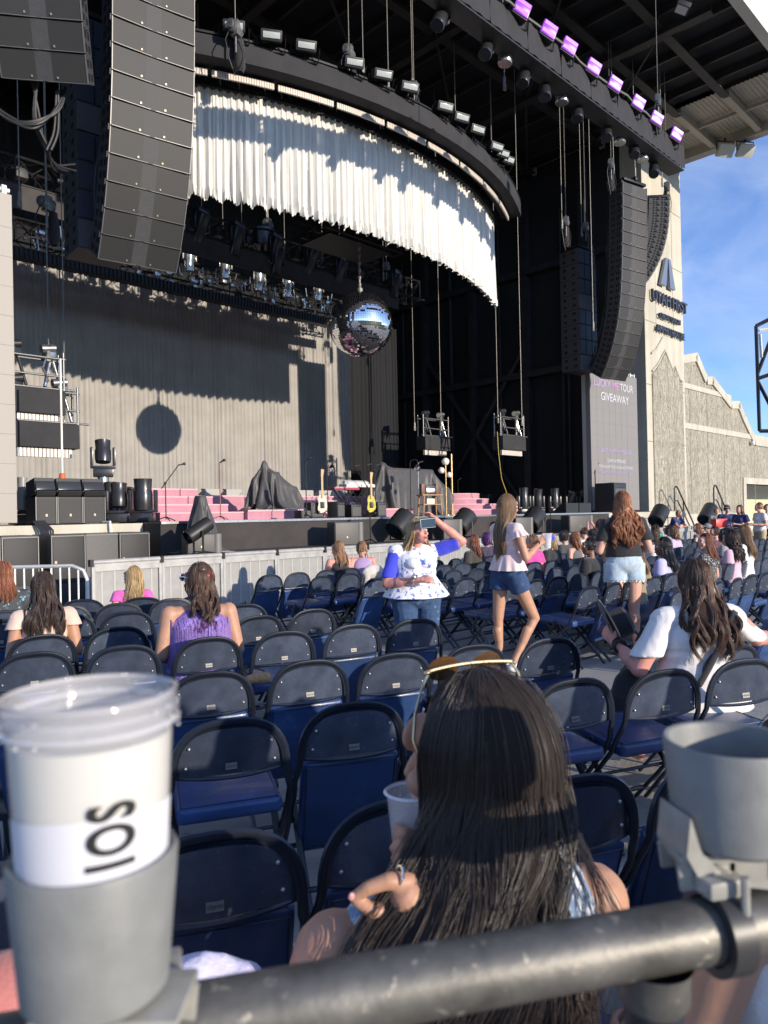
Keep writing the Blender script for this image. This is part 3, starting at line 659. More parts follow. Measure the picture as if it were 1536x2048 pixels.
# ------------------------------------------------------------------ speaker arrays
GRILLE = M('speaker_grille', (.027, .0265, .026), .55, .1, var=.08, vs=40, bump=.12, bs=900)
CAB = M('speaker_cabinet', (.045, .045, .047), .6, var=.15, vs=20, bump=.15, bs=300)
LOGO = M('badge_gold', (.34, .29, .21), .4, .5)
EDG = M('grille_edge', (.16, .16, .155), .45, .5)
def cab_mesh(wd, h, dp, name='cabinet', slots=True):
    cur = MB(); hw = wd/2
    cur.cur = 0; cur.prism([(-hw, -h/2+.01), (hw, -h/2+.01), (hw, h/2-.01), (-hw, h/2-.01)], .03, dp)
    cur.cur = 1
    for sx in (-1, 1):
        x0, x1 = (.035*sx, hw*sx)
        a = [(x0, -h/2+.02), (x1, -h/2+.02), (x1, h/2-.02), (x0, h/2-.02)]
        vs = [Vector((x0, .035, a[0][1])), Vector((x1, .0, a[0][1])), Vector((x1, .0, a[2][1])), Vector((x0, .035, a[2][1]))]
        vs += [v+Vector((0, .03, 0)) for v in vs]
        cur.add(vs, [(0, 1, 2, 3), (7, 6, 5, 4), (0, 4, 5, 1), (1, 5, 6, 2), (2, 6, 7, 3), (3, 7, 4, 0)])
    cur.cur = 2
    for sx in (-1, 1):
        cur.box((sx*hw*.30, -.006+.03*(.7), -h/2+.07), (.028, .012, .032)) if h > .3 else None
    cur.cur = 3
    for sx in (-1, 1):
        cur.box((sx*hw, .015, 0), (.016, .05, h-.02)); cur.box((sx*hw*.52, .018, -h/2+.012), (hw*.92, .05, .010), rotm(0, 0, -sx*.035/hw*.9))
    cur.cur = 4
    if slots:
        for sx in (-1, 1):
            for zz in (-h*.24, h*.2):
                for yy in (dp*.22, dp*.36, dp*.62, dp*.76): cur.box((sx*(hw+.002), yy, zz), (.012, dp*.07, h*.24))
    cur.cur = 0
    for sx in (-1, 1): cur.box((sx*(hw+.02), .06, h/2-.02), (.03, .08, .1)); cur.box((sx*(hw-.1), dp-.1, h/2-.02), (.05, .1, .12)); cur.box((sx*(hw+.015), dp*.5, h/2-.03), (.03, .06, .06))
    return cur
SLOT = M('recess_black', (.004, .004, .005), .9)
def array(s, t, z_top, n, wd, h, dp, splay, rz, lab, grp, tilt0=0.0):
    o = T('speaker_array', lab, 'speaker array', S(s, t, z_top), ST45+rz, grp)
    first = None; p = Vector((0, 0, 0)); a = tilt0
    for i in range(n):
        a = tilt0+splay(i/(n-1)); down = Vector((0, math.sin(a), -math.cos(a)))
        c = p+down*h/2
        if first is None: first = cab_mesh(wd, h, dp).build('cabinet', [CAB, GRILLE, LOGO, EDG, SLOT], o, False); k = first
        else: k = first.copy(); COL.objects.link(k); k.parent = o
        k.location = c; k.rotation_euler = (a, 0, 0); p = p+down*h
    mb = MB(); mb.box((0, dp/2, .1), (wd*.9, dp*1.1, .1), bev=.02); mb.box((0, dp/2, .2), (.12, dp*1.3, .14), bev=.02); mb.build('fly_frame', BLK, o)
    mb = MB()
    for k_ in range(5):
        pts = []; q = Vector((0, 0, .2))
        for i in range(n+1):
            a = tilt0+splay(min(1, i/(n-1))); inn = Vector((0, math.cos(a), math.sin(a)))
            pts.append(q+inn*(dp+.08)+Vector((-wd/2+.05+rnd.uniform(-.06, .06)+.04*k_, rnd.uniform(-.03, .06), 0))); q = q+Vector((0, math.sin(a), -math.cos(a)))*h
        mb.tube(pts, .02, 5)
    mb.build('cable', BLKP, o)
    return o
JC = lambda u: R(1+6*u+25*max(0, (u-.45)/.55)**1.6)
array(6.6, 12.1, 13.65, 16, 1.5, .462, .62, JC, R(-8), 'left main line array of grey grilled cabinets curving back at the foot', 'main speaker arrays')
array(25.3, 12.2, 13.3, 16, 1.32, .44, .62, JC, R(-12), 'right main line array hanging beside the lettered pier', 'main speaker arrays')
JC2 = lambda u: R(4+24*u*u)
array(4.15, 11.5, 13.0, 10, 1.32, .44, .6, JC2, R(-35), 'speaker array cut by the top left corner of the photo', 'outfill speaker arrays')
array(27.0, 11.85, 13.0, 18, 1.0, .21, .75, lambda u: R(2+45*u**1.5), R(42), 'slim ribbed outfill array seen from behind against the pale pier', 'outfill speaker arrays')
def sub_array(s, t, z_top, n, rz, lab):
    o = T('sub_array', lab, 'speaker array', S(s, t, z_top), ST45+rz, 'flown subwoofer arrays')
    h = .57; wd, dp = 1.05, .85; pale = M('sub_face_pale', (.06, .06, .065), .6, var=.1, vs=8)  # solid fronts in a plain paler grey
    for i in range(n):
        z = -h*(i+.5); solid = i in (3, n-1)
        mb = MB(); mb.cur = 0; mb.box((0, dp/2+.03, z), (wd, dp, h-.012), bev=.008)
        mb.cur = 1
        if not solid:
            for x in (-.35, 0, .35): mb.box((x, .02, z), (.31, .03, h-.05))
        else: mb.box((0, .02, z), (wd-.02, .03, h-.03))
        mb.cur = 2
        for yy in (.2, .28, .66): 
            for dz in (-.13, .13): mb.box((-wd/2-.003, yy, z+dz), (.012, .05 if yy < .6 else .1, .1)); mb.box((wd/2+.003, yy, z+dz), (.012, .05, .1))
        mb.build('cabinet', [CAB, pale if solid else M('sub_mesh', (.025, .03, .045), .5, .1), SLOT], o, False)
    mb = MB(); mb.box((0, dp/2, .08), (wd, dp, .1), bev=.02); mb.build('fly_frame', BLK, o)
    mb = MB()
    for k in range(4): mb.tube([(wd/2-.1-.03*k, -.05, .3), (wd/2-.08, -.1, -1.2), (wd/2+.02, -.12, -2.6), (wd/2+.3, -.1, -3.2), (wd/2+.9, 0, -2.8-.1*k)], .02, 5)
    mb.build('cable', BLKP, o)
sub_array(6.5, 14.1, 11.45, 8, R(-5), 'left flown subwoofer column behind the big line array')
sub_array(25.2, 14.1, 11.45, 8, R(-8), 'right flown subwoofer column with square hand holes')
# loose cable loops hanging under the top left array
o = T('cable_bundle', 'loops of thick black cable hanging below the top left array', 'cable', W(0, 0, 12.2), 0)
mb = MB(); Lc = Vector(o.location)
for k in range(12):
    j = lambda: rnd.uniform(-8, 8)
    P = [(70+j(), 165, 12.2), (72+j(), 230+j(), 12.3), (90+j(), 290+j(), 12.5), (110+j(), 335+j(), 12.8), (145+j(), 335+j(), 13.2)] if k < 5 else ([(-20, 210+j(), 11.8), (20+j(), 235+j(), 12.), (70+j(), 250+j(), 12.1), (110+j(), 225+j(), 12.3), (132, 175, 12.4)] if k < 10 else [(120+j(), 180, 12.3), (115+j(), 260, 12.4), (100+j(), 300, 12.4)])
    pts = [W(*p)-Lc for p in P]; sm = []
    for i in range(len(pts)-1):
        for q in range(5):
            u = q/5; p0 = pts[max(0, i-1)]; p1 = pts[i]; p2 = pts[i+1]; p3 = pts[min(len(pts)-1, i+2)]
            sm.append(.5*((2*p1)+(p2-p0)*u+(2*p0-5*p1+4*p2-p3)*u*u+(3*p1-p0-3*p2+p3)*u**3))
    mb.tube(sm+[pts[-1]], .022, 6)
mb.build('cable', BLKP, o)
# ------------------------------------------------------------------ screens
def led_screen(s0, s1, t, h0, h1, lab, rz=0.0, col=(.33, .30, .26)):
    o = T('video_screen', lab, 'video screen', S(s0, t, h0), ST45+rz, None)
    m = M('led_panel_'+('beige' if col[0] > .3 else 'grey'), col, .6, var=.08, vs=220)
    MB().box(((s1-s0)/2, .1, (h1-h0)/2), (s1-s0, .2, h1-h0), bev=.01).build('panel', m, o, False)
    mb = MB(); W_ = s1-s0; H_ = h1-h0
    for i in range(1, int(W_/.5)): mb.box((i*.5, -.001, H_/2), (.004, .004, H_))
    for i in range(1, int(H_/.5)): mb.box((W_/2, -.001, i*.5), (W_, .004, .004))
    mb.build('panel_joint', M('joint_line', (.14, .13, .12), .8), o, False)
    mb = MB()
    for x in (.3, W_-.3): mb.box((x, .35, H_/2), (.12, .3, H_-.3))
    mb.cyl((0, .12, H_+.1), (W_, .12, H_+.1), .04); 
    for x in (.1, .45, W_-.45, W_-.1): mb.box((x, .1, H_+.08), (.08, .1, .16))
    mb.build('support_frame', M('white_hanger', (.6, .6, .58), .5), o)
    return o, W_, H_
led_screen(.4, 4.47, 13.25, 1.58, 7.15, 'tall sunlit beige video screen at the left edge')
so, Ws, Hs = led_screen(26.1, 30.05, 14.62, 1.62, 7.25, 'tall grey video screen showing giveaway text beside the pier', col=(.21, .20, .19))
TW = M('screen_text_white', (.5, .5, .52), .6, emit=(.6, .6, .66), es=.16); TP = M('screen_text_purple', (.4, .3, .5), .6, emit=(.5, .3, .7), es=.14)
def stxt(body, x, z, size, m): text_mesh(body, size, .001, 'screen_text', m, so, (x, -.01, z), (R(90), 0, 0))
stxt('LUCKY', .95, 4.95, .42, TP); stxt('ME', 2.05, 4.95, .42, M('screen_text_pink', (.5, .2, .5), .6, emit=(.7, .2, .6), es=.14)); stxt('TOUR', 3.0, 4.95, .42, TW)
stxt('GIVEAWAY', 2.0, 4.42, .46, TW); stxt('LEAVE HILARY A MESSAGE!', 2.0, 2.35, .22, TP); stxt('LEAVE A MESSAGE', 2.0, 1.95, .19, TW); stxt('FOR HILARY FOR A CHANCE TO WIN', 2.0, 1.7, .165, TW); stxt('A HANDWRITTEN NOTE... OR SIGNATURE!', 2.0, 1.46, .14, TP)
# ------------------------------------------------------------------ side light pods
def pod(s, t, h, wd, lab):
    o = T('light_pod', lab, 'light pod', S(s, t, h), ST45, 'hanging side light pods')
    mb = MB(); mb.box((0, 0, .35), (wd, .5, .55), bev=.02); mb.build('cloth_box', BORD, o)
    mb = MB(); n = int(wd/.09)
    for i in range(n): mb.box((-wd/2+.1+i*(wd-.2)/n, -.1, -.03), (.065, .1, .2))
    mb.build('led_strip', LEDW, o, False)
    mb = MB()
    for x in (-wd/2, wd/2): mb.cyl((x, -.15, .6), (x, -.15, 1.5), .025); mb.cyl((x, .15, .6), (x, .15, 1.5), .025)
    mb.cyl((-wd/2-.05, -.15, 1.35), (wd/2+.05, -.15, 1.35), .025); mb.cyl((-wd/2-.05, -.15, .95), (wd/2+.05, -.15, .95), .025); mb.cyl((-wd/2-.1, -.15, .66), (wd/2+.25, -.15, .66), .025)
    mb.cyl((-wd/2, .15, 1.35), (wd/2, .15, 1.35), .025); mb.build('pipe_frame', M('pipe_grey', (.2, .2, .2), .4, .7), o)
    for x in (-wd*.3, wd*.3):
        mb = MB(); mb.box((x, 0, 1.5), (.25, .2, .28), rotm(0, 0, .3), .04); mb.cyl((x-.2, -.05, 1.55), (x+.1, -.05, 1.6), .1); mb.cyl((x, 0, 1.3), (x-.15, -.1, .7), .04); mb.cyl((x+.08, 0, 1.3), (x+.2, -.1, .7), .035); mb.tube([(x-.1, -.12, 1.4), (x-.22, -.2, 1.1), (x-.1, -.2, .8)], .02, 6); mb.build('clamp_head', CHR if x > 0 else HEADM, o)
for x, y, t, wd, l in ((870, 905, 20.0, 1.55, 'side light pod hanging over the covered piano'), (1022, 905, 17.1, 1.55, 'right side light pod between the chains')):
    s, h = ST(x, t, y); pod(s, t, h, wd, l)
for x, y, wd, l in ((70, 835, 1.25, 'upper side light pod at the left screen edge'), (82, 903, 1.6, 'lower side light pod at the left screen edge')):
    s, h = ST(x, 17.1, y); pod(s, 17.1, h, wd, l)
# ================================================================== THINGS ON AND BEFORE THE STAGE
DK = 1.555
def at(x, t, z=DK): return S(ST(x, t), t, z)
def pxw(px_, x, t): return px_*(t/(0.70711*(1-(x-768)/FPX)))/FPX      # metres spanned by px_ pixels
PINK = M('pink_carpet', (.46, .215, .26), .9, var=.1, vs=6, bump=.15, bs=150, sheen=.3)
PINKE = M('pink_edge', (.62, .36, .38), .6)
def tiers(mb, me, s0, s1, t0, t1, n, run, hgt=.2, left=False, z=DK):
    for k in range(n):
        a = s0+(k*run if left else 0); b = s1-(0 if left else k*run); tt = t0+k*.32
        lb(mb, a, b, tt, t1, z+k*hgt+.004*k, z+(k+1)*hgt-.004); lb(me, a, b, tt-.012, tt+.05, z+(k+1)*hgt-.03, z+(k+1)*hgt+.004); lb(me, (b-.04 if not left else a-.012), (b+.012 if not left else a+.04), tt, t1, z+(k+1)*hgt-.03, z+(k+1)*hgt+.002)
def pink(name, lab, fn):
    o = T(name, lab, 'stage steps', S(0, 0), ST45); mb = MB(); me = MB(); fn(mb, me)
    mb.build('steps', PINK, o, False); me.build('edge_strip', PINKE, o, False); return o
sa, sb = ST(320, 15.6), ST(487, 15.6)
pink('stage_steps', 'pink stepped riser at the left of the stage descending to the right', lambda mb, me: tiers(mb, me, sa, sb, 15.6, 19.0, 4, (sb-sa-1.5)/3.2))
sa2, sb2 = ST(458, 15.2), ST(618, 15.2)
pink('stage_riser', 'low pink riser under the covered drum kit', lambda mb, me: (lb(mb, sb+.02, sb2, 15.45, 19.0, DK, DK+.24), lb(me, sb+.02, sb2, 15.43, 15.5, DK+.2, DK+.245)))
pink('stage_riser', 'long pink back riser behind the instruments', lambda mb, me: (lb(mb, sa+2, ST(735, 19.3), 19.1, 20.6, DK, DK+.74), lb(me, sa+2, ST(735, 19.3), 19.08, 19.15, DK+.70, DK+.745)))
pink('stage_steps', 'pink steps in the middle behind the guitars', lambda mb, me: tiers(mb, me, ST(598, 17.4), ST(700, 17.4), 17.4, 19.05, 3, .0, .19))
pink('stage_riser', 'low pink box before the covered piano', lambda mb, me: (lb(mb, ST(770, 15.3), ST(826, 15.3), 15.3, 16.2, DK, DK+.24), lb(me, ST(770, 15.3), ST(826, 15.3), 15.28, 15.33, DK+.2, DK+.245)))
def roundsteps():
    c = ST(905, 18.4); o = T('stage_steps', 'rounded pink steps at the right of the covered piano', 'stage steps', S(c, 18.6, DK), ST45)
    for k in range(4):
        r = 2.25-.35*k; mb = MB(); mb.lathe([(r, .205*k), (r, .205*(k+1)-.03)], 60); mb.build('step', PINK, o); mb = MB(); mb.lathe([(r+.012, .205*(k+1)-.029), (r+.012, .205*(k+1)+.002), (r-.3, .205*(k+1)+.003)], 60); mb.build('edge_strip', PINKE, o)
roundsteps()
# draped black covers
CLO = M('black_cover_cloth', (.055, .052, .052), .5, var=.2, vs=5, bump=.15, bs=30, sheen=.3)
def drape_cloth(boxes, sx, sy, n, steps=360, seed=1, floor=0.0):
    """cloth settling over boxes (cx, cy, hx, hy, h); returns n*n points"""
    rs = np.random.RandomState(seed); m = int(n*sy/sx); x = np.linspace(-sx/2, sx/2, n); y = np.linspace(-sy/2, sy/2, m); X, Y = np.meshgrid(x, y, indexing='ij'); top = max(b[4] for b in boxes)
    P = np.stack([X, Y, np.full_like(X, top+.05)+rs.normal(0, .004, X.shape)], -1); Q = P.copy(); d0 = sx/(n-1)
    def con(P, a, b, L, k=1.0, only=False):
        A = P[a]; B = P[b]; D = B-A; l = np.linalg.norm(D, axis=-1, keepdims=True)+1e-9; c = (l-L)/l*.5*k
        if only: c = np.minimum(c, 0) if only == 2 else np.maximum(c, 0)
        P[a] += D*c; P[b] -= D*c
    s_ = slice
    sets = []
    for p0 in (0, 1):
        for ax in (0, 1):
            N = (n, m)[ax]; e = N-1-p0; e -= e % 2; a = s_(p0, p0+e, 2); b = s_(p0+1, p0+e+1, 2)
            sets.append(((a, s_(None)), (b, s_(None)), d0, 1.0) if ax == 0 else ((s_(None), a), (s_(None), b), d0, 1.0))
    for sg in (1, -1):
        for p0 in (0, 1):
            e = n-1-p0; e -= e % 2; a = s_(p0, p0+e, 2); b = s_(p0+1, p0+e+1, 2)
            ya, yb = (s_(0, m-1), s_(1, m)) if sg == 1 else (s_(1, m), s_(0, m-1)); sets.append(((a, ya), (b, yb), d0*1.4142, .5))
    bend = [((s_(0, n-2), s_(None)), (s_(2, n), s_(None))), ((s_(None), s_(0, m-2)), (s_(None), s_(2, m)))]
    for it in range(steps):
        Vv = np.clip((P-Q)*.97, -.03, .03); Q = P.copy(); P = P+Vv; P[..., 2] -= .0012
        for _ in range(7):
            for a, b, L, k in sets: con(P, a, b, L, k)
        for a, b in bend: con(P, a, b, 2*d0, .06)
        for cx, cy, hx, hy2, h in boxes:
            dx = hx-np.abs(P[..., 0]-cx); dy = hy2-np.abs(P[..., 1]-cy); dz = h-P[..., 2]; ins = (dx > 0) & (dy > 0) & (dz > 0)
            mn = np.minimum(np.minimum(dx, dy), dz); up = ins & ((Q[..., 2] >= h-.02) | (dz < .03)); lx = ins & ~up & (mn == dx); ly = ins & ~up & ~lx
            P[..., :2][up] = Q[..., :2][up]*.93+P[..., :2][up]*.07; P[..., 2][up] = h; Q[up] = P[up]
            P[..., 0][lx] = (cx+np.sign(P[..., 0]-cx)*hx)[lx]; P[..., 1][ly] = (cy+np.sign(P[..., 1]-cy)*hy2)[ly]
        fl = P[..., 2] < floor+.008; P[..., 2][fl] = floor+.008; Q[fl] = Q[fl]*.4+P[fl]*.6
    return P
def cover(x0, x1, t, boxes, lab, extra=.7, z=DK, n=64, seed=1, cat='covered gear', depth=.9):
    s0, s1 = ST(x0, t), ST(x1, t); wd = s1-s0; o = T('cloth_cover', lab, cat, S((s0+s1)/2, t, z), ST45)
    B = [((a-.5)*wd, c, hx*wd, hy2, h) for a, c, hx, hy2, h in boxes]; H = max(b[4] for b in B)
    P = drape_cloth(B, wd+extra*H, depth+1.35*H, n, seed=seed); n_, m_, _ = P.shape
    mb = MB(); mb.add(P.reshape(-1, 3), [(i*m_+j, (i+1)*m_+j, (i+1)*m_+j+1, i*m_+j+1) for i in range(n_-1) for j in range(m_-1)])
    ob = mb.build('cloth', CLO, o, ang=180); sd = ob.modifiers.new('s', 'SUBSURF'); sd.levels = 1; sd.render_levels = 1; return o
cover(497, 600, 16.6, [(.30, 0, .05, .06, 1.36), (.45, .0, .10, .2, 1.05), (.16, .1, .05, .1, .9), (.74, 0, .14, .25, .66), (.66, .2, .05, .1, .85)], 'drum kit under a rumpled black cloth cover on the pink riser', .8, DK+.25, seed=3)
cover(745, 892, 17.2, [(.17, .1, .04, .1, 1.80), (.48, .1, .32, .24, 1.62), (.92, -.05, .07, .25, 1.0), (.03, 0, .03, .1, .9)], 'piano sized gear under a tall creased black cloth cover', .5, DK, seed=5, n=76)
cover(355, 445, 12.15, [(.5, .0, .10, .13, 1.06), (.36, 0, .05, .2, .45), (.66, .0, .05, .2, .5)], 'tall thing under a black cloth cover standing on the low platform', .85, .962, seed=8, n=60, depth=.5)
# mic stands
CHK = M('stand_black', (.03, .03, .03), .35, .5)
def mic(x, t, h, lab, boom=None, z=DK, col=CHK):
    o = T('mic_stand', lab, 'mic stand', at(x, t, z), ST45+.3, 'microphone stands on the stage'); mb = MB()
    mb.cyl((0, 0, .04), (0, 0, h), .013, n=8)
    for k in range(3): a = 2*PI*k/3; mb.tube([(0, 0, .1), (.28*math.cos(a), .28*math.sin(a), .012)], .012, 6)
    top = Vector((0, 0, h))
    if boom: top = Vector((boom[0], 0, h+boom[1])); mb.cyl((-boom[0]*.3, 0, h-boom[1]*.3), top, .011, n=8); mb.sph((0, 0, h), .03, 8, 6)
    mb.build('stand', col, o); d = Vector((.12, -.06, .03)) if boom else Vector((.05, -.1, .06))
    mb = MB(); mb.cyl(top, top+d, .014, .022, n=10); mb.sph(top+d, .034, 10, 8); mb.build('microphone', BLKP, o); return o
mic(332, 15.0, .85, 'microphone on a boom stand before the left pink steps', (.42, .42))
mic(441, 15.0, 1.35, 'straight microphone stand left of the covered drum kit', None, col=M('stand_reddish', (.25, .1, .1), .5))
mic(613, 14.2, 1.42, 'straight microphone stand right of the covered drum kit', None)
mic(735, 15.6, .9, 'boom microphone stand behind the keyboard', (-.7, .55))
mic(742, 16.0, 1.2, 'microphone stand with thin boom over the keyboard', (-.2, .35)); mic(752, 15.3, 1.3, 'straight microphone stand by the yellow guitar', (.05, .2))
mic(740, 11.9, .62, 'short tripod microphone stand on the low platform behind the phone woman', None, z=.962)
mic(1101, 11.9, .9, 'short tripod microphone stand on the low platform near the right monitor', None, z=.962)
mic(838, 15.3, 1.55, 'thin silver stand beside the wooden side table', (.05, .1), col=STEEL); mic(917, 20.0, 1.5, 'microphone stand in the dark behind the rounded steps', None)
mic(1192, 14.6, 1.6, 'tall dark stand near the right video screen', (.2, .3)); mic(1088, 20, 2.2, 'tall stand with dark round head in the shadows', None)
# guitars
def guitar(x, t, lab, body, lean=.12):
    o = T('electric_guitar', lab, 'guitar', at(x, t), ST45-.5); mb = MB()
    pts = []
    for i in range(28):
        a = 2*PI*i/28; r = .15*(1-.20*math.cos(2*a)+.08*math.cos(3*a+.6)-.05*math.cos(4*a)); pts.append((r*math.cos(a)*.95, .36+r*math.sin(a)*1.35))
    mb.prism(pts, -.022, .022); mb.build('body', body, o)
    mb = MB(); mb.box((0, -.03, .78), (.05, .025, .55)); mb.prism([(-.03, 1.05), (.03, 1.05), (.06, 1.22), (-.02, 1.24)], -.035, -.012); mb.build('neck', M('maple_wood', (.55, .38, .2), .4), o)
    mb = MB(); mb.box((0, -.03, .33), (.1, .02, .16), bev=.005); mb.build('pickguard', BLKP, o)
    mb = MB(); mb.tube([(-.2, .15, 0), (0, .06, .25), (.2, .15, 0)], .012, 6); mb.tube([(0, .06, .25), (0, .05, .9)], .012, 6); mb.tube([(-.12, -.08, .16), (0, .06, .2), (.12, -.08, .16)], .012, 6); mb.build('stand', CHK, o)
guitar(645, 14.3, 'cream white electric guitar on a stand with pale wooden neck', M('cream_lacquer', (.72, .66, .52), .25, coat=.6))
guitar(743, 14.6, 'yellow patterned guitar on a stand beside the covered piano', M('yellow_lacquer', (.55, .48, .06), .3, var=.5, vs=25, coat=.5))
# keyboards
o = T('keyboard', 'pale keyboard with second red one on black x stands', 'keyboard', at(703, 16.0), ST45)
mb = MB(); mb.box((.25, 0, .93), (1.15, .34, .09), bev=.01); mb.box((.3, .12, 1.03), (.95, .12, .1), rotm(.5, 0, 0), .01); mb.build('case', M('pale_keyboard', (.55, .55, .52), .4), o)
MB().box((-.55, -.3, .82), (.95, .3, .07), bev=.01).build('red_case', M('red_keyboard', (.35, .05, .08), .4), o)
mb = MB(); mb.box((-.55, -.36, .86), (.85, .14, .012)); mb.box((.25, -.12, .98), (1.0, .1, .012)); mb.build('key_row', M('key_white', (.75, .74, .7), .3), o)
mb = MB()
for cx, cy in ((.25, 0), (-.55, -.3)):
    for y in (-.1, .1): mb.cyl((cx-.4, cy+y, .02), (cx+.35, cy+y, .85), .018, n=6); mb.cyl((cx+.4, cy+y, .02), (cx-.35, cy+y, .85), .018, n=6)
mb.build('x_stand', CHK, o)
# amps and small boxes
def amp(x, t, w_, h, lab, z=DK, d=.3, rz=0.0, name='guitar_amp', cat='amplifier'):
    o = T(name, lab, cat, at(x, t, z), ST45+rz)
    MB().box((0, 0, h/2), (w_, d, h), bev=.02).build('cabinet', BLKP, o); MB().box((0, -d/2-.004, h*.45), (w_*.86, .012, h*.7), bev=.004).build('grille', M('amp_cloth', (.09, .088, .085), .8, bump=.2, bs=300), o)
    mb = MB(); mb.tube([(-.1, 0, h), (-.08, 0, h+.04), (.08, 0, h+.04), (.1, 0, h)], .01, 6)
    for i in range(5): mb.cyl((-w_*.3+i*w_*.15, -d/2-.02, h*.88), (-w_*.3+i*w_*.15, -d/2, h*.88), .014, n=8)
    mb.build('handle', CHR, o); return o
amp(628, 14.6, .42, .4, 'small black guitar amplifier left of the cream guitar'); amp(672, 14.6, .45, .42, 'rounded black amplifier right of the cream guitar', rz=.4); amp(706, 15.0, .38, .36, 'black amplifier under the keyboards'); amp(757, 14.9, .34, .42, 'black box between yellow guitar and pink box')
amp(605, 14.4, .3, .2, 'low pedal box before the drum riser')
for i, (x, l) in enumerate(((420, 'far left'), (463, 'second'), (585, 'third'), (608, 'fourth'), (645, 'fifth'), (668, 'sixth'))):
    o = T('wedge_monitor', 'small pale wedge on the back riser, %s along its top' % l, 'monitor', at(x, 19.5, DK+.745), ST45, 'pale wedges on the back riser')
    mb = MB(); mb.prism([(-.18, 0), (.18, 0), (.18, .05), (-.12, .2), (-.18, .2)], -.28, .28, rotm(0, 0, R(90))); mb.build('case', M('pale_wedge', (.35, .34, .31), .6), o); MB().box((0, -.03, .13), (.5, .02, .26), rotm(-.95, 0, 0)).build('grille', GRILLE, o)
# hanging lantern bulbs
def lantern(x, xb, t, h, lab):
    o = T('arched_lamp', lab, 'lamp', at(x, t), ST45-.6, 'thin arched lamps with glass globes'); mb = MB(); r = pxw(abs(xb-x), x, t)
    mb.tube([(0, 0, 0), (0, 0, h-.1), (.03, 0, h-.02), (.12, 0, h), (r, 0, h), (r+.02, 0, h-.04), (r+.02, 0, h-.12)], .012, 6); mb.lathe([(.16, 0), (.16, .02), (.02, .03)], 16); mb.build('pole', CHK, o)
    mb = MB(); mb.lathe([(.03, .1), (.06, .06), (.1, 0), (.075, -.09), (.0, -.11)], 16, (r+.02, 0, h-.24), cap=False); mb.build('glass_globe', M('clear_glass', (.9, .9, .9), .02, trans=1.0), o)
    MB().sph((r+.02, 0, h-.25), .045).build('bulb', M('warm_bulb', (.8, .7, .5), .3), o)
lantern(656, 664, 15.6, 1.62, 'thin arched lamp with glass globe behind the cream guitar'); lantern(822, 836, 15.0, 1.68, 'thin arched lamp with glass globe in front of the covered piano')
# wooden side table with radio
o = T('side_table', 'small wooden two shelf side table before the covered piano', 'table', at(860, 14.7), ST45-.25); WD = M('oak_wood', (.38, .2, .09), .45, var=.2, vs=12, stretch=(1, 8, 8))
mb = MB(); mb.box((0, 0, .62), (.74, .36, .035), bev=.008); mb.build('tabletop', WD, o); mb = MB(); mb.box((0, 0, .34), (.66, .32, .03), bev=.006); mb.build('shelf', WD, o)
for sx in (-1, 1):
    for sy in (-1, 1): MB().cyl((sx*.34, sy*.15, 0), (sx*.29, sy*.13, .61), .02, .026, n=8).build('leg', WD, o)
o = T('radio', 'silver and black retro radio on top of the wooden side table', 'radio', Vector(o.location)+Vector((0, 0, .64)), ST45-.25)
MB().box((0, 0, .14), (.36, .14, .27), bev=.02).build('case', BLKP, o); MB().box((0, -.075, .12), (.3, .012, .12), bev=.004).build('front_panel', ALU, o)
for sx in (-1, 1): MB().box((sx*.26, 0, .16), (.14, .14, .32), bev=.01).build('speaker', M('dark_wood', (.12, .05, .03), .5), o)
mb = MB(); mb.tube([(-.15, 0, .27), (-.13, 0, .33), (.13, 0, .33), (.15, 0, .27)], .01, 6); mb.build('handle', CHR, o)
o = T('small_speaker', 'little cream box on the lower shelf of the side table', 'box', at(860, 14.7, DK+.357), ST45-.25); MB().box((0, 0, .08), (.28, .12, .16), bev=.01).build('case', M('cream_box', (.7, .65, .5), .5), o); MB().box((0, -.063, .08), (.2, .008, .1)).build('grille', CHR, o)
# globe lamp
o = T('globe_lamp', 'brass floor lamp with three white glass globes', 'lamp', at(893, 14.9), ST45); BRS = M('brass', (.6, .42, .2), .3, .9)
mb = MB(); mb.cyl((0, 0, 0), (0, 0, 1.58), .018); mb.lathe([(.14, 0), (.14, .02), (.02, .03)], 20); mb.cyl((0, 0, 1.3), (-.17, 0, 1.36), .012); mb.cyl((0, 0, 1.22), (.15, 0, 1.25), .012); mb.build('pole', BRS, o)
for x, z, r in ((0, 1.68, .12), (-.2, 1.4, .1), (.17, 1.27, .09)): MB().sph((x, 0, z), r, 18, 12).build('globe', M('opal_glass', (.85, .78, .66), .2, coat=.6), o)
o = T('brass_pole', 'plain tall brass pole rising behind the globe lamp', 'pole', at(905, 17.0, DK), ST45); mb = MB(); mb.cyl((0, 0, 0), (0, 0, 2.2), .03); mb.lathe([(.12, 0), (.12, .02), (.03, .03)], 16); mb.build('pole', BRS, o)
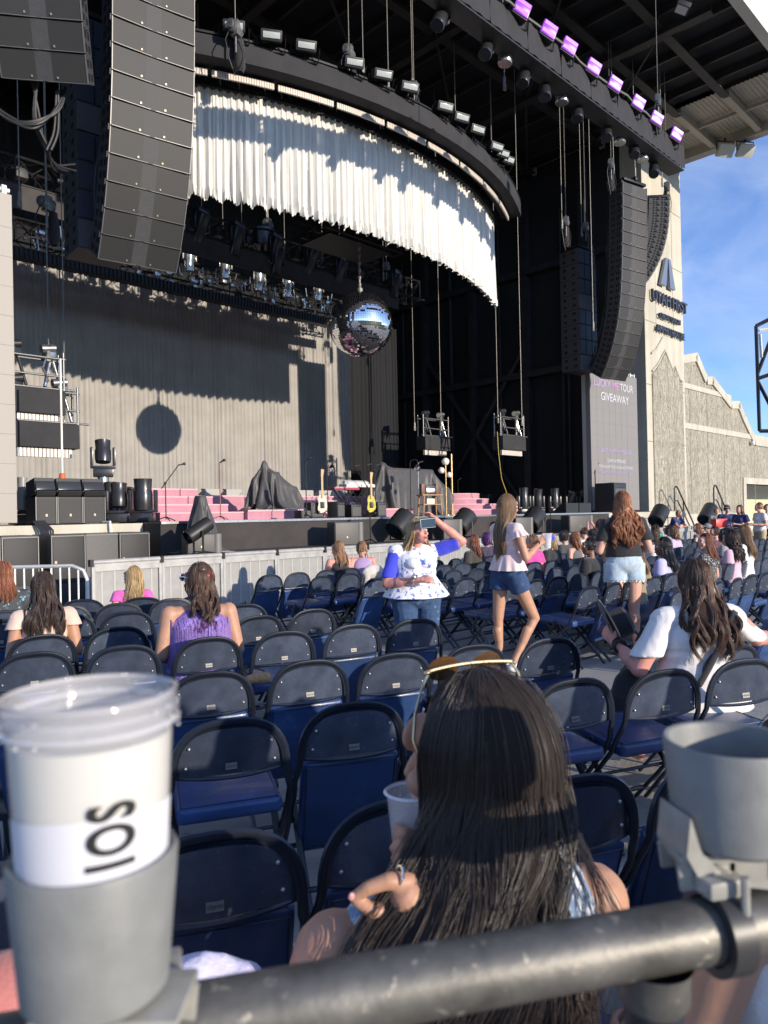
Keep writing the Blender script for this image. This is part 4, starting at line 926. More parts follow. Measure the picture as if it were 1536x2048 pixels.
# front fills and gear on the left
def fill(x0, x1, t, h, lab):
    s0, s1 = ST(x0, t), ST(x1, t); wd = s1-s0-.01; o = T('front_fill_speaker', lab, 'speaker', S((s0+s1)/2, t, DK), ST45, 'three front fill speakers on the stage edge')
    mb = MB(); lo = h*.66
    mb.prism([(-wd/2, 0), (wd/2, 0), (wd/2, lo), (-wd/2, lo)], 0, .45); mb.box((0, .24, lo+.16), (wd-.02, .42, .3), rotm(-.18, 0, 0), .01); mb.build('cabinet', CAB, o, False)
    mb = MB(); mb.box((0, -.008, lo*.48), (wd-.05, .016, lo*.9)); mb.build('grille', GRILLE, o, False)
    mb = MB(); mb.box((0, .0, lo+.06), (wd-.03, .05, .12), rotm(.7, 0, 0), .02); mb.box((0, .03, lo+.2), (wd-.03, .06, .17), rotm(-.35, 0, 0), .02); mb.build('horn', M('horn_black', (.03, .03, .03), .25, coat=.3), o)
    mb = MB(); mb.box((0, -.02, .15), (.035, .01, .045)); mb.build('badge', LOGO, o)
    mb = MB(); mb.box((-wd/2+.008, -.006, lo/2), (.014, .03, lo)); mb.box((wd/2-.008, -.006, lo/2), (.014, .03, lo)); mb.build('edge', EDG, o)
for a, b, l in ((70, 114, 'left'), (114, 166, 'middle'), (166, 211, 'right')): fill(a, b, 13.5, .72, l+' one of the three grey front fill speakers on the stage edge')
gm = 'moving lights standing on the left of the stage'
mover(at(45, 14.3, DK), ST45-.6, 'slim grey moving light behind the left screen edge', R(-6), gm, L=.62, r=.09, body=M('grey_fixture', (.22, .22, .21), .4))
mover(at(238, 14.6, DK), ST45-.5, 'squat moving light right of the front fill speakers', R(-8), gm, L=.5, r=.17)
mover(at(287, 14.2, DK), ST45-.7, 'tall barrel moving light left of the pink steps', R(0), gm, L=.66, r=.19)
mover(at(262, 17.0, DK), ST45+.5, 'moving light half hidden behind the tall barrel one', R(20), gm, L=.55, r=.17)
mover(at(221, 15.5, DK), ST45+.5, 'thin dark moving light directly behind the speakers', R(0), gm, L=.66, r=.13)
o = T('light_stand', 'chrome wind up stand carrying a moving light behind the front fills', 'stand', at(208, 15.8, DK), ST45); mb = MB(); mb.cyl((0, 0, 0), (0, 0, .9), .04); mb.cyl((0, 0, .85), (0, 0, 1.0), .12)
for k in range(3): a = 2.1*k; mb.cyl((0, 0, .4), (.35*math.cos(a), .35*math.sin(a), 0), .02)
mb.box((0, 0, .66), (.2, .2, .12), bev=.03); mb.tube([(.1, 0, .7), (.25, 0, .8), (.3, .1, .6), (.1, .05, .5)], .015, 6); mb.build('stand', CHR, o)
mover(at(208, 15.8, DK+1.0), ST45-.4, 'moving light raised on a chrome stand above the fills', R(-12), gm, L=.5, r=.17, base=True)
o = T('orange_cone_pole', 'white pole with an orange base sleeve behind the front fills', 'pole', at(126, 15.0, DK), ST45); mb = MB(); mb.cyl((0, 0, .8), (0, 0, 3.3), .022); mb.build('pole', M('white_pole', (.75, .73, .68), .5), o)
mb = MB(); mb.lathe([(.16, .78), (.13, .84), (.07, .88), (.05, 1.0), (.0, 1.02)], 14); mb.build('sleeve', M('orange_plastic', (.75, .12, .03), .5), o); MB().cyl((0, 0, 0), (0, 0, .8), .03).build('stem', CHK, o)
# right hand gear
gr = 'moving lights on the right of the stage'
for i, (x, h_, tl, l) in enumerate(((1048, .6, 0, 'first moving light from the left beyond the pink girl'), (1076, .55, 5, 'second moving light from the left beyond the pink girl'), (1110, .6, 0, 'third moving light in the row on the right of the stage'), (1142, .45, 25, 'short tilted moving light between two upright ones'), (1170, .5, -20, 'moving light leaning left before the grey screen'), (1193, .7, 0, 'tallest moving light standing at the foot of the grey screen'))):
    mover(at(x, 15.2, DK), ST45-.4, l, R(tl), gr, L=h_*1.3, r=.17, body=HEADM)
for i, x in enumerate((1132, 1158)):
    o = T('wedge_monitor', ('left' if i == 0 else 'right')+' flat wedge monitor on the right stage edge', 'monitor', at(x, 13.6, DK), ST45, 'flat wedges on the right stage edge')
    mb = MB(); mb.prism([(-.25, 0), (.25, 0), (.25, .08), (-.12, .34), (-.25, .34)], -.4, .4, rotm(0, 0, R(90))); mb.build('case', BLKP, o); MB().box((0, -.06, .22), (.74, .02, .42), rotm(-.97, 0, 0)).build('grille', GRILLE, o)
amp(1222, 13.8, .95, 1.1, 'tall black speaker box standing before the grey screen', d=.8, name='stage_speaker', cat='speaker')
for i, (x, y, w_, h_, t, l) in enumerate(((930, 970, 1.4, .5, 22, 'flight case in the dark left of the cable crate'), (985, 972, 1.5, .9, 23, 'silver edged flight case under a tangle of cable'), (1030, 968, 2.0, 1.1, 24, 'wide black rack case with blue strip'), (1085, 965, 1.6, 1.5, 25, 'tall stacked rack cases in the stage shadow'), (1120, 980, 1.0, 1.1, 22, 'black case beside the standing moving lights'))):
    o = T('flight_case', l, 'flight case', at(x, t, DK), ST45, 'flight cases in the dark wing'); MB().box((0, 0, h_/2+.12), (w_, .7, h_), bev=.01).build('case', M('case_black', (.03, .033, .04), .5, var=.2, vs=6), o)
    mb = MB()
    for sx in (-1, 1):
        for sy in (-1, 1): mb.box((sx*w_/2, sy*.35, h_/2+.12), (.03, .03, h_))
    for z in (.12, h_*.6, h_+.12): mb.box((0, -.352, z), (w_, .02, .03))
    mb.build('edge', M('case_edge', (.35, .35, .36), .4, .8), o)
    mb = MB()
    for sx in (-1, 1): mb.cyl((sx*w_*.4, -.25, .06), (sx*w_*.4+.03, -.25, .06), .055, n=10)
    mb.build('wheel', BLK, o)
o = T('cable_pile', 'heap of coiled black cable on top of the rack cases', 'cable', at(1085, 25, DK+1.62), ST45); mb = MB()
for i in range(9): r = rnd.uniform(.3, .7); c = (rnd.uniform(-.2, .2), rnd.uniform(-.1, .1)); mb.tube([(c[0]+r*math.cos(a*.5), c[1]+.35*math.sin(a*.5), .03+.035*i+.02*math.sin(a)) for a in range(13)], .025, 5)
mb.build('coil', M('cable_grey', (.12, .12, .12), .6), o)
o = T('amber_cable', 'thin yellow cable falling in a curve from the right light pod', 'cable', at(998, 16, DK), ST45); s0 = 0; mb = MB(); mb.tube([(-.0, 0, 3.0), (.05, 0, 2.2), (.2, 0, 1.3), (.6, 0, .6), (1.2, -.2, .15), (1.5, -.3, .05)], .013, 6); mb.build('cable', M('amber_rubber', (.5, .38, .08), .5), o)
mb = MB(); mb.lathe([(.16, 0), (.12, .06), (.05, .1), (.0, .2)], 12, (1.5, -.3, 0)); mb.build('orange_sleeve', MATS['orange_plastic'], o)
# fans / snoot drums on the low platform
SN = M('snoot_black', (.02, .02, .02), .45, var=.2, vs=20)
def snoot(x, y, lab, t=11.9, r=.265, L=.56, tilt=R(52), rz=0.0):
    s = ST(x, t); o = T('drum_fan', lab, 'fan', S(s, t, .962), ST45+rz, 'black drum shaped fans on the low platform')
    rt = rotm(0, tilt, 0); c = Vector((0, 0, .42))
    mb = MB(); mb.lathe([(r*.9, -L/2), (r, -L/2+.03), (r, L/2-.03), (r*.97, L/2), (r*.88, L/2), (r*.88, L/2-.1)], 28, c, rt, cap=False); mb.build('drum', SN, o)
    mb = MB()
    for q in range(3): mb.lathe([(r*(.25+.25*q), L/2-.05), (r*(.25+.25*q)+.012, L/2-.04), (r*(.25+.25*q), L/2-.03)], 24, c, rt, cap=False)
    for q in range(6): a = q*PI/3; mb.cyl(c+rt @ Vector((.02, 0, L/2-.045)), c+rt @ Vector((r*.88*math.cos(a), r*.88*math.sin(a), L/2-.045)), .008, n=5)
    mb.lathe([(.001, L/2-.05), (.07, L/2-.04), (.07, -.05)], 16, c, rt, cap=False); mb.build('guard', SN, o)
    mb = MB(); mb.tube([(-.02, -r-.05, .42), (-.02, -r-.05, .05), (-.02, r+.05, .05), (-.02, r+.05, .42)], .02, 6); mb.tube([(-.22, -.2, .01), (-.02, -.2, .05), (.22, -.2, .01)], .02, 6); mb.build('bracket', CHK, o)
snoot(800, 1060, 'black drum fan left of the phone woman', 12.05); snoot(925, 1052, 'black drum fan right of the phone woman'); snoot(1066, 1048, 'black drum fan right of the girl in pink', r=.29)
snoot(396, 1085, 'long black drum tube before the covered stand', 11.55, .13, .5, R(60))
snoot(1317, 1050, 'open black drum beyond the barricade near the guard', 12.0, .3, .7, R(50)); snoot(1415, 1048, 'black drum tilted skyward beside the seated staff', 12.2, .3, .9, R(55))
def monitor(x0, x1, t, h, lab, rz=-.25):
    s0, s1 = ST(x0, t), ST(x1, t); wd = (s1-s0); o = T('stage_monitor', lab, 'speaker', S((s0+s1)/2, t, .962), ST45+rz, 'grey monitor boxes on the low platform')
    MB().box((0, .2, h/2), (wd*.7, .36, h), bev=.015).build('cabinet', CAB, o); MB().box((0, .01, h/2), (wd*.66, .02, h-.04), bev=.005).build('grille', M('monitor_grille', (.085, .08, .075), .5, bump=.1, bs=500), o)
    mb = MB(); mb.cyl((wd*.35+.06, .1, .01), (wd*.35+.06, .1, h-.01), .085, n=18); mb.build('side_panel', M('monitor_side', (.16, .155, .145), .5), o)
    mb = MB(); mb.box((0, -.004, h*.35), (.03, .01, .035)); mb.build('badge', LOGO, o)
monitor(365, 437, 11.6, .36, 'grey monitor box beside the long drum tube'); monitor(664, 722, 11.7, .5, 'grey monitor box left of the short mic stand'); monitor(884, 920, 11.7, .5, 'grey monitor box between two drum fans'); monitor(1030, 1062, 11.7, .5, 'grey monitor box partly behind the girl in pink'); monitor(1138, 1182, 11.7, .52, 'grey monitor box nearest the redhead')
# ground subs at the left
def sub(x0, x1, lab, grille=True):
    t = 12.35; s0, s1 = ST(x0, t), ST(x1, t); o = T('ground_subwoofer', lab, 'speaker', S((s0+s1)/2, t, 0), ST45, 'subwoofers standing before the stage'); wd = s1-s0-.006
    MB().box((0, .42, .69), (wd, .82, 1.37), bev=.01).build('cabinet', CAB if grille else M('sub_side', (.10, .095, .09), .6, var=.08, vs=30, bump=.1, bs=200), o)
    if grille:
        MB().box((0, -.002, .95), (wd-.06, .02, .74), bev=.004).build('grille', GRILLE, o); MB().box((0, -.002, .3), (wd-.06, .02, .5), bev=.004).build('grille', GRILLE, o)
        mb = MB(); mb.box((-wd/2+.07, -.016, .92), (.04, .01, .045)); mb.build('badge', LOGO, o)
        mb = MB()
        for x in (-wd/2+.012, wd/2-.012): mb.box((x, -.004, .69), (.016, .02, 1.33))
        mb.box((0, -.004, 1.345), (wd, .02, .014)); mb.build('edge', EDG, o)
    else: mb = MB(); mb.box((0, -.0, 1.345), (wd, .01, .014)); mb.build('edge', EDG, o)
sub(-70, 0, 'leftmost ground subwoofer, mostly cut by the photo edge'); sub(1, 77, 'ground subwoofer at the left edge with badge on its left'); sub(100, 170, 'ground subwoofer right of the dark gap'); sub(171, 236, 'plain faced ground subwoofer without a grille', False); sub(237, 298, 'rightmost ground subwoofer of the row')
o = T('cable_run', 'black cables dropping over the concrete stage edge', 'cable', at(76, 13.2, 1.56), ST45); mb = MB()
for k in range(6): mb.tube([(-.1+.03*k, .25, .02), (-.08+.035*k, -.02, .04), (.0+.04*k, -.12, -.12), (.05+.03*k, -.14, -.5)], .017, 6)
mb.build('cable', BLKP, o)
for x, l in ((219, 'white cable tie strap over the concrete ledge'),):
    o = T('cable_strap', l, 'cable', at(x, 13.2, 1.56), ST45); mb = MB(); mb.tube([(-.03, .2, .01), (0, -.02, .01), (.01, -.04, -.15), (0, -.045, -.4)], .02, 6); mb.build('strap', M('white_strap', (.7, .7, .68), .6), o)
# ------------------------------------------------------------------ barricade
BAR = M('barrier_aluminium', (.36, .355, .34), .48, .15, var=.18, vs=7, bump=.1, bs=90, wear=(.3, .29, .27), ws=5, wt=.66)
def perf():
    m = M('perforated_sheet', (.29, .285, .27), .6, .1, var=.12, vs=5); t, b = tn(m); c = t.nodes.new('ShaderNodeTexCoord'); v = t.nodes.new('ShaderNodeTexVoronoi'); v.inputs['Scale'].default_value = 55; v.inputs['Randomness'].default_value = .0
    r = t.nodes.new('ShaderNodeValToRGB'); r.color_ramp.elements[0].position = .14; r.color_ramp.elements[0].color = (.25, .25, .25, 1); r.color_ramp.elements[1].position = .24
    t.links.new(c.outputs['Object'], v.inputs[0]); t.links.new(v.outputs['Distance'], r.inputs[0]); t.links.new(r.outputs[0], b.inputs['Alpha']); return m
PERF = perf()
bp0 = T('crowd_barrier', 'x', 'barrier', S(4.55, 10.55), ST45, 'aluminium crowd barrier panels before the stage')
mb = MB(); Wb = 1.1; Hb = 1.0
for x in (.025, Wb-.025): mb.box((x, 0, Hb/2), (.045, .05, Hb-.04))
for z in (.06, Hb-.12): mb.box((Wb/2, 0, z), (Wb-.1, .045, .07))
mb.build('frame', BAR, bp0, False)
mb = MB(); mb.cyl((0.004, 0, Hb-.02), (Wb-.004, 0, Hb-.02), .038, n=12); mb.box((Wb/2, 0, Hb-.06), (Wb-.01, .05, .06)); mb.build('top_rail', BAR, bp0)
mb = MB(); mb.box((Wb/2, .012, Hb/2-.03), (Wb-.1, .004, Hb-.22)); mb.build('perforated_panel', PERF, bp0, False)
mb = MB()
for i in range(5): mb.box((.16+i*(Wb-.32)/4, .008, Hb/2-.03), (.022, .006, Hb-.23))
mb.build('rib', M('barrier_rib', (.40, .395, .375), .5), bp0, False)
mb = MB(); mb.box((Wb/2, -.45, .008), (Wb-.03, .9, .012)); mb.build('foot_plate', BAR, bp0, False)
mb = MB(); mb.box((0, 0, Hb-.03), (.05, .09, .1)); mb.build('clamp', BLK, bp0)
bp0['label'] = 'aluminium barrier panel, first of the line from its left end'
for k in range(1, 22):
    dup(bp0, S(4.55+1.1*k, 10.55), ST45, 'aluminium barrier panel, %s of the line from its left end' % ORD(k))
# bike racks
def bikerack(loc, rz, L, lab, n=11, H=1.1, posts=None):
    o = T('steel_barrier', lab, 'barrier', loc, rz, None); WM = M('pale_galvanised', (.62, .62, .60), .45, .5, var=.12, vs=9)
    mb = MB(); mb.tube([(0, 0, .15), (0, 0, H-.15), (.04, 0, H-.05), (.15, 0, H), (L-.15, 0, H), (L-.04, 0, H-.05), (L, 0, H-.15), (L, 0, .15)], .021, 8); mb.cyl((0, 0, .16), (L, 0, .16), .018); mb.build('frame', WM, o)
    for i in range(n): x = L*(i+1)/(n+1); MB().cyl((x, 0, .16), (x, 0, H-.01), .010, n=6).build('bar', WM, o)
    for x in (.2, L-.2): mb = MB(); mb.tube([(x, -.25, .0), (x, -.22, .04), (x, 0, .16), (x, .22, .04), (x, .25, 0)], .015, 6); mb.build('foot', WM, o)
    return o
p0 = G(-190, 1140, 1.1); p1 = G(174, 1131, 1.1); dv = (p1-p0); bikerack((p0.x, p0.y, 0), math.atan2(dv.y, dv.x), dv.length, 'round cornered steel barrier left of the perforated panels', 19)
s_e = 4.55+1.1*22
for k in range(4): bikerack(S(s_e+.1+k*1.9, 10.55+.15*k), ST45+.05, 1.8, 'upright barred steel barrier at the far right, %s from the panels' % ORD(k), 11, 1.1)
# ================================================================== CHAIRS
CHP = M('chair_paint', (.050, .063, .092), .27, .15, var=.3, vs=9, bump=.05, bs=140, wear=(.16, .15, .14), ws=42, wt=.66, coat=.15)
CHF = M('chair_frame_paint', (.012, .017, .028), .33, .15, var=.25, vs=9, wear=(.22, .15, .11), ws=70, wt=.68, coat=.2)
VIN = M('blue_vinyl', (.022, .052, .145), .34, var=.22, vs=7, bump=.12, bs=14, wear=(.04, .085, .18), ws=7, wt=.6, coat=.1)
def randomise(m, lo=.75, hi=1.35):
    t, b = tn(m); oi = t.nodes.new('ShaderNodeObjectInfo'); sc_n = t.nodes.new('ShaderNodeVectorMath'); sc_n.operation = 'SCALE'; sc_n.inputs[0].default_value = (37, 21, 13); t.links.new(oi.outputs['Random'], sc_n.inputs['Scale'])
    for n in [n for n in t.nodes if n.type == 'TEX_COORD']:
        add = t.nodes.new('ShaderNodeVectorMath'); add.operation = 'ADD'; tg = [l.to_socket for l in n.outputs['Object'].links]
        t.links.new(n.outputs['Object'], add.inputs[0]); t.links.new(sc_n.outputs[0], add.inputs[1])
        for s in tg: t.links.new(add.outputs[0], s)
    src = b.inputs['Base Color'].links[0].from_socket; mr = t.nodes.new('ShaderNodeMapRange'); mr.inputs[3].default_value = lo; mr.inputs[4].default_value = hi
    hs = t.nodes.new('ShaderNodeHueSaturation'); t.links.new(oi.outputs['Random'], mr.inputs[0]); t.links.new(mr.outputs[0], hs.inputs['Value']); t.links.new(src, hs.inputs['Color']); t.links.new(hs.outputs[0], b.inputs['Base Color'])
for m_ in (CHP, CHF, VIN): randomise(m_)
RIV = M('rivet_metal', (.55, .55, .55), .35, .8); PLT = M('maker_plate', (.20, .195, .18), .5, .3); PLX = M('plate_print', (.04, .04, .04), .6)
def lean(z): return -.20-.14*(z-.45)
def arch(k, r=.215, z0=.585, hh=.215):
    a = PI*k; c = math.cos(a); s_ = math.sin(a)
    return (r*math.copysign(abs(c)**.72, c), z0+hh*abs(s_)**.80)
def chair_proto(up, far):
    o = T('folding_chair', 'x', 'folding chair', (0, 0, -30))
    fr = MB(); pts = [(.225, .25, .01), (.228, -.02, .29), (.23, -.15, .43), (.232, -.19, .50), (.218, lean(.56), .555)]
    pts += [(arch(i/18)[0], lean(arch(i/18)[1])-.012, arch(i/18)[1]) for i in range(0, 19)]
    pts += [(-x, y, z) for x, y, z in reversed(pts[:5])]
    fr.tube(pts, .0138 if not far else .016, 8 if not far else 5, flat=.72)
    leg = []
    for sx in (-1, 1):
        m = MB(); m.tube([(sx*.2, .12, .42), (sx*.2, -.05, .25), (sx*.2, -.3, .01)], .0145, 6); leg.append(m)
    cb = MB(); cb.cyl((-.21, -.235, .085), (.21, -.235, .085), .011, n=6); cb.cyl((-.225, .17, .09), (.225, .17, .09), .011, n=6); cb.cyl((-.225, -.0, .27), (.225, 0, .27), .008, n=6)
    for sx in (-1, 1): cb.box((sx*.212, .05, .38), (.012, .03, .16), rotm(.5, 0, 0))
    bpn = MB()
    def pf(off):
        def f(u, v):
            k = u; x, z = arch(k, .197, .60, .178)
            zc = .60; xx = x*v; zz = zc+(z-zc)*v
            if v == 0: zz = zc
            y = lean(zz)-.028*(1-(xx/.2)**2)+off; return Vector((xx, y, zz))
        return f
    bpn.grid(pf(-.002), 24 if not far else 12, 5); bpn2 = MB(); bpn2.grid(pf(.012), 24 if not far else 12, 5)
    o0 = len(bpn.v); bpn.v += bpn2.v; bpn.f += [tuple(reversed([i+o0 for i in f])) for f in bpn2.f]
    lipm = MB(); lip = [Vector((x, lean(.60)-.028*(1-(x/.2)**2)+.004, .598-.012*(1-(x/.2)**2))) for x in [-.2+.4*i/12 for i in range(13)]]; lipm.tube(lip, .008, 6)
    lp2 = [Vector((arch(i/18, .2, .6, .182)[0], lean(arch(i/18, .2, .6, .182)[1])-.012, arch(i/18, .2, .6, .182)[1])) for i in range(19)]; lipm.tube(lp2, .007, 5)
    st_ = MB()
    if up: st_.box((0, -.115, .375), (.405, .062, .44), rotm(R(20), 0, 0), .024)
    else: st_.box((0, .02, .445), (.405, .43, .065), rotm(R(3), 0, 0), .024)
    if far:
        for m in leg+[cb]:
            k = len(fr.v); fr.v += m.v; fr.f += [tuple(i+k for i in f) for f in m.f]
        k = len(bpn.v); bpn.v += lipm.v; bpn.f += [tuple(i+k for i in f) for f in lipm.f]
        fr.mi = [0]*len(fr.f); fr.build('frame', CHF, o); bpn.build('backrest', CHP, o, ang=60); st_.build('seat', VIN, o, ang=60); return o
    fr.build('frame', CHF, o); bpn.mi = [0]*len(bpn.f); bpn.cur = 1; [bpn.sph((x, lean(z)-.028*(1-(x/.2)**2)-.004, z), .0062, 8, 5) for x, z in ((-.165, .635), (.165, .635), (-.152, .71), (.152, .71))]; bp_ = bpn.build('backrest', [CHP, RIV], o, ang=60); lipm.build('rim', CHF, bp_)
    for m in leg: m.build('leg', CHF, o)
    cb.build('crossbar', CHF, o); se = st_.build('seat', VIN, o, ang=60)
    pi = MB()
    if up: 
        pts = [(x, z) for x, z in ((-.185, -.2), (.185, -.2), (.185, .2), (-.185, .2))]; r_ = rotm(R(20), 0, 0); pi.tube([Vector((0, -.115, .375))+r_ @ Vector((x, -.0315, z)) for x, z in pts], .0022, 4, closed=True)
        pi.box(Vector((0, -.115, .375))+r_ @ Vector((0, .033, -.06)), (.37, .012, .3), r_)
    else: r_ = rotm(R(3), 0, 0); pi.tube([Vector((0, .02, .445))+r_ @ Vector((x, y, .033)) for x, y in ((-.185, -.2), (.185, -.2), (.185, .2), (-.185, .2))], .0022, 4, closed=True); pi.box((0, .02, .408), (.36, .36, .014))
    pi.build('piping', CHF, se)
    pl = MB(); pl.cur = 0; pl.box((.0, lean(.63)-.0315, .632), (.042, .004, .024), rotm(R(-8), 0, 0)); p_ = pl.build('maker_plate', PLT, bp_, False)
    tm = text_mesh('clarin', .017, .0006, 'plate_text', PLX, bp_, (0, lean(.63)-.0345, .627), (R(82), 0, 0))
    return o
CH = {(u, f): chair_proto(u, f) for u in (True, False) for f in (True, False)}
def place(P, ang, up, far, lab, grp, tilt=0.0):
    k = CH[(up, far)]; o = dup(k, (P.x, P.y, .004), lab and ang, lab); o.rotation_euler = (rnd.gauss(0, .010), rnd.gauss(0, .008), ang); o['group'] = grp; return o
rows = [((423, 1665), (1145, 1558), 2, -1, 4), ((460, 1437), (1490, 1325), 5, -2, 5), ((415, 1345), (1095, 1278), 4, -2, 4), ((245, 1293), (835, 1241), 4, -2, 4), ((82, 1273), (627, 1222), 4, -1, 4), ((0, 1242), (490, 1210), 4, -1, 4), ((10, 1223), (345, 1201), 3, -1, 3), ((40, 1205), (283, 1197), 2, -1, 3)]
ups = {0: '1111 11', }
seatup = {(0, 0): 1, (0, 1): 1, (0, 2): 1, (0, 3): 1, (0, -1): 1, (1, 0): 0, (1, 1): 1, (1, 2): 1, (1, 3): 0, (1, 4): 0, (1, 5): 0, (2, 0): 1, (2, 1): 1, (2, 2): 1, (2, 3): 0, (2, 4): 1, (3, 1): 0, (3, 2): 0, (3, 3): 1, (3, 4): 1, (3, 0): 1, (4, 0): 0, (4, 1): 1, (4, 3): 1, (4, 4): 1, (7, 2): 0}
LROW = []
for ri, (a, b, n, k0, k1) in enumerate(rows):
    A = G(a[0], a[1], .80); B = G(b[0], b[1], .80); d = (B-A)/n; d.z = 0; ang = math.atan2(d.y, d.x); LROW.append((A, d, ang))
    for k in range(k0, k1+1):
        P = A+d*k+Vector((math.sin(ang), -math.cos(ang), 0))*-.24; up = seatup.get((ri, k), rnd.random() < .6)
        if ri == 0 and k == 4: continue
        place(P+Vector((rnd.uniform(-.012, .012), rnd.uniform(-.012, .012), 0)), ang+rnd.uniform(-.05, .05), bool(up), ri > 5, 'navy chair %s from left in %s row from the rail, seat %s' % (ORD(k-k0), ORD(ri), 'folded up' if up else 'down'), 'empty folding chairs of the near left block')
# right block
RD_ = Vector((.707, .707, 0)); cnt = 0
rup = {(0, 0): 1, (0, 1): 1, (1, 0): 0, (1, 1): 0, (2, 0): 1, (2, 1): 0, (3, 0): 0, (4, 0): 0, (4, 1): 0, (5, 0): 0, (5, 1): 1, (5, 2): 1, (5, 3): 1, (5, 4): 1, (6, 0): 1, (7, 0): 1}
def RP(i, j): return Vector((-1.585+.72*i-.0*j, 9.95-.486*i, 0))+RD_*(.485*j+(.9 if j > 12 else 0))
used = 0
for i in range(8):
    for j in range(34):
        P = RP(i, j); zz = P.y
        if P.x/zz > .55 or P.x > 11.5: continue
        P = P+NS*.2; up = rup.get((i, j), rnd.random() < .5)
        blk = 'right block' if j <= 12 else 'distant far block'
        place(P, ST45+rnd.uniform(-.07, .07), bool(up), zz > 9.0, 'dark chair %s from aisle in %s row of %s' % (ORD(j if j <= 12 else j-13), ORD(i), blk), 'folding chairs of the '+blk); used += 1
place(W(1390, 1024, 4.27), LROW[2][2], False, False, 'folding chair under the seated woman in the white shirt', 'empty folding chairs of the near left block')
for k_, o in CH.items():
    for c in [c for k in o.children for c in k.children]+list(o.children)+[o]: bpy.data.objects.remove(c)
# ================================================================== PEOPLE
from mathutils import noise as mnoise
V = Vector
def blob(name, prims, mat, parent, vox=.012, it=3, wr=0.0, wf=9.0, wst=(1, 1, 1), cut=None):
    mb = MB(); rr = 10
    for p in prims:
        k = p[0]
        if k == 'c':      # tapered capsule a, ra, b, rb
            _, a, ra, b, rb = p; a = V(a); b = V(b); x, y, d = frame(b-a) if (b-a).length > 1e-5 else frame(V((0, 0, 1)))
            L = (b-a).length; prof = [(max(1e-4, ra*math.cos(t)), -ra*math.sin(t)) for t in (R(88), R(60), R(30), 0)]+[(max(1e-4, rb*math.cos(t)), L+rb*math.sin(t)) for t in (0, R(30), R(60), R(88))]
            mb.lathe(prof, 14, a, Matrix((x, y, d)).transposed())
        elif k == 'f':    # flat ended cone with elliptic section a, ra, b, rb, squash
            _, a, ra, b, rb, q = p; a = V(a); b = V(b); x, y, d = frame(b-a)
            if abs(d.z) > .5: x = V((1, 0, 0)); y = d.cross(x).normalized()
            Mx = Matrix((x, y*q, d)).transposed(); mb.lathe([(ra, 0), (rb, (b-a).length)], 28, a, Mx)
        elif k == 'e':
            _, c, rad, rot = p if len(p) == 4 else (*p, None); mb.sph(c, 1, 18, 12, rot, rad)
    me = bpy.data.meshes.new('t'); me.from_pydata(mb.v, [], mb.f); bm = bmesh.new(); bm.from_mesh(me); bmesh.ops.recalc_face_normals(bm, faces=bm.faces); bm.to_mesh(me); bm.free()
    o = bpy.data.objects.new('t', me)
    m = o.modifiers.new('r', 'REMESH'); m.mode = 'VOXEL'; m.voxel_size = vox; m.use_smooth_shade = True
    if it: s = o.modifiers.new('s', 'SMOOTH'); s.iterations = it; s.factor = .5
    me2 = bake(o)
    me2.name = name
    if wr:
        n = len(me2.vertices); co = np.empty(n*3, dtype=np.float32); me2.vertices.foreach_get('co', co); co = co.reshape(-1, 3); no = np.empty(n*3, dtype=np.float32); me2.vertex_normals.foreach_get('vector', no); no = no.reshape(-1, 3)
        d = np.array([(lambda q: mnoise.fractal(q, 1.0, 2.0, 3)+.6*abs(mnoise.noise(q*.7+V((3, 1, 7)))))(V((c[0]*wf*wst[0], c[1]*wf*wst[1], c[2]*wf*wst[2]))) for c in co], dtype=np.float32)
        co += no*(d*wr)[:, None]; me2.vertices.foreach_set('co', co.ravel())
    me2.materials.clear(); me2.materials.append(mat); me2.polygons.foreach_set('use_smooth', [True]*len(me2.polygons))
    oo = bpy.data.objects.new(name, me2); COL.objects.link(oo); oo.parent = parent; return oo
def hairmat(name, col, col2=None, rough=.38):
    if name in MATS: return MATS[name]
    m = M(name, col, rough, spec=.6); t, b = tn(m); g = t.nodes.new('ShaderNodeNewGeometry'); r = t.nodes.new('ShaderNodeValToRGB'); c2 = col2 or [c*1.9 for c in col]
    r.color_ramp.elements[0].color = (*[c*.75 for c in col], 1); r.color_ramp.elements[1].color = (*c2, 1); e = r.color_ramp.elements.new(.6); e.color = (*col, 1)
    t.links.new(g.outputs['Random Per Island'], r.inputs[0]); t.links.new(r.outputs[0], b.inputs['Base Color']); b.inputs['Sheen Weight'].default_value = .15; return m
BASEM = {}
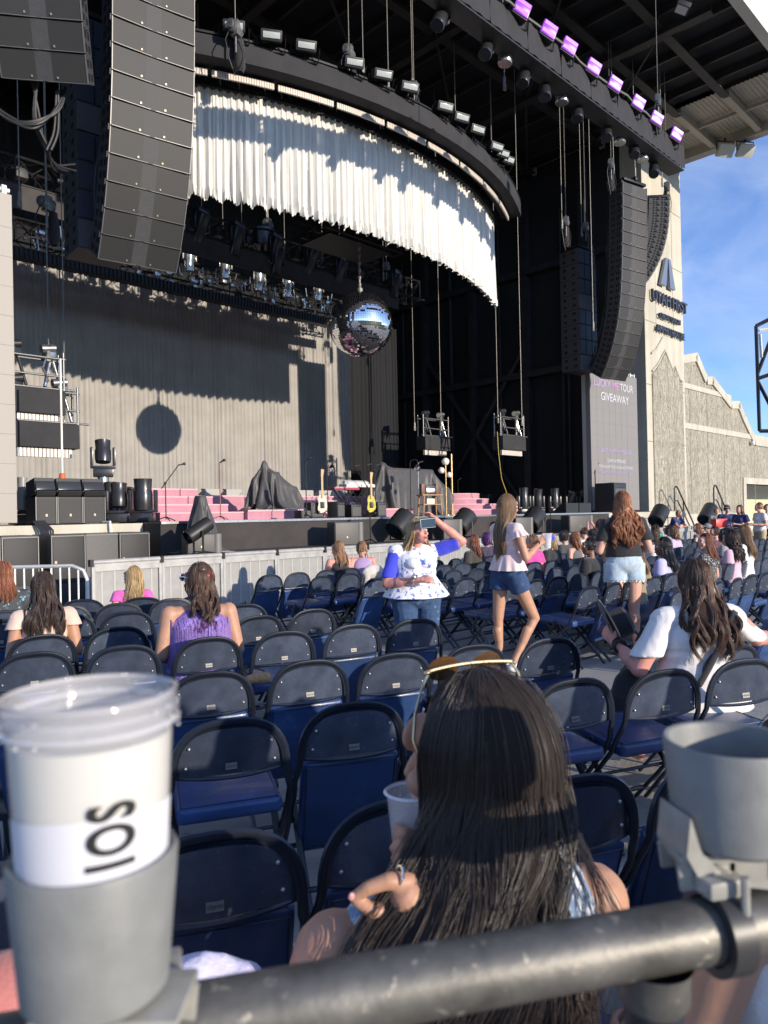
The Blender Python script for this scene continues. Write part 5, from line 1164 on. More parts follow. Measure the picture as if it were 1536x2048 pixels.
def tubes(P, rad, name, mat, parent, extra=None, mat2=None):
    n, m, _ = P.shape; t = np.gradient(P, axis=1); t /= np.linalg.norm(t, axis=2, keepdims=True)+1e-9
    a = np.array([.31, .52, .8]); a = a/np.linalg.norm(a); u = np.cross(t, a); u /= np.linalg.norm(u, axis=2, keepdims=True)+1e-9; w_ = np.cross(t, u)
    rr = rad if isinstance(rad, np.ndarray) else np.full((n, m), rad); taper = np.ones(m); taper[-3:] = [.8, .55, .15]; rr = rr*taper
    V3 = np.empty((n, m, 3, 3))
    for k in range(3): an = 2*PI*k/3; V3[:, :, k] = P+(u*math.cos(an)+w_*math.sin(an))*rr[..., None]
    idx = np.arange(n*m*3).reshape(n, m, 3); q = []
    for k in range(3): k2 = (k+1) % 3; q.append(np.stack([idx[:, :-1, k], idx[:, :-1, k2], idx[:, 1:, k2], idx[:, 1:, k]], -1).reshape(-1, 4))
    F = np.concatenate(q); vs = V3.reshape(-1, 3)
    if extra is not None:
        ev, ef = extra; F = np.concatenate([F, np.array(ef)+len(vs)]); vs = np.concatenate([vs, np.array(ev)])
    me = bpy.data.meshes.new(name); me.vertices.add(len(vs)); me.vertices.foreach_set('co', vs.ravel()); me.loops.add(len(F)*4); me.loops.foreach_set('vertex_index', F.ravel().astype(np.int32))
    me.polygons.add(len(F)); me.polygons.foreach_set('loop_start', np.arange(len(F), dtype=np.int32)*4); me.polygons.foreach_set('use_smooth', np.ones(len(F), dtype=bool)); me.update(calc_edges=True)
    me.materials.append(mat)
    if mat2 is not None: me.materials.append(mat2); mi = np.zeros(len(F), dtype=np.int32); mi[len(F)-len(extra[1]):] = 1; me.polygons.foreach_set('material_index', mi)
    o = bpy.data.objects.new(name, me); COL.objects.link(o); o.parent = parent; return o
def hair(parent, hc, yaw, L, mat, n=500, rad=.0022, wave=.01, wf=14., curl=0.0, spread=.12, back=-.115, fo=58, vol=.0, seed=0, nc=26, jt=.006, coh=0.0, segs=16, hs=1.0, style='long', clump=.5, taper=.75, hmin=.72, xo=0.0, yb=.0):
    rs = np.random.RandomState(seed+5); hc = np.array(hc); A_, B_, C_ = (.078+vol)*hs, (.099+vol)*hs, (.116+vol)*hs; off = np.array([0, -.012, .006])*hs
    def path(phi, th0, l, jit, m):
        # phi measured from face direction, returns local head-aligned path (before yaw)
        k = len(phi); s = np.linspace(0, 1, m)[None, :]; th_end = R(98); arc_ = (th_end-th0)*.1*hs; tot = arc_+l; d = s*tot[:, None]
        th = np.minimum(th0[:, None]+d/(.1*hs), th_end); fall = np.maximum(0, d-arc_[:, None])
        ra = 1+jit[:, None]
        x = A_*ra*np.sin(th)*np.sin(phi)[:, None]; y = B_*ra*np.sin(th)*np.cos(phi)[:, None]; z = C_*ra*np.cos(th)-fall
        return x, y, z, fall
    def shape(phi, th0, l, jit, m, cl=True, sp=1.0, yo=0.0):
        x, y, z, fall = path(phi, th0, l, jit, m)
        cy, sy = math.cos(yaw), math.sin(yaw); X = x*cy-y*sy; Y = x*sy+y*cy
        g = np.clip(fall/(.24*hs), 0, 1); g = g*g*(3-2*g)
        side = np.sin(phi)[:, None]*cy-np.cos(phi)[:, None]*sy
        tx = spread*sp*side*(1-(1-taper)*np.clip(fall/max(.05, L), 0, 1)**1.5); ty = back-(.028-.02*np.abs(side))+jit[:, None]*.25+yo
        fr = (np.cos(phi)[:, None] > -.1)*.35
        X = X*(1-g)+(tx+xo)*g; Y = Y*(1-g*(1-fr))+ty*g*(1-fr)
        return X, Y, z, fall
    lo = R(fo); phi = rs.uniform(lo, 2*PI-lo, n); th0 = np.arccos(rs.uniform(math.cos(R(92)), 1, n))
    frontm = np.minimum(phi, 2*PI-phi) < R(90); th0 = np.where(frontm, np.minimum(th0, R(62)), th0)
    base = max(.0, L-.0); l = base*rs.uniform(hmin, 1.0, n)*(.9+.12*np.cos(phi*3+seed)); jit = rs.uniform(-.02, .10, n)
    cid = (phi/(2*PI)*nc).astype(int); cph = rs.uniform(0, 2*PI, nc+1)[cid]; cam_ = rs.uniform(.5, 1.3, nc+1)[cid]; cph = cph*(1-coh)+coh*(2.2*phi)
    cc = (cid+.5)/nc*2*PI
    X, Y, Z, fall = shape(phi, th0, l, jit, segs)
    Xc, Yc, Zc, _ = shape(cc, th0, l, jit*.6+.02, segs); q = clump*np.clip(fall/max(.08, L*.7), 0, 1); X = X*(1-q)+Xc*q; Y = Y*(1-q)+Yc*q
    wv = np.clip(fall/.12+.15, 0, 1)*wave*cam_[:, None]; a = wf*(C_-Z)+cph[:, None]
    X = X+wv*np.sin(a)+curl*np.sin(a*2.7+phi[:, None]*9)*np.clip(fall/.05, 0, 1); Y = Y+wv*.6*np.cos(a*1.1)+curl*np.cos(a*2.7+phi[:, None]*9)*np.clip(fall/.05, 0, 1)
    ind = rs.normal(0, 1, (n, 3)); e = np.linspace(0, 1, segs)[None, :]**1.5
    X += ind[:, :1]*jt*e; Y += ind[:, 1:2]*jt*e; fz = rs.uniform(0, 6, (n, 2)); X += jt*.35*np.sin(fall*38+fz[:, :1])*e; Y += jt*.35*np.sin(fall*33+fz[:, 1:])*e
    P = np.stack([X, Y, Z], -1)
    # base shell
    nu, nv = 30, 14; ph = np.linspace(lo, 2*PI-lo, nu+1); Xb, Yb, Zb, _ = shape(ph, np.full(nu+1, R(2)), np.full(nu+1, max(.0, L*.62)), np.full(nu+1, -.06), nv+1, True, .78, .022)
    ev = np.stack([Xb, Yb, Zb], -1).reshape(-1, 3); ef = [(i*(nv+1)+j, (i+1)*(nv+1)+j, (i+1)*(nv+1)+j+1, i*(nv+1)+j+1) for i in range(nu) for j in range(nv)]
    ph2 = np.linspace(0, 2*PI, 25); vv = []; ff = []
    for j in range(9):
        th = PI*.56*j/8
        for i in range(25):
            p = ph2[i]; x = A_*.99*math.sin(th)*math.sin(p); y = B_*.99*math.sin(th)*math.cos(p)-.012*hs
            if math.cos(p) > .3: y -= .03*hs*math.sin(th)*max(0, math.cos(p)-.3)*max(0, j/8-.35)*3
            vv.append((x*math.cos(yaw)-y*math.sin(yaw), x*math.sin(yaw)+y*math.cos(yaw), C_*.99*math.cos(th)))
    o0 = len(ev); ff = [(o0+j*25+i, o0+j*25+i+1, o0+(j+1)*25+i+1, o0+(j+1)*25+i) for j in range(8) for i in range(24)]
    ev = np.concatenate([ev, np.array(vv)]); ef = ef+ff
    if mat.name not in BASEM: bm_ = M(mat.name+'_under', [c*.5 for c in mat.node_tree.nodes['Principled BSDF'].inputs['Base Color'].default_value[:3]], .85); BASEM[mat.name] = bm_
    c0 = hc+np.array([off[0]*math.cos(yaw)-off[1]*math.sin(yaw), off[0]*math.sin(yaw)+off[1]*math.cos(yaw), off[2]])
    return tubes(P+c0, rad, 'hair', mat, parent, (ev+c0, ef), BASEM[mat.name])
SKIN = lambda n, c: M('skin_'+n, c, .5, var=.10, vs=16, bump=.05, bs=120, sss=.12)
SK = {'fair': SKIN('fair', (.60, .34, .25)), 'pink': SKIN('pink', (.62, .28, .22)), 'tan': SKIN('tan', (.46, .25, .16)), 'brown': SKIN('brown', (.22, .11, .07))}
LIP = M('lip_colour', (.38, .13, .12), .4); EYEW = M('eye_white', (.7, .68, .65), .2); EYED = M('eye_dark', (.04, .025, .02), .1)
def rotz(v, a): return V((v[0]*math.cos(a)-v[1]*math.sin(a), v[0]*math.sin(a)+v[1]*math.cos(a), v[2]))
def headprims(hc, yaw, pitch=0.0, s=1.0):
    Rm = Matrix.Rotation(yaw, 3, 'Z') @ Matrix.Rotation(pitch, 3, 'X'); q = lambda x, y, z: V(hc)+Rm @ (V((x, y, z))*s)
    E = lambda x, y, z, a, b, c: ('e', q(x, y, z), (a*s, b*s, c*s), Rm)
    P = [E(0, -.012, .028, .074, .092, .082), E(0, .022, -.02, .060, .068, .075), E(0, .040, -.062, .044, .045, .040), E(0, .075, -.088, .019, .016, .015), E(0, .086, .045, .05, .012, .03),
         ('c', q(0, .088, .018), .007*s, q(0, .108, -.022), .0115*s), E(0, .092, -.055, .022, .012, .009), E(0, .09, -.068, .018, .010, .007), E(.038, .062, -.02, .024, .026, .022), E(-.038, .062, -.02, .024, .026, .022),
         E(.073, -.005, -.012, .010, .019, .030), E(-.073, -.005, -.012, .010, .019, .030)]
    return P, q, Rm
def handprims(w_, dirv, palm_n, s=1.0, curl=.6, spread=.16, thumb=1):
    """wrist pos, forward dir, palm normal (the way fingers curl)"""
    d = V(dirv).normalized(); nrm = (V(palm_n)-d*V(palm_n).dot(d)).normalized(); sd = d.cross(nrm)
    P = [('c', V(w_), .021*s, V(w_)+d*.03*s, .024*s)]
    for i, (k, ln) in enumerate(((-1.5, .066), (-.5, .078), (.5, .073), (1.5, .056))):
        b = V(w_)+d*.078*s+sd*(k*.0185*s); P.append(('c', V(w_)+d*.02*s+sd*(k*.011*s), .0145*s, b, .0115*s)); p = b; a = curl*.35
        for j, f in enumerate((.45, .32, .23)):
            dd = (d*math.cos(a)+nrm*math.sin(a)+sd*(k*spread*.3)).normalized(); q_ = p+dd*(ln*f*s); P.append(('c', p, (.0092-.0008*j)*s, q_, (.0084-.0008*j)*s)); p = q_; a += curl*.75
    t0 = V(w_)+d*.018*s+sd*(-.018*s*thumb); t1 = t0+(d*.5-sd*.75*thumb+nrm*.35).normalized()*.038*s; t2 = t1+(d*.8-sd*.2*thumb+nrm*.55).normalized()*.030*s; t3 = t2+(d*.85+nrm*.5).normalized()*.022*s
    P += [('c', t0, .014*s, t1, .0115*s), ('c', t1, .0105*s, t2, .0095*s), ('c', t2, .0095*s, t3, .0078*s)]
    return P
def person(loc, yaw, label, sit=False, sc_=1.0, wd=1.0, skin='fair', hairc=None, hairk=None, top=None, bottom=None, J=None, hyaw=0.0, hpitch=0.0, vox=.012, sleeve=.55, hem=.0, flare=0.0, low=False, shoes=None, lean=0.0, name='person', group=None, bare=False, tw=1.0, shirt_wr=.006, bot='jeans', hands=True, seatz=.50, face=True, armL=None):
    o = T(name, label, 'person', loc, yaw, group); o.scale = (sc_,)*3
    dz = 0.0 if not sit else -(.93-seatz-.03)
    j = dict(pel=V((0, 0, .95+dz)), wai=V((0, .012, 1.08+dz)), che=V((0, .0, 1.26+dz)), nek=V((0, -.012, 1.40+dz)), hed=V((0, .022, 1.565+dz)))
    for s_, x in (('R', 1), ('L', -1)):
        j['sh'+s_] = V((x*.168*(.5+.5*wd), -.01, 1.365+dz)); j['el'+s_] = V((x*.225*(.6+.4*wd), -.03, 1.10+dz)); j['wr'+s_] = V((x*.20, .12, .93+dz) if not sit else (x*.14, .24, 1.02+dz))
        j['hp'+s_] = V((x*.088*wd, .0, .92+dz)); j['kn'+s_] = V((x*.10, .02, .49)); j['an'+s_] = V((x*.10, -.03, .085))
        if sit: j['kn'+s_] = V((x*.13, .43, .50)); j['an'+s_] = V((x*.13, .46, .09))
    if lean:
        for k in ('wai', 'che', 'nek', 'hed', 'shR', 'shL', 'elR', 'elL', 'wrR', 'wrL'):
            h = j[k].z-j['pel'].z; j[k] = V((j[k].x, j[k].y+math.sin(lean)*h, j['pel'].z+math.cos(lean)*h))
    if J:
        for k, v in J.items(): j[k] = V(v)
    m = SK[skin]; E = lambda c, a, b, cc: ('e', c, (a, b, cc), None)
    torso = [E(j['pel'], .165*wd, .115*wd, .115), E((j['pel']+j['wai'])/2, .142*wd, .10*wd, .11), E(j['wai'], .128*wd*tw, .092*wd*tw, .11), E(j['che'], .150*wd, .102*wd, .155), E((j['wai']+j['che'])/2, .138*wd, .096*wd, .12), ('c', j['shR'], .052, j['shL'], .052), E(j['che']+V((.06, .075*wd, -.0)), .062, .055, .06), E(j['che']+V((-.06, .075*wd, 0)), .062, .055, .06)]
    nek = [('c', j['nek']-V((0, 0, .04)), .055, j['hed']+V((0, -.02, -.06)), .046)]
    hp, q, Rm = headprims(j['hed'], hyaw, hpitch)
    aw = .5+.5*wd; arms = []; legs = []
    for s_, x in (('R', 1), ('L', -1)):
        arms += [('c', j['sh'+s_], .052*aw, j['el'+s_], .039*aw), ('c', j['el'+s_], .038*aw, j['wr'+s_], .025*aw), ('c', j['el'+s_]*.65+j['wr'+s_]*.35, .039*aw, j['el'+s_]*.5+j['wr'+s_]*.5, .036*aw)]
        d = (j['wr'+s_]-j['el'+s_]); arms += handprims(j['wr'+s_], d, V((-x, .3, -.2)) if abs(d.normalized().x) < .8 else V((0, -.2, -1)), 1.0, .7, thumb=-x if d.y > 0 else x) if hands else [] if hands is None else [('c', j['wr'+s_], .026, j['wr'+s_]+d.normalized()*.09, .03)]
        legs += [('c', j['hp'+s_], .088*wd, j['kn'+s_], .056*wd), ('c', j['kn'+s_], .052*wd, j['an'+s_], .034*aw), ('c', j['kn'+s_]*.72+j['an'+s_]*.28+V((0, -.015, 0)), .052*aw, j['kn'+s_]*.45+j['an'+s_]*.55, .043*aw), ('c', j['an'+s_]+V((0, 0, -.03)), .034, j['an'+s_]+V((0, .15, -.05)), .030)]
    blob('body', torso+nek+hp+arms+legs, m, o, vox, 2)
    if face:
        for x in (-1, 1):
            e = MB(); e.sph(q(x*.030, .082, .012), .0115, 12, 8); eo = e.build('eye', EYEW, o); MB().sph(q(x*.030, .0925, .012), .0052, 8, 6).build('iris', EYED, eo)
        mb = MB(); mb.sph(q(0, .101, -.056), 1, 12, 8, Rm, (.020, .006, .0045)); mb.sph(q(0, .099, -.065), 1, 12, 8, Rm, (.017, .006, .0048)); mb.build('lips', LIP, o)
    if top is not None:
        g = .014; P = [E(j['wai'], .128*wd*tw+g+.012, .092*wd*tw+g+.01, .125), E(j['che'], .150*wd+g, .102*wd+g, .155), E((j['wai']+j['che'])/2, .14*wd+g, .10*wd+g, .13), E(j['che']+V((.06, .078*wd, 0)), .062+g, .055+g, .06), E(j['che']+V((-.06, .078*wd, 0)), .062+g, .055+g, .06)]
        if not bare: P.append(('c', j['shR']+V((0, 0, -.002)), .052*aw+g, j['shL']+V((0, 0, -.002)), .052*aw+g)); P.append(('c', j['nek']+V((0, -.012, -.055)), .066, j['nek']+V((0, -.012, -.03)), .06))
        hz = j['pel'].z-.02+hem
        P.append(('f', V((0, .005, hz)), (.165*wd+g)*(1+flare), j['wai']+V((0, 0, .05)), .135*wd+g, .74))
        if sleeve > 0:
            for s_ in 'RL': e = j['sh'+s_].lerp(j['el'+s_], sleeve); P.append(('f', j['sh'+s_]+(j['sh'+s_]-j['el'+s_])*.03, .052*aw+g, e, .052*aw+g+.012, 1.0))
        blob('shirt', P, top, o, vox, 2, shirt_wr, 8.0, (1, 1, .45))
    if bottom is not None:
        g = .010; P = [E(j['pel'], .165*wd+g, .115*wd+g, .115+g)]; P.append(('f', j['pel']+V((0, 0, .0)), .16*wd+g, j['wai']-V((0, 0, .015)), .142*wd+g, .73))
        for s_ in 'RL':
            if bot == 'shorts': e = j['hp'+s_].lerp(j['kn'+s_], .34); P.append(('f', j['hp'+s_]+V((0, 0, .03)), .092*wd+g, e, .088*wd+g+.010, 1.0))
            else: P += [('c', j['hp'+s_], .088*wd+g, j['kn'+s_], .060*wd+g), ('f', j['kn'+s_], .060*wd+g, j['an'+s_].lerp(j['kn'+s_], .08), .045*aw+g, 1.0)]
        blob('shorts' if bot == 'shorts' else 'trousers', P, bottom, o, vox, 2, .004, 12.0)
    if shoes is not None:
        for s_ in 'RL': blob('shoe', [('c', j['an'+s_]+V((0, -.02, -.045)), .042, j['an'+s_]+V((0, .14, -.055)), .036), ('c', j['an'+s_]+V((0, 0, -.02)), .042, j['an'+s_]+V((0, .05, -.04)), .038)], shoes, o, .01, 2)
    if hairc is not None:
        k = dict(L=.3); k.update(hairk or {}); hair(o, j['hed']+Rm @ V((0, -.004, .012)), hyaw, mat=hairc, back=j['che'].y-.125*wd if 'back' not in k else k.pop('back'), **k)
    o['_q'] = 0; del o['_q']
    return o, j, q, Rm
CL = lambda n, c, **k: M('cloth_'+n, c, .85, var=k.pop('var', .10), vs=7, bump=.18, bs=160, sheen=.3, **k)
def XY(x, d): p = W(x, 1024, d); return V((p.x, p.y, 0))
HM = {'black': hairmat('hair_black', (.012, .010, .010), rough=.30), 'dark': hairmat('hair_dark_brown', (.035, .018, .012), (.09, .045, .028)), 'brown': hairmat('hair_brown', (.085, .042, .024), (.19, .10, .055)), 'red': hairmat('hair_copper', (.30, .105, .04), (.52, .22, .09)),
      'auburn': hairmat('hair_auburn', (.22, .07, .03), (.40, .15, .06)), 'blonde': hairmat('hair_blonde', (.42, .27, .11), (.68, .50, .26)), 'gold': hairmat('hair_golden_brown', (.22, .12, .055), (.42, .26, .13)), 'purple': hairmat('hair_purple', (.10, .02, .14), (.25, .05, .28)), 'straw': hairmat('hair_strawberry', (.36, .19, .10), (.52, .32, .17))}
def seatP(ri, k): A, d, ang = LROW[ri]; p = A+d*k+V((math.sin(ang), -math.cos(ang), 0))*-.24; p.z = 0; return p+V((-math.sin(ang), math.cos(ang), 0))*-.02, ang
def seatR(x, i):
    k = (x-768)/FPX; best = min(range(0, 34), key=lambda j: abs(RP(i, j).x/RP(i, j).y-k)); P = RP(i, best)+NS*.2; return V((P.x, P.y, 0)), ST45
# ---- near left block
DENIM = M('blue_denim', (.035, .075, .16), .85, var=.3, vs=22, bump=.15, bs=300, wear=(.12, .19, .30), ws=16, wt=.58)
p, a = seatP(4, 0); p += V((.05, 0, 0))
person(p, a, 'seated woman with long dark hair and a ruffled peach top', True, .94, 1.02, 'tan', HM['dark'], dict(L=.40, n=1500, rad=.0016, wave=.018, wf=20, spread=.135, seed=1, clump=.55), CL('peach', (.72, .50, .40)), DENIM, hyaw=0, vox=.009, sleeve=.28, J=None)
p, a = seatP(7, 2); p = XY(262, 7.35)
o, j, q, Rm = person(p, a+.1, 'blonde seated woman in a pink ruffled top by the barrier, face turned left', True, .86, .95, 'fair', HM['blonde'], dict(L=.36, n=1000, rad=.0018, wave=.010, spread=.12, seed=2), CL('hot_pink', (.70, .12, .42)), DENIM, hyaw=R(62), vox=.010, sleeve=.25)
p, a = seatP(3, 1); p.z = 0
FR = M('purple_sequin', (.26, .17, .50), .35, .35, var=.5, vs=60, bump=.5, bs=260, stretch=(1, 1, .12)); 
o, j, q, Rm = person(p, a-.05, 'seated woman in a purple fringed sequin top with half up hair', True, .98, 1.30, 'tan', HM['brown'], dict(L=.27, n=1300, rad=.0018, wave=.02, wf=26, spread=.085, seed=3, curl=.004, taper=.8), FR, DENIM, hyaw=R(38), vox=.009, sleeve=.0, bare=True)
hair(o, j['hed']+V((.02, -.09, -.20)), 0, .12, HM['purple'], n=400, rad=.002, wave=.02, wf=30, curl=.008, spread=.11, back=-.07, hs=.55, seed=8)
mb = MB()
for c in ((.02, -.05, .10), (-.03, -.07, .09), (.05, -.03, .085)): mb.sph(q(*c), .035, 10, 8, None, (1, 1, .8))
mb.build('hair_bun', HM['brown'], o); mb = MB(); mb.sph(q(.03, -.10, .06), .012); mb.sph(q(-.02, -.11, .05), .012); mb.build('hair_clip', M('clip_red_blue', (.6, .05, .08), .4), o)
mb = MB()
for x in (-1, 1): mb.tube([q(x*.078, -.01, .012), q(x*.074, .06, .018), q(x*.066, .098, .018)], .004, 6); mb.tube([q(x*.012, .108, .012), q(x*.02, .11, .034), q(x*.06, .1, .032), q(x*.066, .095, .01), q(x*.04, .104, -.012), q(x*.016, .108, -.006)], .004, 6, closed=True)
mb.build('frame', M('white_glasses', (.75, .78, .85), .3), T('sunglasses', 'pale framed sunglasses worn by the woman in purple fringe', 'sunglasses', p, a-.05)); kk = COL.objects[-1]
gl = [x for x in COL.objects if x.name == 'sunglasses'][0]; mb = MB()
for x in (-1, 1): mb.sph(q(x*.04, .104, .012), 1, 12, 8, Rm, (.024, .003, .022))
mb.build('lens', M('grey_lens', (.05, .06, .08), .08, coat=1.0), gl)
# hanging fringe strands over her back
rs = np.random.RandomState(4); n = 700; an = rs.uniform(0, 2*PI, n); z0 = j['che'].z+rs.uniform(-.02, .08, n); P = np.zeros((n, 6, 3))
for k in range(6): P[:, k, 0] = .212*1.03*np.cos(an)*(1-.03*k/5); P[:, k, 1] = j['che'].y+.153*np.sin(an)*(1+.04*k/5); P[:, k, 2] = z0-.30*k/5
tubes(P, .0016, 'fringe', M('purple_fringe', (.36, .24, .62), .3, .3, var=.4, vs=90), o)
p = XY(4, 6.5); person(p, R(30), 'woman with auburn hair and dark printed shirt at the left photo edge', True, .95, 1.1, 'fair', HM['auburn'], dict(L=.26, n=700, rad=.002, wave=.006, spread=.12, seed=4), M('dark_paisley', (.055, .06, .065), .85, wear=(.25, .5, .6), ws=16, wt=.56), DENIM, vox=.012)
# ---- front row of right block
p, a = seatR(690, 0)
person(p, a-.1, 'pink skinned woman in a black strap top, half down strawberry blonde hair', True, .93, 1.15, 'pink', HM['straw'], dict(L=.30, n=700, rad=.0022, wave=.015, spread=.10, seed=5), CL('black', (.02, .02, .022)), CL('green', (.05, .35, .06)), hyaw=R(25), vox=.012, sleeve=0, bare=True, J=dict(elL=(-.27, .05, .62), wrL=(-.2, -.1, .45)))
p, a = seatR(757, 0)
o, j, q, Rm = person(p+V((.02, 0, 0)), a-.5, 'bare backed woman with beaded braids leaning to her neighbour', True, .92, 1.12, 'pink', HM['straw'], dict(L=.07, n=300, rad=.0022, seed=6, hmin=.5), CL('lilac', (.38, .27, .48)), DENIM, hyaw=R(20), lean=R(12), vox=.012, sleeve=0, bare=True)
mb = MB()
for x in (-.05, .05):
    for k in range(11): mb.sph(q(x+.01*math.sin(k), -.085-.004*k, .03-.022*k), .012, 8, 6)
mb.build('braid', HM['straw'], o)
for x, l in ((742, 'grey and cream jacket bundled on the chair behind the braided woman'), ):
    P0 = seatR(x, 1)[0]; o = T('jacket', l, 'jacket', P0+V((0, 0, .0)), ST45); blob('cloth', [('e', V((0, -.22, .80)), (.2, .07, .1), None), ('e', V((.06, -.2, .66)), (.16, .06, .14), None), ('c', V((-.14, -.24, .78)), .05, V((-.18, -.26, .55)), .04)], CL('cream_grey', (.45, .42, .38), var=.35), o, .014, 2, .012, 9)
# ---- standing phone woman
FL = M('blue_floral_cotton', (.74, .74, .76), .85, wear=(.10, .17, .50), ws=22, wt=.545, bump=.1, bs=60)
o, j, q, Rm = person(XY(829, 6.35), R(196), 'woman in blue floral peplum top shading her eyes with a phone', False, .915, 1.32, 'pink', HM['blonde'], dict(L=.30, n=1400, rad=.0018, wave=.014, spread=.17, back=-.02, seed=7, fo=66), FL, DENIM, hyaw=R(28), hpitch=R(10), vox=.009, sleeve=.0, hem=.02, flare=.42, tw=1.05,
    J=dict(elR=(.30, .04, 1.08), wrR=(.06, .27, 1.12), elL=(-.43, .10, 1.45), wrL=(-.17, .10, 1.66), hed=(-.01, .06, 1.54)), shoes=CL('shoe', (.1, .1, .1)))
BLU = CL('royal_blue', (.045, .06, .62))
g = .024; blob('cardigan', [('c', j['shR']+V((0, -.02, 0)), .062+g*.3, j['shL']+V((0, -.02, 0)), .062+g*.3), ('f', j['shR'], .066, j['shR'].lerp(j['elR'], .82), .068, 1.0), ('f', j['shL'], .066, j['shL'].lerp(j['elL'], .85), .070, 1.0), ('e', j['che']+V((0, -.06, .0)), (.20, .10, .15), None)], BLU, o, .009, 2, .006, 10)
mb = MB(); mb.tube([j['wrR']+V((.055, -.03+.035*math.cos(t), -.005+.034*math.sin(t))) for t in [i*PI/8 for i in range(16)]], .006, 6, closed=True); mb.sph(j['wrR']+V((.05, .01, .03)), .022, 12, 8); mb.build('wristwatch', M('watch_silver', (.6, .58, .5), .3, .8), o)
ph = T('phone', 'phone in a mint case held over the eyes of the standing woman', 'phone', tuple(o.matrix_basis @ V((0, 0, 0))), R(196)); bpy.context.view_layer.update(); Mo = Matrix.Translation(o.location) @ Matrix.Rotation(R(196), 4, 'Z') @ Matrix.Scale(.915, 4)
ph.location = Mo @ (q(0, .14, .065)); ph.rotation_euler = (R(4), R(3), R(196+18)); MB().box((0, 0, 0), (.158, .011, .078), bev=.006).build('case', M('mint_case', (.35, .62, .55), .4), ph); MB().box((0, .007, 0), (.148, .006, .070)).build('screen', M('phone_glass', (.01, .012, .015), .08, coat=1), ph)
def cup(loc, lab, h=.115, r0=.03, r1=.042, fillz=.5, name='plastic_cup'):
    o = T(name, lab, 'cup', loc); m = MB(); m.lathe([(.001, .0), (r0, .0), (r0+.001, .004), (r1, h-.004), (r1+.003, h), (r1+.001, h+.001), (r1-.001, h-.004), (r0-.001, .006), (.001, .005)], 32, cap=False); m.build('cup_wall', M('clear_plastic', (.95, .95, .96), .08, trans=.0, alpha=.26, spec=.8), o)
    if fillz: m = MB(); m.lathe([(.001, .007), (r0-.002, .007), (r0+(r1-r0)*fillz-.002, h*fillz), (.001, h*fillz)], 24, cap=False); m.build('drink', M('pale_drink', (.75, .76, .76), .1, alpha=.5), o)
    m = MB(); m.lathe([(r1+.001, h-.003), (r1+.0045, h), (r1+.001, h+.003)], 32, cap=False); m.build('rim', M('cup_rim', (.85, .85, .87), .15, alpha=.8), o); return o
cup(Mo @ (j['wrR']+V((-.085, .03, -.035))), 'small clear cup held at the waist of the phone woman', .09, .026, .036)
# ---- girl in pink
PK = CL('pale_pink_cotton', (.80, .60, .58)); SHD = M('dark_denim_shorts', (.03, .065, .15), .85, var=.25, vs=20, bump=.15, bs=250, wear=(.09, .15, .26), ws=14, wt=.6)
P8 = XY(1013, 7.35)
o, j, q, Rm = person(P8, R(-62), 'standing girl in a pale pink blouse and denim shorts holding a clear cup', False, 1.03, .93, 'tan', HM['gold'], dict(L=.54, n=2600, rad=.0014, wave=.004, spread=.085, back=-.10, seed=9, clump=.3, hmin=.88, taper=.8), PK, SHD, hyaw=R(8), vox=.008, sleeve=.26, hem=.07, flare=.12, bot='shorts',
    J=dict(hpR=(.085, .01, .92), knR=(.10, .23, .50), anR=(.09, -.03, .09), hpL=(-.085, -.02, .92), knL=(-.09, -.06, .50), anL=(-.09, -.05, .09), elR=(.24, .03, 1.09), wrR=(.17, .26, 1.22), elL=(-.2, .12, 1.12), wrL=(-.02, .30, 1.20)), shoes=CL('white_shoe', (.7, .7, .68)))
mb = MB()
def ruf(s_): c = j['sh'+s_]; return c
for s_, x in (('R', 1), ('L', -1)):
    c = j['sh'+s_]+(j['el'+s_]-j['sh'+s_])*.22; d_ = (j['el'+s_]-j['sh'+s_]).normalized(); fx, fy, _ = frame(d_)
    mb.grid(lambda u, v, c=c, fx=fx, fy=fy, d_=d_: c-d_*.05+(fx*math.cos(2*PI*u)+fy*math.sin(2*PI*u))*(.060+.030*v+.008*math.sin(2*PI*u*11)*v)+d_*(.075*v), 88, 4)
mb.grid(lambda u, v: V((0, .005, j['pel'].z+.17))+V(((.150+.055*v+.008*math.sin(2*PI*u*13)*v)*math.cos(2*PI*u), (.115+.05*v+.008*math.sin(2*PI*u*13)*v)*math.sin(2*PI*u), -.15*v)), 120, 5)
mb.build('ruffle', PK, o, ang=180)
Mo = Matrix.Translation(P8) @ Matrix.Rotation(R(-62), 4, 'Z') @ Matrix.Scale(1.03, 4)
cup(Mo @ (j['wrR']+V((-.01, .10, -.055))), 'clear iced drink held by the girl in pink', .15, .032, .048, .7)
mb = MB(); mb.tube([j['wrR']+V((.03*math.cos(t), -.03+.01*math.sin(t), .03*math.sin(t)-.01)) for t in [i*PI/8 for i in range(16)]], .004, 6, closed=True); mb.build('hair_tie', BLK, o)
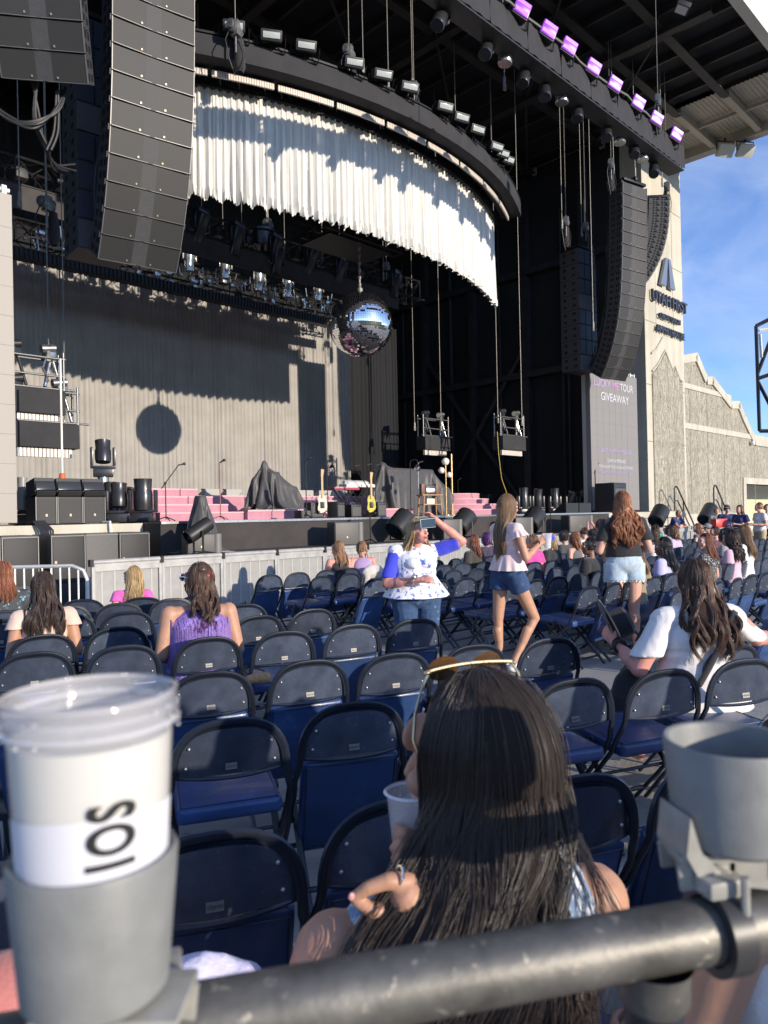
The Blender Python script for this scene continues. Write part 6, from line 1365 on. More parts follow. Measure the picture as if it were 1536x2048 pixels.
# ---- redhead
LDN = M('light_denim', (.42, .52, .60), .85, var=.2, vs=14, bump=.2, bs=220, wear=(.62, .68, .72), ws=13, wt=.6)
o, j, q, Rm = person(XY(1246, 8.1), R(4), 'standing redhead with long wavy copper hair in black tee and denim shorts', False, 1.045, 1.14, 'fair', HM['red'], dict(L=.46, n=2800, rad=.0015, wave=.014, wf=42, spread=.165, seed=10, clump=.5, hmin=.8, curl=.003), CL('black_tee', (.016, .016, .018)), LDN, vox=.009, sleeve=.62, hem=.085, bot='shorts',
    J=dict(elR=(.27, -.02, 1.08), wrR=(.15, .22, 1.10), elL=(-.27, -.02, 1.08), wrL=(-.15, .22, 1.10)), shoes=CL('shoe2', (.05, .05, .05)))
mb = MB()
for s_ in 'RL':
    e = j['hp'+s_].lerp(j['kn'+s_], .35); mb.grid(lambda u, v, e=e: V((e.x+(.110+.006*math.sin(u*2*PI*21))*math.cos(2*PI*u), e.y+(.110+.006*math.sin(u*2*PI*17))*math.sin(2*PI*u), e.z+.01-(.022+.008*math.sin(u*90))*v)), 90, 1)
mb.build('frayed_hem', M('white_fray', (.7, .72, .74), .9), o, ang=180)
# ---- woman in white tee
WT = CL('white_cotton', (.76, .73, .71), var=.04)
p = XY(1388, 4.12); a = LROW[2][2]
o, j, q, Rm = person(p, R(8), 'seated woman in a white tee with a black crossbody strap', True, .985, 1.45, 'pink', HM['brown'], dict(L=.43, n=3000, rad=.0013, wave=.022, wf=24, spread=.15, seed=11, clump=.6, hmin=.7, curl=.002), WT, DENIM, hyaw=R(12), vox=.007, sleeve=.72, hem=-.06, flare=.22, shirt_wr=.009,
    J=dict(elL=(-.36, -.02, .70), wrL=(-.42, .14, .82), elR=(.42, .08, .82), wrR=(.62, .22, .80)))
mb = MB(); c = j['che']; mb.grid(lambda u, v: V((-.135+.27*u, c.y-(.155+.02*math.sin(PI*u))*1.0, c.z-.30+.46*u))+V((.03*(v-.5), -.004, -.02*(v-.5))), 20, 2); mb.build('strap', CL('black_strap', (.015, .015, .017)), o, solid=.004)
mb = MB(); mb.tube([j['wrL']+V((-.0+.032*math.cos(t), -.03, .03*math.sin(t))) for t in [i*PI/8 for i in range(16)]], .007, 6, closed=True); mb.tube([j['wrL']+V((.034*math.cos(t), -.055, -.01+.034*math.sin(t))) for t in [i*PI/8 for i in range(16)]], .01, 6, closed=True); mb.build('bracelet', BLK, o)
Mo = Matrix.Translation(p) @ Matrix.Rotation(R(8), 4, 'Z') @ Matrix.Scale(.985, 4)
hb = T('felt_hat', 'black felt hat held low in the left hand of the white tee woman', 'hat', Mo @ (j['wrL']+V((.03, .10, .08))), R(20)); mb = MB(); rt = rotm(R(25), R(62), 0); mb.lathe([(.001, .11), (.06, .11), (.085, .09), (.09, .0), (.17, -.01), (.175, -.004), (.17, .003), (.09, .012)], 30, (0, 0, 0), rt, cap=False); mb.build('felt', CL('black_felt', (.012, .012, .013)), hb)
bg_ = T('black_bag', 'black cloth bag on the chair left of the white tee woman', 'bag', p+V((-.33, .05, .36)), .3); blob('bag_cloth', [('e', V((0, 0, .12)), (.17, .12, .20), None), ('e', V((.05, .05, -.02)), (.2, .12, .14), None)], CL('bag_black', (.014, .014, .015)), bg_, .014, 2, .012, 8)
# green bag and brown shoe on seats
o = T('clutch_bag', 'small tan woven bag lying on a lowered seat', 'bag', G(518, 1366, .50), .5); blob('bag_cloth', [('c', V((-.06, 0, .03)), .032, V((.05, 0, .03)), .035), ('e', V((0, .03, .025)), (.07, .035, .025), None)], M('tan_leather', (.42, .25, .11), .6, var=.3, vs=30, bump=.3, bs=60), o, .007, 2); mb = MB(); mb.tube([(-.06, 0, .05), (-.1, .06, .1), (-.02, .12, .09), (.06, .06, .06)], .006, 6); mb.build('handle', BLK, o)
# ---- seated crowd of right block
def crowd(x, i, label, hc, hk, top, skin='fair', hy_=0.0, sc_=.95, wd=1.05, dx=0.0, a_=0.0, **k):
    p, a = seatR(x, i); q_ = XY(x, p.y); p = V((q_.x, p.y, 0)); kk = dict(L=.2, n=420, rad=.0032, spread=.11, seed=int(x)); kk.update(hk); return person(p, a+a_, label, True, sc_, wd, skin, HM[hc], kk, top, DENIM, hyaw=hy_, vox=.016, hands=False, **k)
def cap_on(q, Rm, o, m, beanie=False):
    mb = MB(); mb.sph(q(0, -.008, .035), 1, 20, 12, Rm, (.092, .112, .098)); 
    if not beanie: mb.box(q(0, .13, .045), (.13, .10, .012), Rm @ rotm(-.2, 0, 0), .005)
    mb.build('cap', m, o)
crowd(945, 1, 'woman with long auburn ponytail in a dark olive tee, profile to the left', 'auburn', dict(L=.28, wave=.008, spread=.06), CL('olive', (.045, .04, .03)), 'fair', R(38))
crowd(972, 0, 'person with short purple and black hair beside the auburn ponytail', 'purple', dict(L=.14), CL('dark_print', (.04, .03, .06)), 'tan')
crowd(1064, 2, 'woman in pink with a white fluffy cuff behind the clear drink', 'gold', dict(L=.12), CL('fuchsia', (.62, .06, .30)), 'fair', R(40))
o, j, q, Rm = crowd(1100, 2, 'person in a bright blue cap with blonde hair and black fur trimmed top', 'blonde', dict(L=.16), CL('black2', (.02, .02, .024)), 'fair', R(35)); cap_on(q, Rm, o, CL('cap_blue', (.03, .08, .55)))
o, j, q, Rm = crowd(1128, 1, 'person in a charcoal cap left of the bare backed redhead', 'dark', dict(L=.08), CL('charcoal', (.05, .05, .05)), 'fair'); cap_on(q, Rm, o, CL('cap_charcoal', (.06, .06, .06)))
crowd(1148, 2, 'woman with a copper ponytail and bare upper back', 'red', dict(L=.22, spread=.045, wave=.01), CL('grey_top', (.12, .12, .13)), 'fair', 0, bare=True, sleeve=0)
crowd(1168, 0, 'man with short brown hair in a white tee near the barrier', 'brown', dict(L=.02, hmin=.4), CL('white2', (.7, .7, .7)), 'fair')
o, j, q, Rm = crowd(1186, 1, 'person in a black beanie in front of the redhead', 'dark', dict(L=.03), CL('dark3', (.03, .03, .035)), 'fair'); cap_on(q, Rm, o, CL('beanie_black', (.03, .03, .03)), True)
o, j, q, Rm = crowd(1180, 4, 'person with tight braids and red beads in a black top, profile left', 'black', dict(L=.04, curl=.006), CL('black4', (.018, .018, .02)), 'brown', R(50)); mb = MB(); [mb.sph(q(.02*i-.06, -.06, .085+.004*(i % 2)), .012, 8, 6) for i in range(6)]; mb.build('bead', M('red_bead', (.6, .04, .05), .3), o)
crowd(1212, 3, 'long dark haired person in black just left of the redhead', 'black', dict(L=.3), CL('black5', (.02, .018, .018)), 'tan')
o, j, q, Rm = crowd(1200, 0, 'person filming with both arms raised near the barrier', 'dark', dict(L=.1), CL('lilac2', (.25, .22, .45)), 'pink', J=dict(elR=(.24, .16, 1.0), wrR=(.12, .22, 1.16), elL=(-.24, .16, 1.0), wrL=(-.12, .22, 1.16)), sc_=1.08)
crowd(1268, 5, 'person with long tawny hair seated right behind the redhead', 'gold', dict(L=.3), CL('print6', (.25, .2, .12)), 'tan')
crowd(1327, 5, 'woman with long glossy black hair and a lavender shirt', 'black', dict(L=.38, n=1200, rad=.002, wave=.014, spread=.12), CL('lavender', (.48, .46, .68)), 'brown', R(45))
o, j, q, Rm = crowd(1312, 3, 'person with a shining green hair claw and white shirt', 'gold', dict(L=.1), CL('white7', (.72, .72, .70)), 'fair'); mb = MB(); mb.sph(q(0, -.10, .03), 1, 14, 8, None, (.06, .03, .05)); mb.build('hair_clip', M('green_claw', (.02, .30, .25), .2, .3, var=.8, vs=30), o)
crowd(1290, 1, 'person with dark blonde head near the drum fan', 'brown', dict(L=.06), CL('navy8', (.05, .07, .15)), 'fair')
crowd(1347, 2, 'curly light haired person in pale lilac beside the barrier', 'gold', dict(L=.18, curl=.012), CL('lilac8', (.5, .4, .55)), 'fair')
crowd(1337, 1, 'dark haired person close to the leaning guard', 'dark', dict(L=.12), CL('grey9', (.3, .3, .3)), 'fair')
crowd(1395, 1, 'woman with long copper hair in a grey vest, turned aside', 'red', dict(L=.34, n=600, wave=.012), CL('grey10', (.09, .10, .12)), 'fair', R(50), sleeve=0)
o, j, q, Rm = crowd(1416, 1, 'man in a grey baseball cap by the barred barrier', 'brown', dict(L=.03), CL('grey11', (.3, .31, .33)), 'fair', R(60)); cap_on(q, Rm, o, CL('cap_grey', (.22, .22, .23)))
crowd(1430, 3, 'brown haired person facing left behind the auburn bob', 'brown', dict(L=.06), CL('maroon12', (.1, .04, .05)), 'pink', R(60))
crowd(1450, 0, 'blonde seated close to the barred barrier', 'blonde', dict(L=.2), CL('white13', (.6, .6, .6)), 'fair')
crowd(1412, 5, 'auburn haired woman facing left in a black and white speckled top', 'auburn', dict(L=.24, n=1100, rad=.002, wave=.006, spread=.11), M('speckle_cloth', (.03, .03, .035), .85, wear=(.7, .7, .68), ws=60, wt=.55), 'fair', R(62), sc_=.96)
o, j, q, Rm = crowd(1462, 5, 'curly brown haired woman with pink clips in a pink shirt', 'dark', dict(L=.36, n=1300, rad=.0022, wave=.02, wf=34, curl=.008, spread=.15, vol=.012), CL('pink14', (.66, .42, .50)), 'fair', 0, sc_=.97); mb = MB(); [mb.sph(q(-.06+.01*i, -.07, .07-.03*i), .013, 8, 6) for i in range(3)]; mb.build('hair_clip', M('pink_clip', (.75, .3, .45), .4), o)
crowd(1450, 4, 'person with black rounded curly hair behind the pink shirt', 'black', dict(L=.05, curl=.012, vol=.02, n=800), CL('grey15', (.3, .28, .28)), 'brown')
crowd(1487, 5, 'light brown straight haired woman in a white shirt at the right', 'gold', dict(L=.36, n=1300, rad=.002, wave=.004, spread=.12, clump=.3), CL('white16', (.74, .74, .73)), 'fair', 0, sc_=1.02)
crowd(1310, 0, 'person half hidden behind the barrier crowd in black', 'dark', dict(L=.1), CL('black17', (.03, .03, .03)), 'tan')
# ---- staff and far standers
NAVY = CL('navy_polo', (.02, .035, .14)); BLKT = CL('black_trousers', (.015, .015, .017)); KH = CL('khaki', (.45, .36, .22))
def stander(x, d, yaw, label, hc, hk, top, bot, sc_=1.0, wd=1.1, skin='fair', **k):
    kk = dict(L=.05, n=300, rad=.0035, seed=int(x)); kk.update(hk); return person(XY(x, d), yaw, label, False, sc_, wd, skin, HM[hc], kk, top, bot, vox=.02, hands=False, **k)
o, j, q, Rm = stander(1454, 21.5, R(165), 'bearded guard in a navy polo with badge, dark cap and folded stance', 'dark', dict(), NAVY, BLKT, 1.0, 1.3, J=dict(wrR=(.05, .2, 1.1), wrL=(-.05, .2, 1.1))); cap_on(q, Rm, o, CL('cap_dark', (.04, .04, .05))); MB().box((.0, .17, 1.08), (.07, .01, .11)).build('badge', M('badge_white', (.7, .75, .8), .4), o)
stander(1480, 21.0, R(120), 'guard with long light hair in a navy polo at the wall corner', 'gold', dict(L=.2), NAVY, BLKT, .99, 1.1, J=dict(wrR=(.05, .25, 1.15), wrL=(-.05, .25, 1.15)))
stander(1519, 20.0, R(95), 'man in a white tee and khaki trousers holding an amber drink', 'auburn', dict(), CL('white18', (.75, .75, .74)), KH, 1.02, 1.15, J=dict(wrR=(.12, .34, 1.14), wrL=(-.15, .3, 1.12)))
stander(1433, 24.5, R(170), 'grey haired older man seated in the background beside the guards', 'gold', dict(), CL('grey19', (.3, .3, .3)), KH, .96, 1.0)
stander(1534, 23.0, R(150), 'person cut by the right photo edge behind the white tee man', 'dark', dict(), CL('white20', (.6, .6, .6)), BLKT, 1.0, 1.0)
gp = S(ST(1345, 10.9), 10.95, 0); person(gp, R(215), 'blond guard in navy leaning forward on the barrier with sunglasses', False, .97, 1.15, 'pink', HM['blonde'], dict(L=.09, n=400, rad=.003, seed=3), NAVY, BLKT, lean=R(28), vox=.018, hands=False, J=dict(elR=(.26, .42, 1.03), wrR=(.05, .5, 1.05), elL=(-.26, .42, 1.03), wrL=(-.05, .5, 1.05)))
c_ = XY(1437, 20.5); o = T('red_cooler', 'small red box on the barrier in front of the guards', 'box', (c_.x, c_.y, 1.08), .4); MB().box((0, 0, .1), (.4, .2, .2), bev=.02).build('case', M('red_plastic', (.65, .04, .04), .4), o); MB().box((0, 0, .21), (.42, .22, .03), bev=.01).build('lid', M('red_lid', (.7, .1, .08), .4), o)
stand_t = T('service_table', 'folding table behind the barrier holding the red box', 'table', (c_.x, c_.y, 0), .4); MB().box((0, 0, 1.05), (.9, .5, .04), bev=.01).build('tabletop', M('table_grey', (.3, .3, .3), .6), stand_t)
for x in (-.4, .4): MB().cyl((x, 0, 0), (x, 0, 1.04), .02, n=8).build('leg', DKR, stand_t)
# unseen onlookers, standing and seated, added right of the camera to shade the near chairs
for i, (x, y, yw, t_) in enumerate(((2.35, -.1, 40, 'teal'), (2.9, .35, 60, 'maroon'), (3.9, -.2, 50, 'white'))):
    person(V((x, y, 0)), R(yw), 'added shade casting onlooker in a %s shirt standing out of view, %s from the rail' % (t_, ORD(i)), False, 1.02, 1.1, 'tan', HM['brown'], dict(L=.2, n=200, rad=.004, seed=i), CL('onlooker_'+t_, (.2, .15+.02*i, .2)), DENIM, vox=.02, hands=False, face=False)
for i in range(5):  # unseen seated row added to cast shade over the nearest chairs
    c = V((.12, 1.10, 0))+V((.948, .319, 0))*(.52*(i+2)); person(c, R(18), 'unseen shade casting seated onlooker, %s to the right in the row by the rail' % ORD(i), True, 1.0, 1.1, 'tan', HM['brown'], dict(L=.25, n=200, rad=.004, seed=i), CL('onlooker_seated', (.3, .3, .35)), DENIM, vox=.02, hands=False, face=False)
# ================================================================== FOREGROUND
RAILM = M('worn_rail_steel', (.15, .145, .13), .50, .6, var=.35, vs=22, bump=.04, bs=120, wear=(.36, .33, .27), ws=60, wt=.60)
ra = V((0, .522, 1.218)); rd = V((.97, .24, 0)).normalized()
o = T('hand_rail', 'worn steel pipe hand rail crossing the bottom of the photo', 'railing', (ra.x, ra.y, 0), math.atan2(rd.y, rd.x))
mb = MB(); mb.cyl((-1.2, 0, 1.22), (2.2, 0, 1.22), .0238, n=40); mb.build('pipe', RAILM, o)
px_ = .205
for x in (px_, px_-1.25, px_+1.3):
    mb = MB(); mb.cyl((x, 0, 0), (x, 0, 1.19), .022, n=28); mb.build('post', M('dark_post_steel', (.022, .026, .036), .55, .1, var=.3, vs=20), o)
    mb = MB(); mb.lathe([(.0225, 1.172), (.027, 1.178), (.027, 1.19), (.0285, 1.2), (.030, 1.205)], 28, (x, 0, 0), cap=False); mb.build('fitting', RAILM, o)
mb = MB(); mb.cyl((-1.2, 0, .7), (2.2, 0, .7), .016, n=20); mb.cyl((-1.2, 0, .2), (2.2, 0, .2), .016, n=20); mb.build('lower_pipe', MATS['dark_post_steel'], o)
HOLD = M('grey_holder_plastic', (.20, .205, .195), .52, var=.12, vs=40, bump=.05, bs=300)
def holder(c, top, bot, r, lab, rb):
    o = T('cup_holder', lab, 'cup holder', (c.x, c.y, bot), 0)
    mb = MB(); H = top-bot; mb.lathe([(.001, 0), (rb-.004, 0), (rb, .004), (r, H-.003), (r-.0015, H), (r-.0045, H-.001), (r-.006, H-.006), (rb-.005, .006), (.001, .005)], 72, cap=False); mb.build('ring', HOLD, o)
    return o
cL = W(176, 1046, .44); cR = W(1452, 1020, .61)
hL = holder(cL, 1.357, 1.274, .0482, 'grey plastic cup holder gripping the full cup at the left', .0415)
hR = holder(cR, 1.362, 1.280, .0535, 'empty grey cup holder clamped to the rail at the right', .047)
BRK = M('grey_bracket_plastic', (.34, .33, .29), .35, .1, var=.15, vs=30, coat=.2)
def bracket(h, c, bot, side):
    # arm below the ring towards the rail, with a clamp round the pipe
    t = (c-V((ra.x, ra.y, 0))).dot(rd); f = V((ra.x, ra.y, 0))+rd*t; d = (V((f.x, f.y, 0))-V((c.x, c.y, 0))); L = d.length; a = math.atan2(d.y, d.x) if L > .01 else 0
    mb = MB(); fx = f-V((c.x, c.y, 0)); pts2 = [(-.045, -.012), (-.048, .0), (-.038, .0), (-.02, -.006), (.03, -.006), (.045, -.03), (.045, -.045), (.0, -.032)]
    mb.box((side*.012, .0, -.006), (.085, .05, .006), None, .002); mb.box((side*.012, -.02, -.016), (.085, .005, .022), rotm(0, side*.12, 0), .001); mb.box((side*.012, .02, -.016), (.085, .005, .022), rotm(0, side*.12, 0), .001)
    for k in (-.03, .0, .03): mb.box((k+side*.012, 0, -.015), (.004, .045, .018))
    for k in (-.018, .018): mb.cyl((side*.03, k, -.045), (side*.03, k, -.005), .0042, n=10)
    mb.build('bracket', BRK, h)
    cc = V((fx.x+side*.03*rd.x, fx.y+side*.03*rd.y, 1.22-bot)); x, y, dd = frame(rd)
    mb = MB()
    for r0, r1 in ((.0262, .0335),):
        prof = []
        for off in (-.011, .011): pass
        vs = []; n = 30
        for i in range(n):
            an = 2*PI*i/n
            for r, q in ((r0, -.010), (r1, -.010), (r1, .010), (r0, .010)): vs.append(cc+rd*q+(x*math.cos(an)+y*math.sin(an))*r)
        fs = [(i*4+k, i*4+(k+1) % 4, ((i+1) % n)*4+(k+1) % 4, ((i+1) % n)*4+k) for i in range(n) for k in range(4)]; mb.add(vs, fs)
    mb.build('clamp_ring', M('clamp_rubber', (.035, .035, .036), .4), h)
    mb = MB(); mb.box(cc+V((0, 0, .037)), (.035, .03, .014), rotm(0, 0, math.atan2(rd.y, rd.x)), .003); a0 = cc+V((0, 0, .04)); mb.cyl(a0, V((side*.02, 0, -.012)), .010, .012, n=12); mb.cyl(cc+V((.012, -.02, .05)), cc+V((.012, -.02, -.02)), .0035, n=8); mb.build('clamp_arm', BRK, h)
c3 = V((.615, .665, 0)); h3 = holder(c3, 1.385, 1.285, .060, 'added unseen cup holder on the rail that shades the foreground hair', .052); mb = MB(); mb.lathe([(.001, .01), (.045, .01), (.050, .105), (.0485, .108), (.001, .107)], 40, cap=False); mb.build('cup_liner', M('paper_cup', (.7, .7, .68), .6), h3)  # unseen holder and cup added to shade the foreground woman's hair
bracket(h3, c3, 1.285, -1); bracket(hR, cR, 1.280, -1); bracket(hL, cL, 1.274, 1)
mb = MB(); mb.prism([(-.052, .03), (-.056, .0), (-.046, -.018), (-.01, -.028), (.02, -.034), (.02, -.026), (-.03, -.012), (-.044, .004)], -.022, .022, rotm(0, 0, R(10))); mb.build('side_arm', BRK, hR)
# the big cup at the left
cp = T('drink_cup', 'tall white drink in a clear lidded cup with black letters at the left', 'cup', (cL.x, cL.y, 1.281), 0)
CPM = M('white_milky_drink', (.60, .585, .52), .3, var=.03, vs=12, sss=.0, coat=.5)
rz0 = lambda z: .0378+(.0462-.0378)*z/.155
mb = MB(); mb.lathe([(.001, .0), (.037, .0), (rz0(0), .003), (rz0(.145), .145), (.001, .146)], 72, cap=False); mb.build('drink', CPM, cp)
CLR = M('clear_cup_plastic', (.92, .92, .92), .06, alpha=.22, spec=.9, coat=.6)
mb = MB(); mb.lathe([(rz0(0)+.0004, .001), (rz0(.155)+.0006, .155), (.0478, .157), (.0478, .160), (.0465, .161), (.0455, .158)], 72, cap=False); mb.build('cup_wall', CLR, cp)
LIDM = M('lid_plastic', (.60, .58, .57), .10, alpha=.30, spec=.9, coat=.8)
mb = MB(); mb.lathe([(.0485, .150), (.0500, .153), (.0503, .159), (.0495, .162), (.0500, .164), (.0490, .168), (.0460, .169), (.0445, .165), (.0430, .158), (.030, .157), (.012, .158), (.001, .158)], 80, cap=False); mb.build('lid', LIDM, cp)
mb = MB(); mb.lathe([(.0495, .150), (.0510, .152), (.0495, .1545)], 80, cap=False); mb.lathe([(.0488, .167), (.0496, .1692), (.0475, .170)], 80, cap=False); mb.build('lid_rim', M('lid_rim_plastic', (.66, .64, .63), .12, alpha=.6, coat=.8), cp)
LBM = M('white_paper_label', (.64, .64, .67), .5)
ca = math.atan2(-cL.y, -cL.x)
mb = MB(); mb.grid(lambda u, v: V(((rz0(.04+.065*v)+.0009)*math.cos(ca-1.35+2.7*u), (rz0(.04+.065*v)+.0009)*math.sin(ca-1.35+2.7*u), .04+.065*v+.004*math.sin(u*3.0))), 60, 4); mb.build('label', LBM, cp)
cu = bpy.data.curves.new('t', 'FONT'); cu.body = 'OS'; cu.size = .043; cu.offset = .0011; cu.space_character = 1.12; me = bake(bpy.data.objects.new('t', cu))
ac = ca+.20
xs = [v.co.x for v in me.vertices]; ys = [v.co.y for v in me.vertices]
for v in me.vertices: tz = .0885+.0285*(v.co.x-min(xs))/(max(xs)-min(xs)); ty = .0265*(v.co.y-min(ys))/(max(ys)-min(ys)); r = rz0(tz)+.0021; an = ac+.30-ty/r; v.co = V((r*math.cos(an), r*math.sin(an), tz))
mb = MB(); mb.grid(lambda u, v: V(((rz0(.082)+.0021)*math.cos(ac+.30-(.0265-.0265*u)/.044), (rz0(.082)+.0021)*math.sin(ac+.30-(.0265-.0265*u)/.044), .081+.0035*v)), 12, 1); mb.build('lettering', M('label_print', (.012, .012, .012), .6), cp)
me.materials.clear(); me.materials.append(M('label_print', (.012, .012, .012), .6)); me.name = 'lettering'; oo = bpy.data.objects.new('lettering', me); COL.objects.link(oo); oo.parent = cp
mb = MB(); rs = random.Random(3)
for i in range(46): a = rs.uniform(0, 2*PI); z = rs.uniform(.146, .164); r = .0498; mb.sph((r*math.cos(a), r*math.sin(a), z), rs.uniform(.0005, .0012), 6, 4)
mb.build('condensation', M('water_drop', (.95, .95, .95), .05, trans=.6, ior=1.33), cp)['kind'] = 'stuff'
# ---- foreground woman
BY = R(18.6); SC = 1.05; FP = V((.135, 1.13, 0)); Mi = (Matrix.Translation(FP) @ Matrix.Rotation(BY, 4, 'Z') @ Matrix.Scale(SC, 4)).inverted()
def LW(x, y, d): return Mi @ W(x, y, d)
ACID = M('acid_wash_denim', (.16, .24, .36), .85, var=.5, vs=60, bump=.2, bs=300, wear=(.55, .62, .70), ws=45, wt=.5)
hed = Mi @ V((.128, 1.19, 1.145))
JF = dict(hed=hed, nek=V((.0, .01, .94)), shL=LW(668, 1905, 1.07), shR=LW(1185, 1800, 1.20), elL=Mi @ V((-.16, 1.20, .72)), wrL=LW(838, 1815, 1.07), elR=Mi @ V((.24, 1.32, .80)), wrR=LW(868, 1745, 1.15))
fw, j, q, Rm = person(FP, BY, 'dark haired woman in the foreground with gold sunglasses on her head, turned left', True, SC, 1.15, 'tan', None, None, None, DENIM, J=JF, hyaw=R(37), hpitch=R(-2), vox=.0052, hands=None, sleeve=0, face=False)
# vest
che = j['che']; blob('vest', [('e', che, (.185, .118, .17), None), ('e', (j['wai']+che)/2, (.17, .112, .15), None), ('f', j['pel'], .17, j['wai'], .155, .74), ('c', j['shL'].lerp(j['shR'], .14)+V((0, 0, .022)), .048, j['shL'].lerp(j['shR'], .86)+V((0, 0, .022)), .048)], ACID, fw, .008, 2, .004, 12)
# near hand: pinched index and thumb
D = 1.045; hp_ = lambda x, y, dd=0: LW(x, y, D+dd)
P = [('c', LW(850, 1830, 1.08), .026, hp_(815, 1795), .027), ('c', hp_(835, 1760, .02), .020, hp_(820, 1800), .024), ('e', hp_(822, 1790, .01), (.024, .026, .030), None),
     ('c', hp_(812, 1765), .0145, hp_(776, 1762, -.01), .0118), ('c', hp_(776, 1762, -.01), .0112, hp_(736, 1776, -.015), .0096), ('c', hp_(736, 1776, -.015), .0094, hp_(708, 1795, -.015), .0074),
     ('c', hp_(815, 1815), .020, hp_(778, 1832, -.008), .0138), ('c', hp_(778, 1832, -.008), .0130, hp_(742, 1818, -.015), .0112), ('c', hp_(742, 1818, -.015), .0108, hp_(716, 1803, -.015), .0082),
     ('c', hp_(822, 1752, .03), .0115, hp_(788, 1742, .03), .0095), ('c', hp_(788, 1742, .03), .0092, hp_(775, 1765, .035), .0082), ('c', hp_(775, 1765, .035), .008, hp_(790, 1785, .03), .007),
     ('c', hp_(832, 1748, .045), .011, hp_(800, 1732, .05), .009), ('c', hp_(800, 1732, .05), .009, hp_(792, 1760, .055), .0075), ('c', hp_(845, 1752, .06), .010, hp_(815, 1738, .065), .008), ('c', hp_(815, 1738, .065), .008, hp_(810, 1760, .07), .0066)]
# far hand round the cup
D2 = 1.15; h2 = lambda x, y, dd=0: LW(x, y, D2+dd)
P2 = [('c', LW(872, 1745, 1.16), .026, h2(835, 1715), .026), ('e', h2(832, 1705), (.02, .028, .034), None)]
for k, (y0, dx) in enumerate(((1668, 6), (1692, 0), (1714, 2), (1736, 8))): P2 += [('c', h2(832, y0+6, -.01), .0105, h2(802+dx, y0, -.035), .0088), ('c', h2(802+dx, y0, -.035), .0086, h2(788+dx, y0+4, -.02), .0072)]
P2 += [('c', h2(840, 1690, -.02), .012, h2(812, 1665, -.03), .009), ('c', h2(812, 1665, -.03), .0088, h2(795, 1655, -.02), .0072)]
blob('near_hand', P, SK['tan'], fw, .0026, 3); blob('far_hand', P2, SK['tan'], fw, .0028, 3)
mb = MB(); mb.sph(hp_(703, 1793, -.022), 1, 10, 8, None, (.0045, .003, .0055)); mb.build('nail', M('pink_nail', (.62, .32, .30), .15, coat=.8), fw)
mb = MB(); c0 = hp_(798, 1751, -.006); dx_ = (hp_(772, 1752, -.01)-hp_(812, 1762)).normalized(); fx, fy, _ = frame(dx_); mb.tube([c0+(fx*math.cos(t)+fy*math.sin(t))*.0118 for t in [i*PI/12 for i in range(24)]], .0022, 6, closed=True); mb.sph(c0+fx*.0, .001); mb.build('ring', M('silver_ring', (.8, .8, .78), .15, 1.0), fw)
W0 = W(826, 1722, 1.17); cup(V((W0.x, W0.y, W0.z-.01)), 'clear plastic cup raised in the foreground womans hand', .120, .028, .040, .3)
# hair of the foreground woman
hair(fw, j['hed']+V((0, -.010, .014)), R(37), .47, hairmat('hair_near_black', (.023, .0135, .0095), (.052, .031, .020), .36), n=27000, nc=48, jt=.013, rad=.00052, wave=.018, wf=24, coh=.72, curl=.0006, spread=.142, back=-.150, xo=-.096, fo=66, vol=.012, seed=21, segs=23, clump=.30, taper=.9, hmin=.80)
# flyaway strands
hair(fw, j['hed']+V((0, -.010, .016)), R(37), .44, MATS['hair_near_black'], n=260, rad=.00055, wave=.035, wf=12, spread=.19, back=-.155, xo=-.075, fo=68, vol=.020, seed=33, segs=24, clump=.0, hmin=.7).name = 'loose_hair'
# sunglasses on the head
_, q2, Rm2 = headprims(j['hed'], R(6), R(-4))
sg = T('sunglasses', 'gold framed sunglasses pushed up on the foreground womans hair', 'sunglasses', FP, BY); sg.scale = (SC,)*3
GD = M('gold_metal', (.75, .58, .32), .25, 1.0)
mb = MB(); br = [q2(x+.03, .030-.6*x*x, .152-.8*x*x) for x in [-.076+.152*i/16 for i in range(17)]]; mb.tube(br, .0032, 8)
for x in (-1, 1): mb.tube([q2(x*.076+.03, .027, .147), q2(x*.088+.026, .020, .128), q2(x*.098+.016, .010, .09), q2(x*.102+.010, .0, .055), q2(x*.100+.010, -.01, .035)], .0025, 6); mb.sph(q2(x*.080+.03, .027, .145), .0050, 8, 6)
for x in (-1, 1): mb.tube([q2(x*.012+.03, .036, .150), q2(x*.02+.03, .060, .144), q2(x*.045+.03, .062, .138), q2(x*.066+.03, .048, .140), q2(x*.07+.03, .034, .147)], .0016, 6)
mb.build('frame', GD, sg); mb = MB()
for x in (-1, 1): mb.sph(q2(x*.04+.03, .047, .146), 1, 16, 8, Rm2 @ rotm(-1.2, 0, 0), (.029, .022, .0015))
mb.build('lens', M('brown_lens', (.10, .05, .02), .05, coat=1.0, alpha=.8), sg)
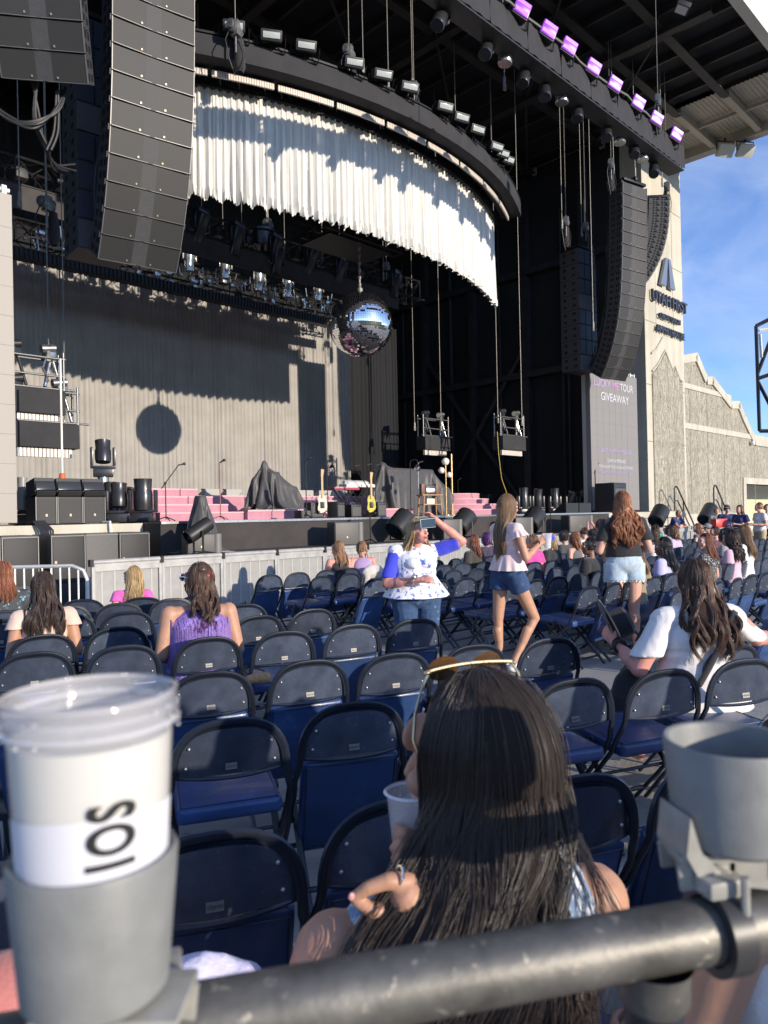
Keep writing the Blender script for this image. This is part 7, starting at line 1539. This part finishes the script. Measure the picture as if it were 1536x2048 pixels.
# neighbours
nb = V((.66, 1.20, 0)); o, j, q, Rm = person(nb, R(24), 'tan woman in a white tank top beyond the rail, head behind the empty cup holder', True, .94, 1.05, 'tan', HM['brown'], dict(L=.06, n=900, rad=.0012, curl=.010, seed=4), WT, DENIM, hyaw=R(10), vox=.008, sleeve=0, bare=True, J=dict(elL=(-.30, .02, .66), wrL=(-.2, .22, .62)))
mb = MB(); [mb.sph(q(x, -.05, .115), .034, 12, 8) for x in (-.06, .0, .06)]; mb.build('hair_bun', HM['brown'], o)
lb_ = V((-.64, .86, 0)); o, j, q, Rm = person(lb_, R(12), 'person with frizzy brown hair and bead bracelet cut by the left edge', True, 1.0, 1.15, 'pink', HM['brown'], dict(L=.42, n=2600, rad=.0012, curl=.008, wave=.02, wf=30, spread=.19, vol=.03, seed=6), CL('salmon_top', (.50, .18, .16)), CL('white_trousers', (.72, .72, .76)), vox=.009, sleeve=.5, J=dict(elR=(.27, .0, .70), wrR=(.20, .10, .50)))
mb = MB(); rs = random.Random(2)
for i in range(26): t = 2*PI*i/26; mb.sph(V((.20+.036*math.cos(t), .09+.034*math.sin(t), .525)), .005, 8, 6)
mb.build('bracelet', M('turquoise_bead', (.12, .42, .38), .3, var=.6, vs=60), o)
o = T('folded_shirt', 'crumpled lavender white cloth lying over the seat below the rail', 'cloth', V((-.27, 1.02, .0)), .3); blob('cloth', [('e', V((0, .05, .86)), (.10, .06, .05), None), ('e', V((-.04, .0, .80)), (.14, .09, .07), None), ('c', V((-.1, .0, .70)), .09, V((.06, 0, .72)), .08)], M('lavender_white', (.62, .60, .78), .8, bump=.2, bs=90), o, .006, 3, .014, 12)
A, d, ang = LROW[0]
for k, (kx, l) in enumerate(((0, 'woman with gold sunglasses'), (1, 'woman in the white tank top'), (-1, 'crumpled lavender cloth'))):
    c = (V((.12, 1.02, 0)), V((.62, 1.10, 0)), V((-.30, 1.0, 0)))[k]
    ch0 = [x for x in COL.objects if x.get('category') == 'folding chair' and x['label'].startswith('navy chair') and 'seat down' in x['label']][0]; oc = dup(ch0, c, R(18), 'navy chair in the row at the rail under the '+l)
bpy.data.scenes.remove(TMP)
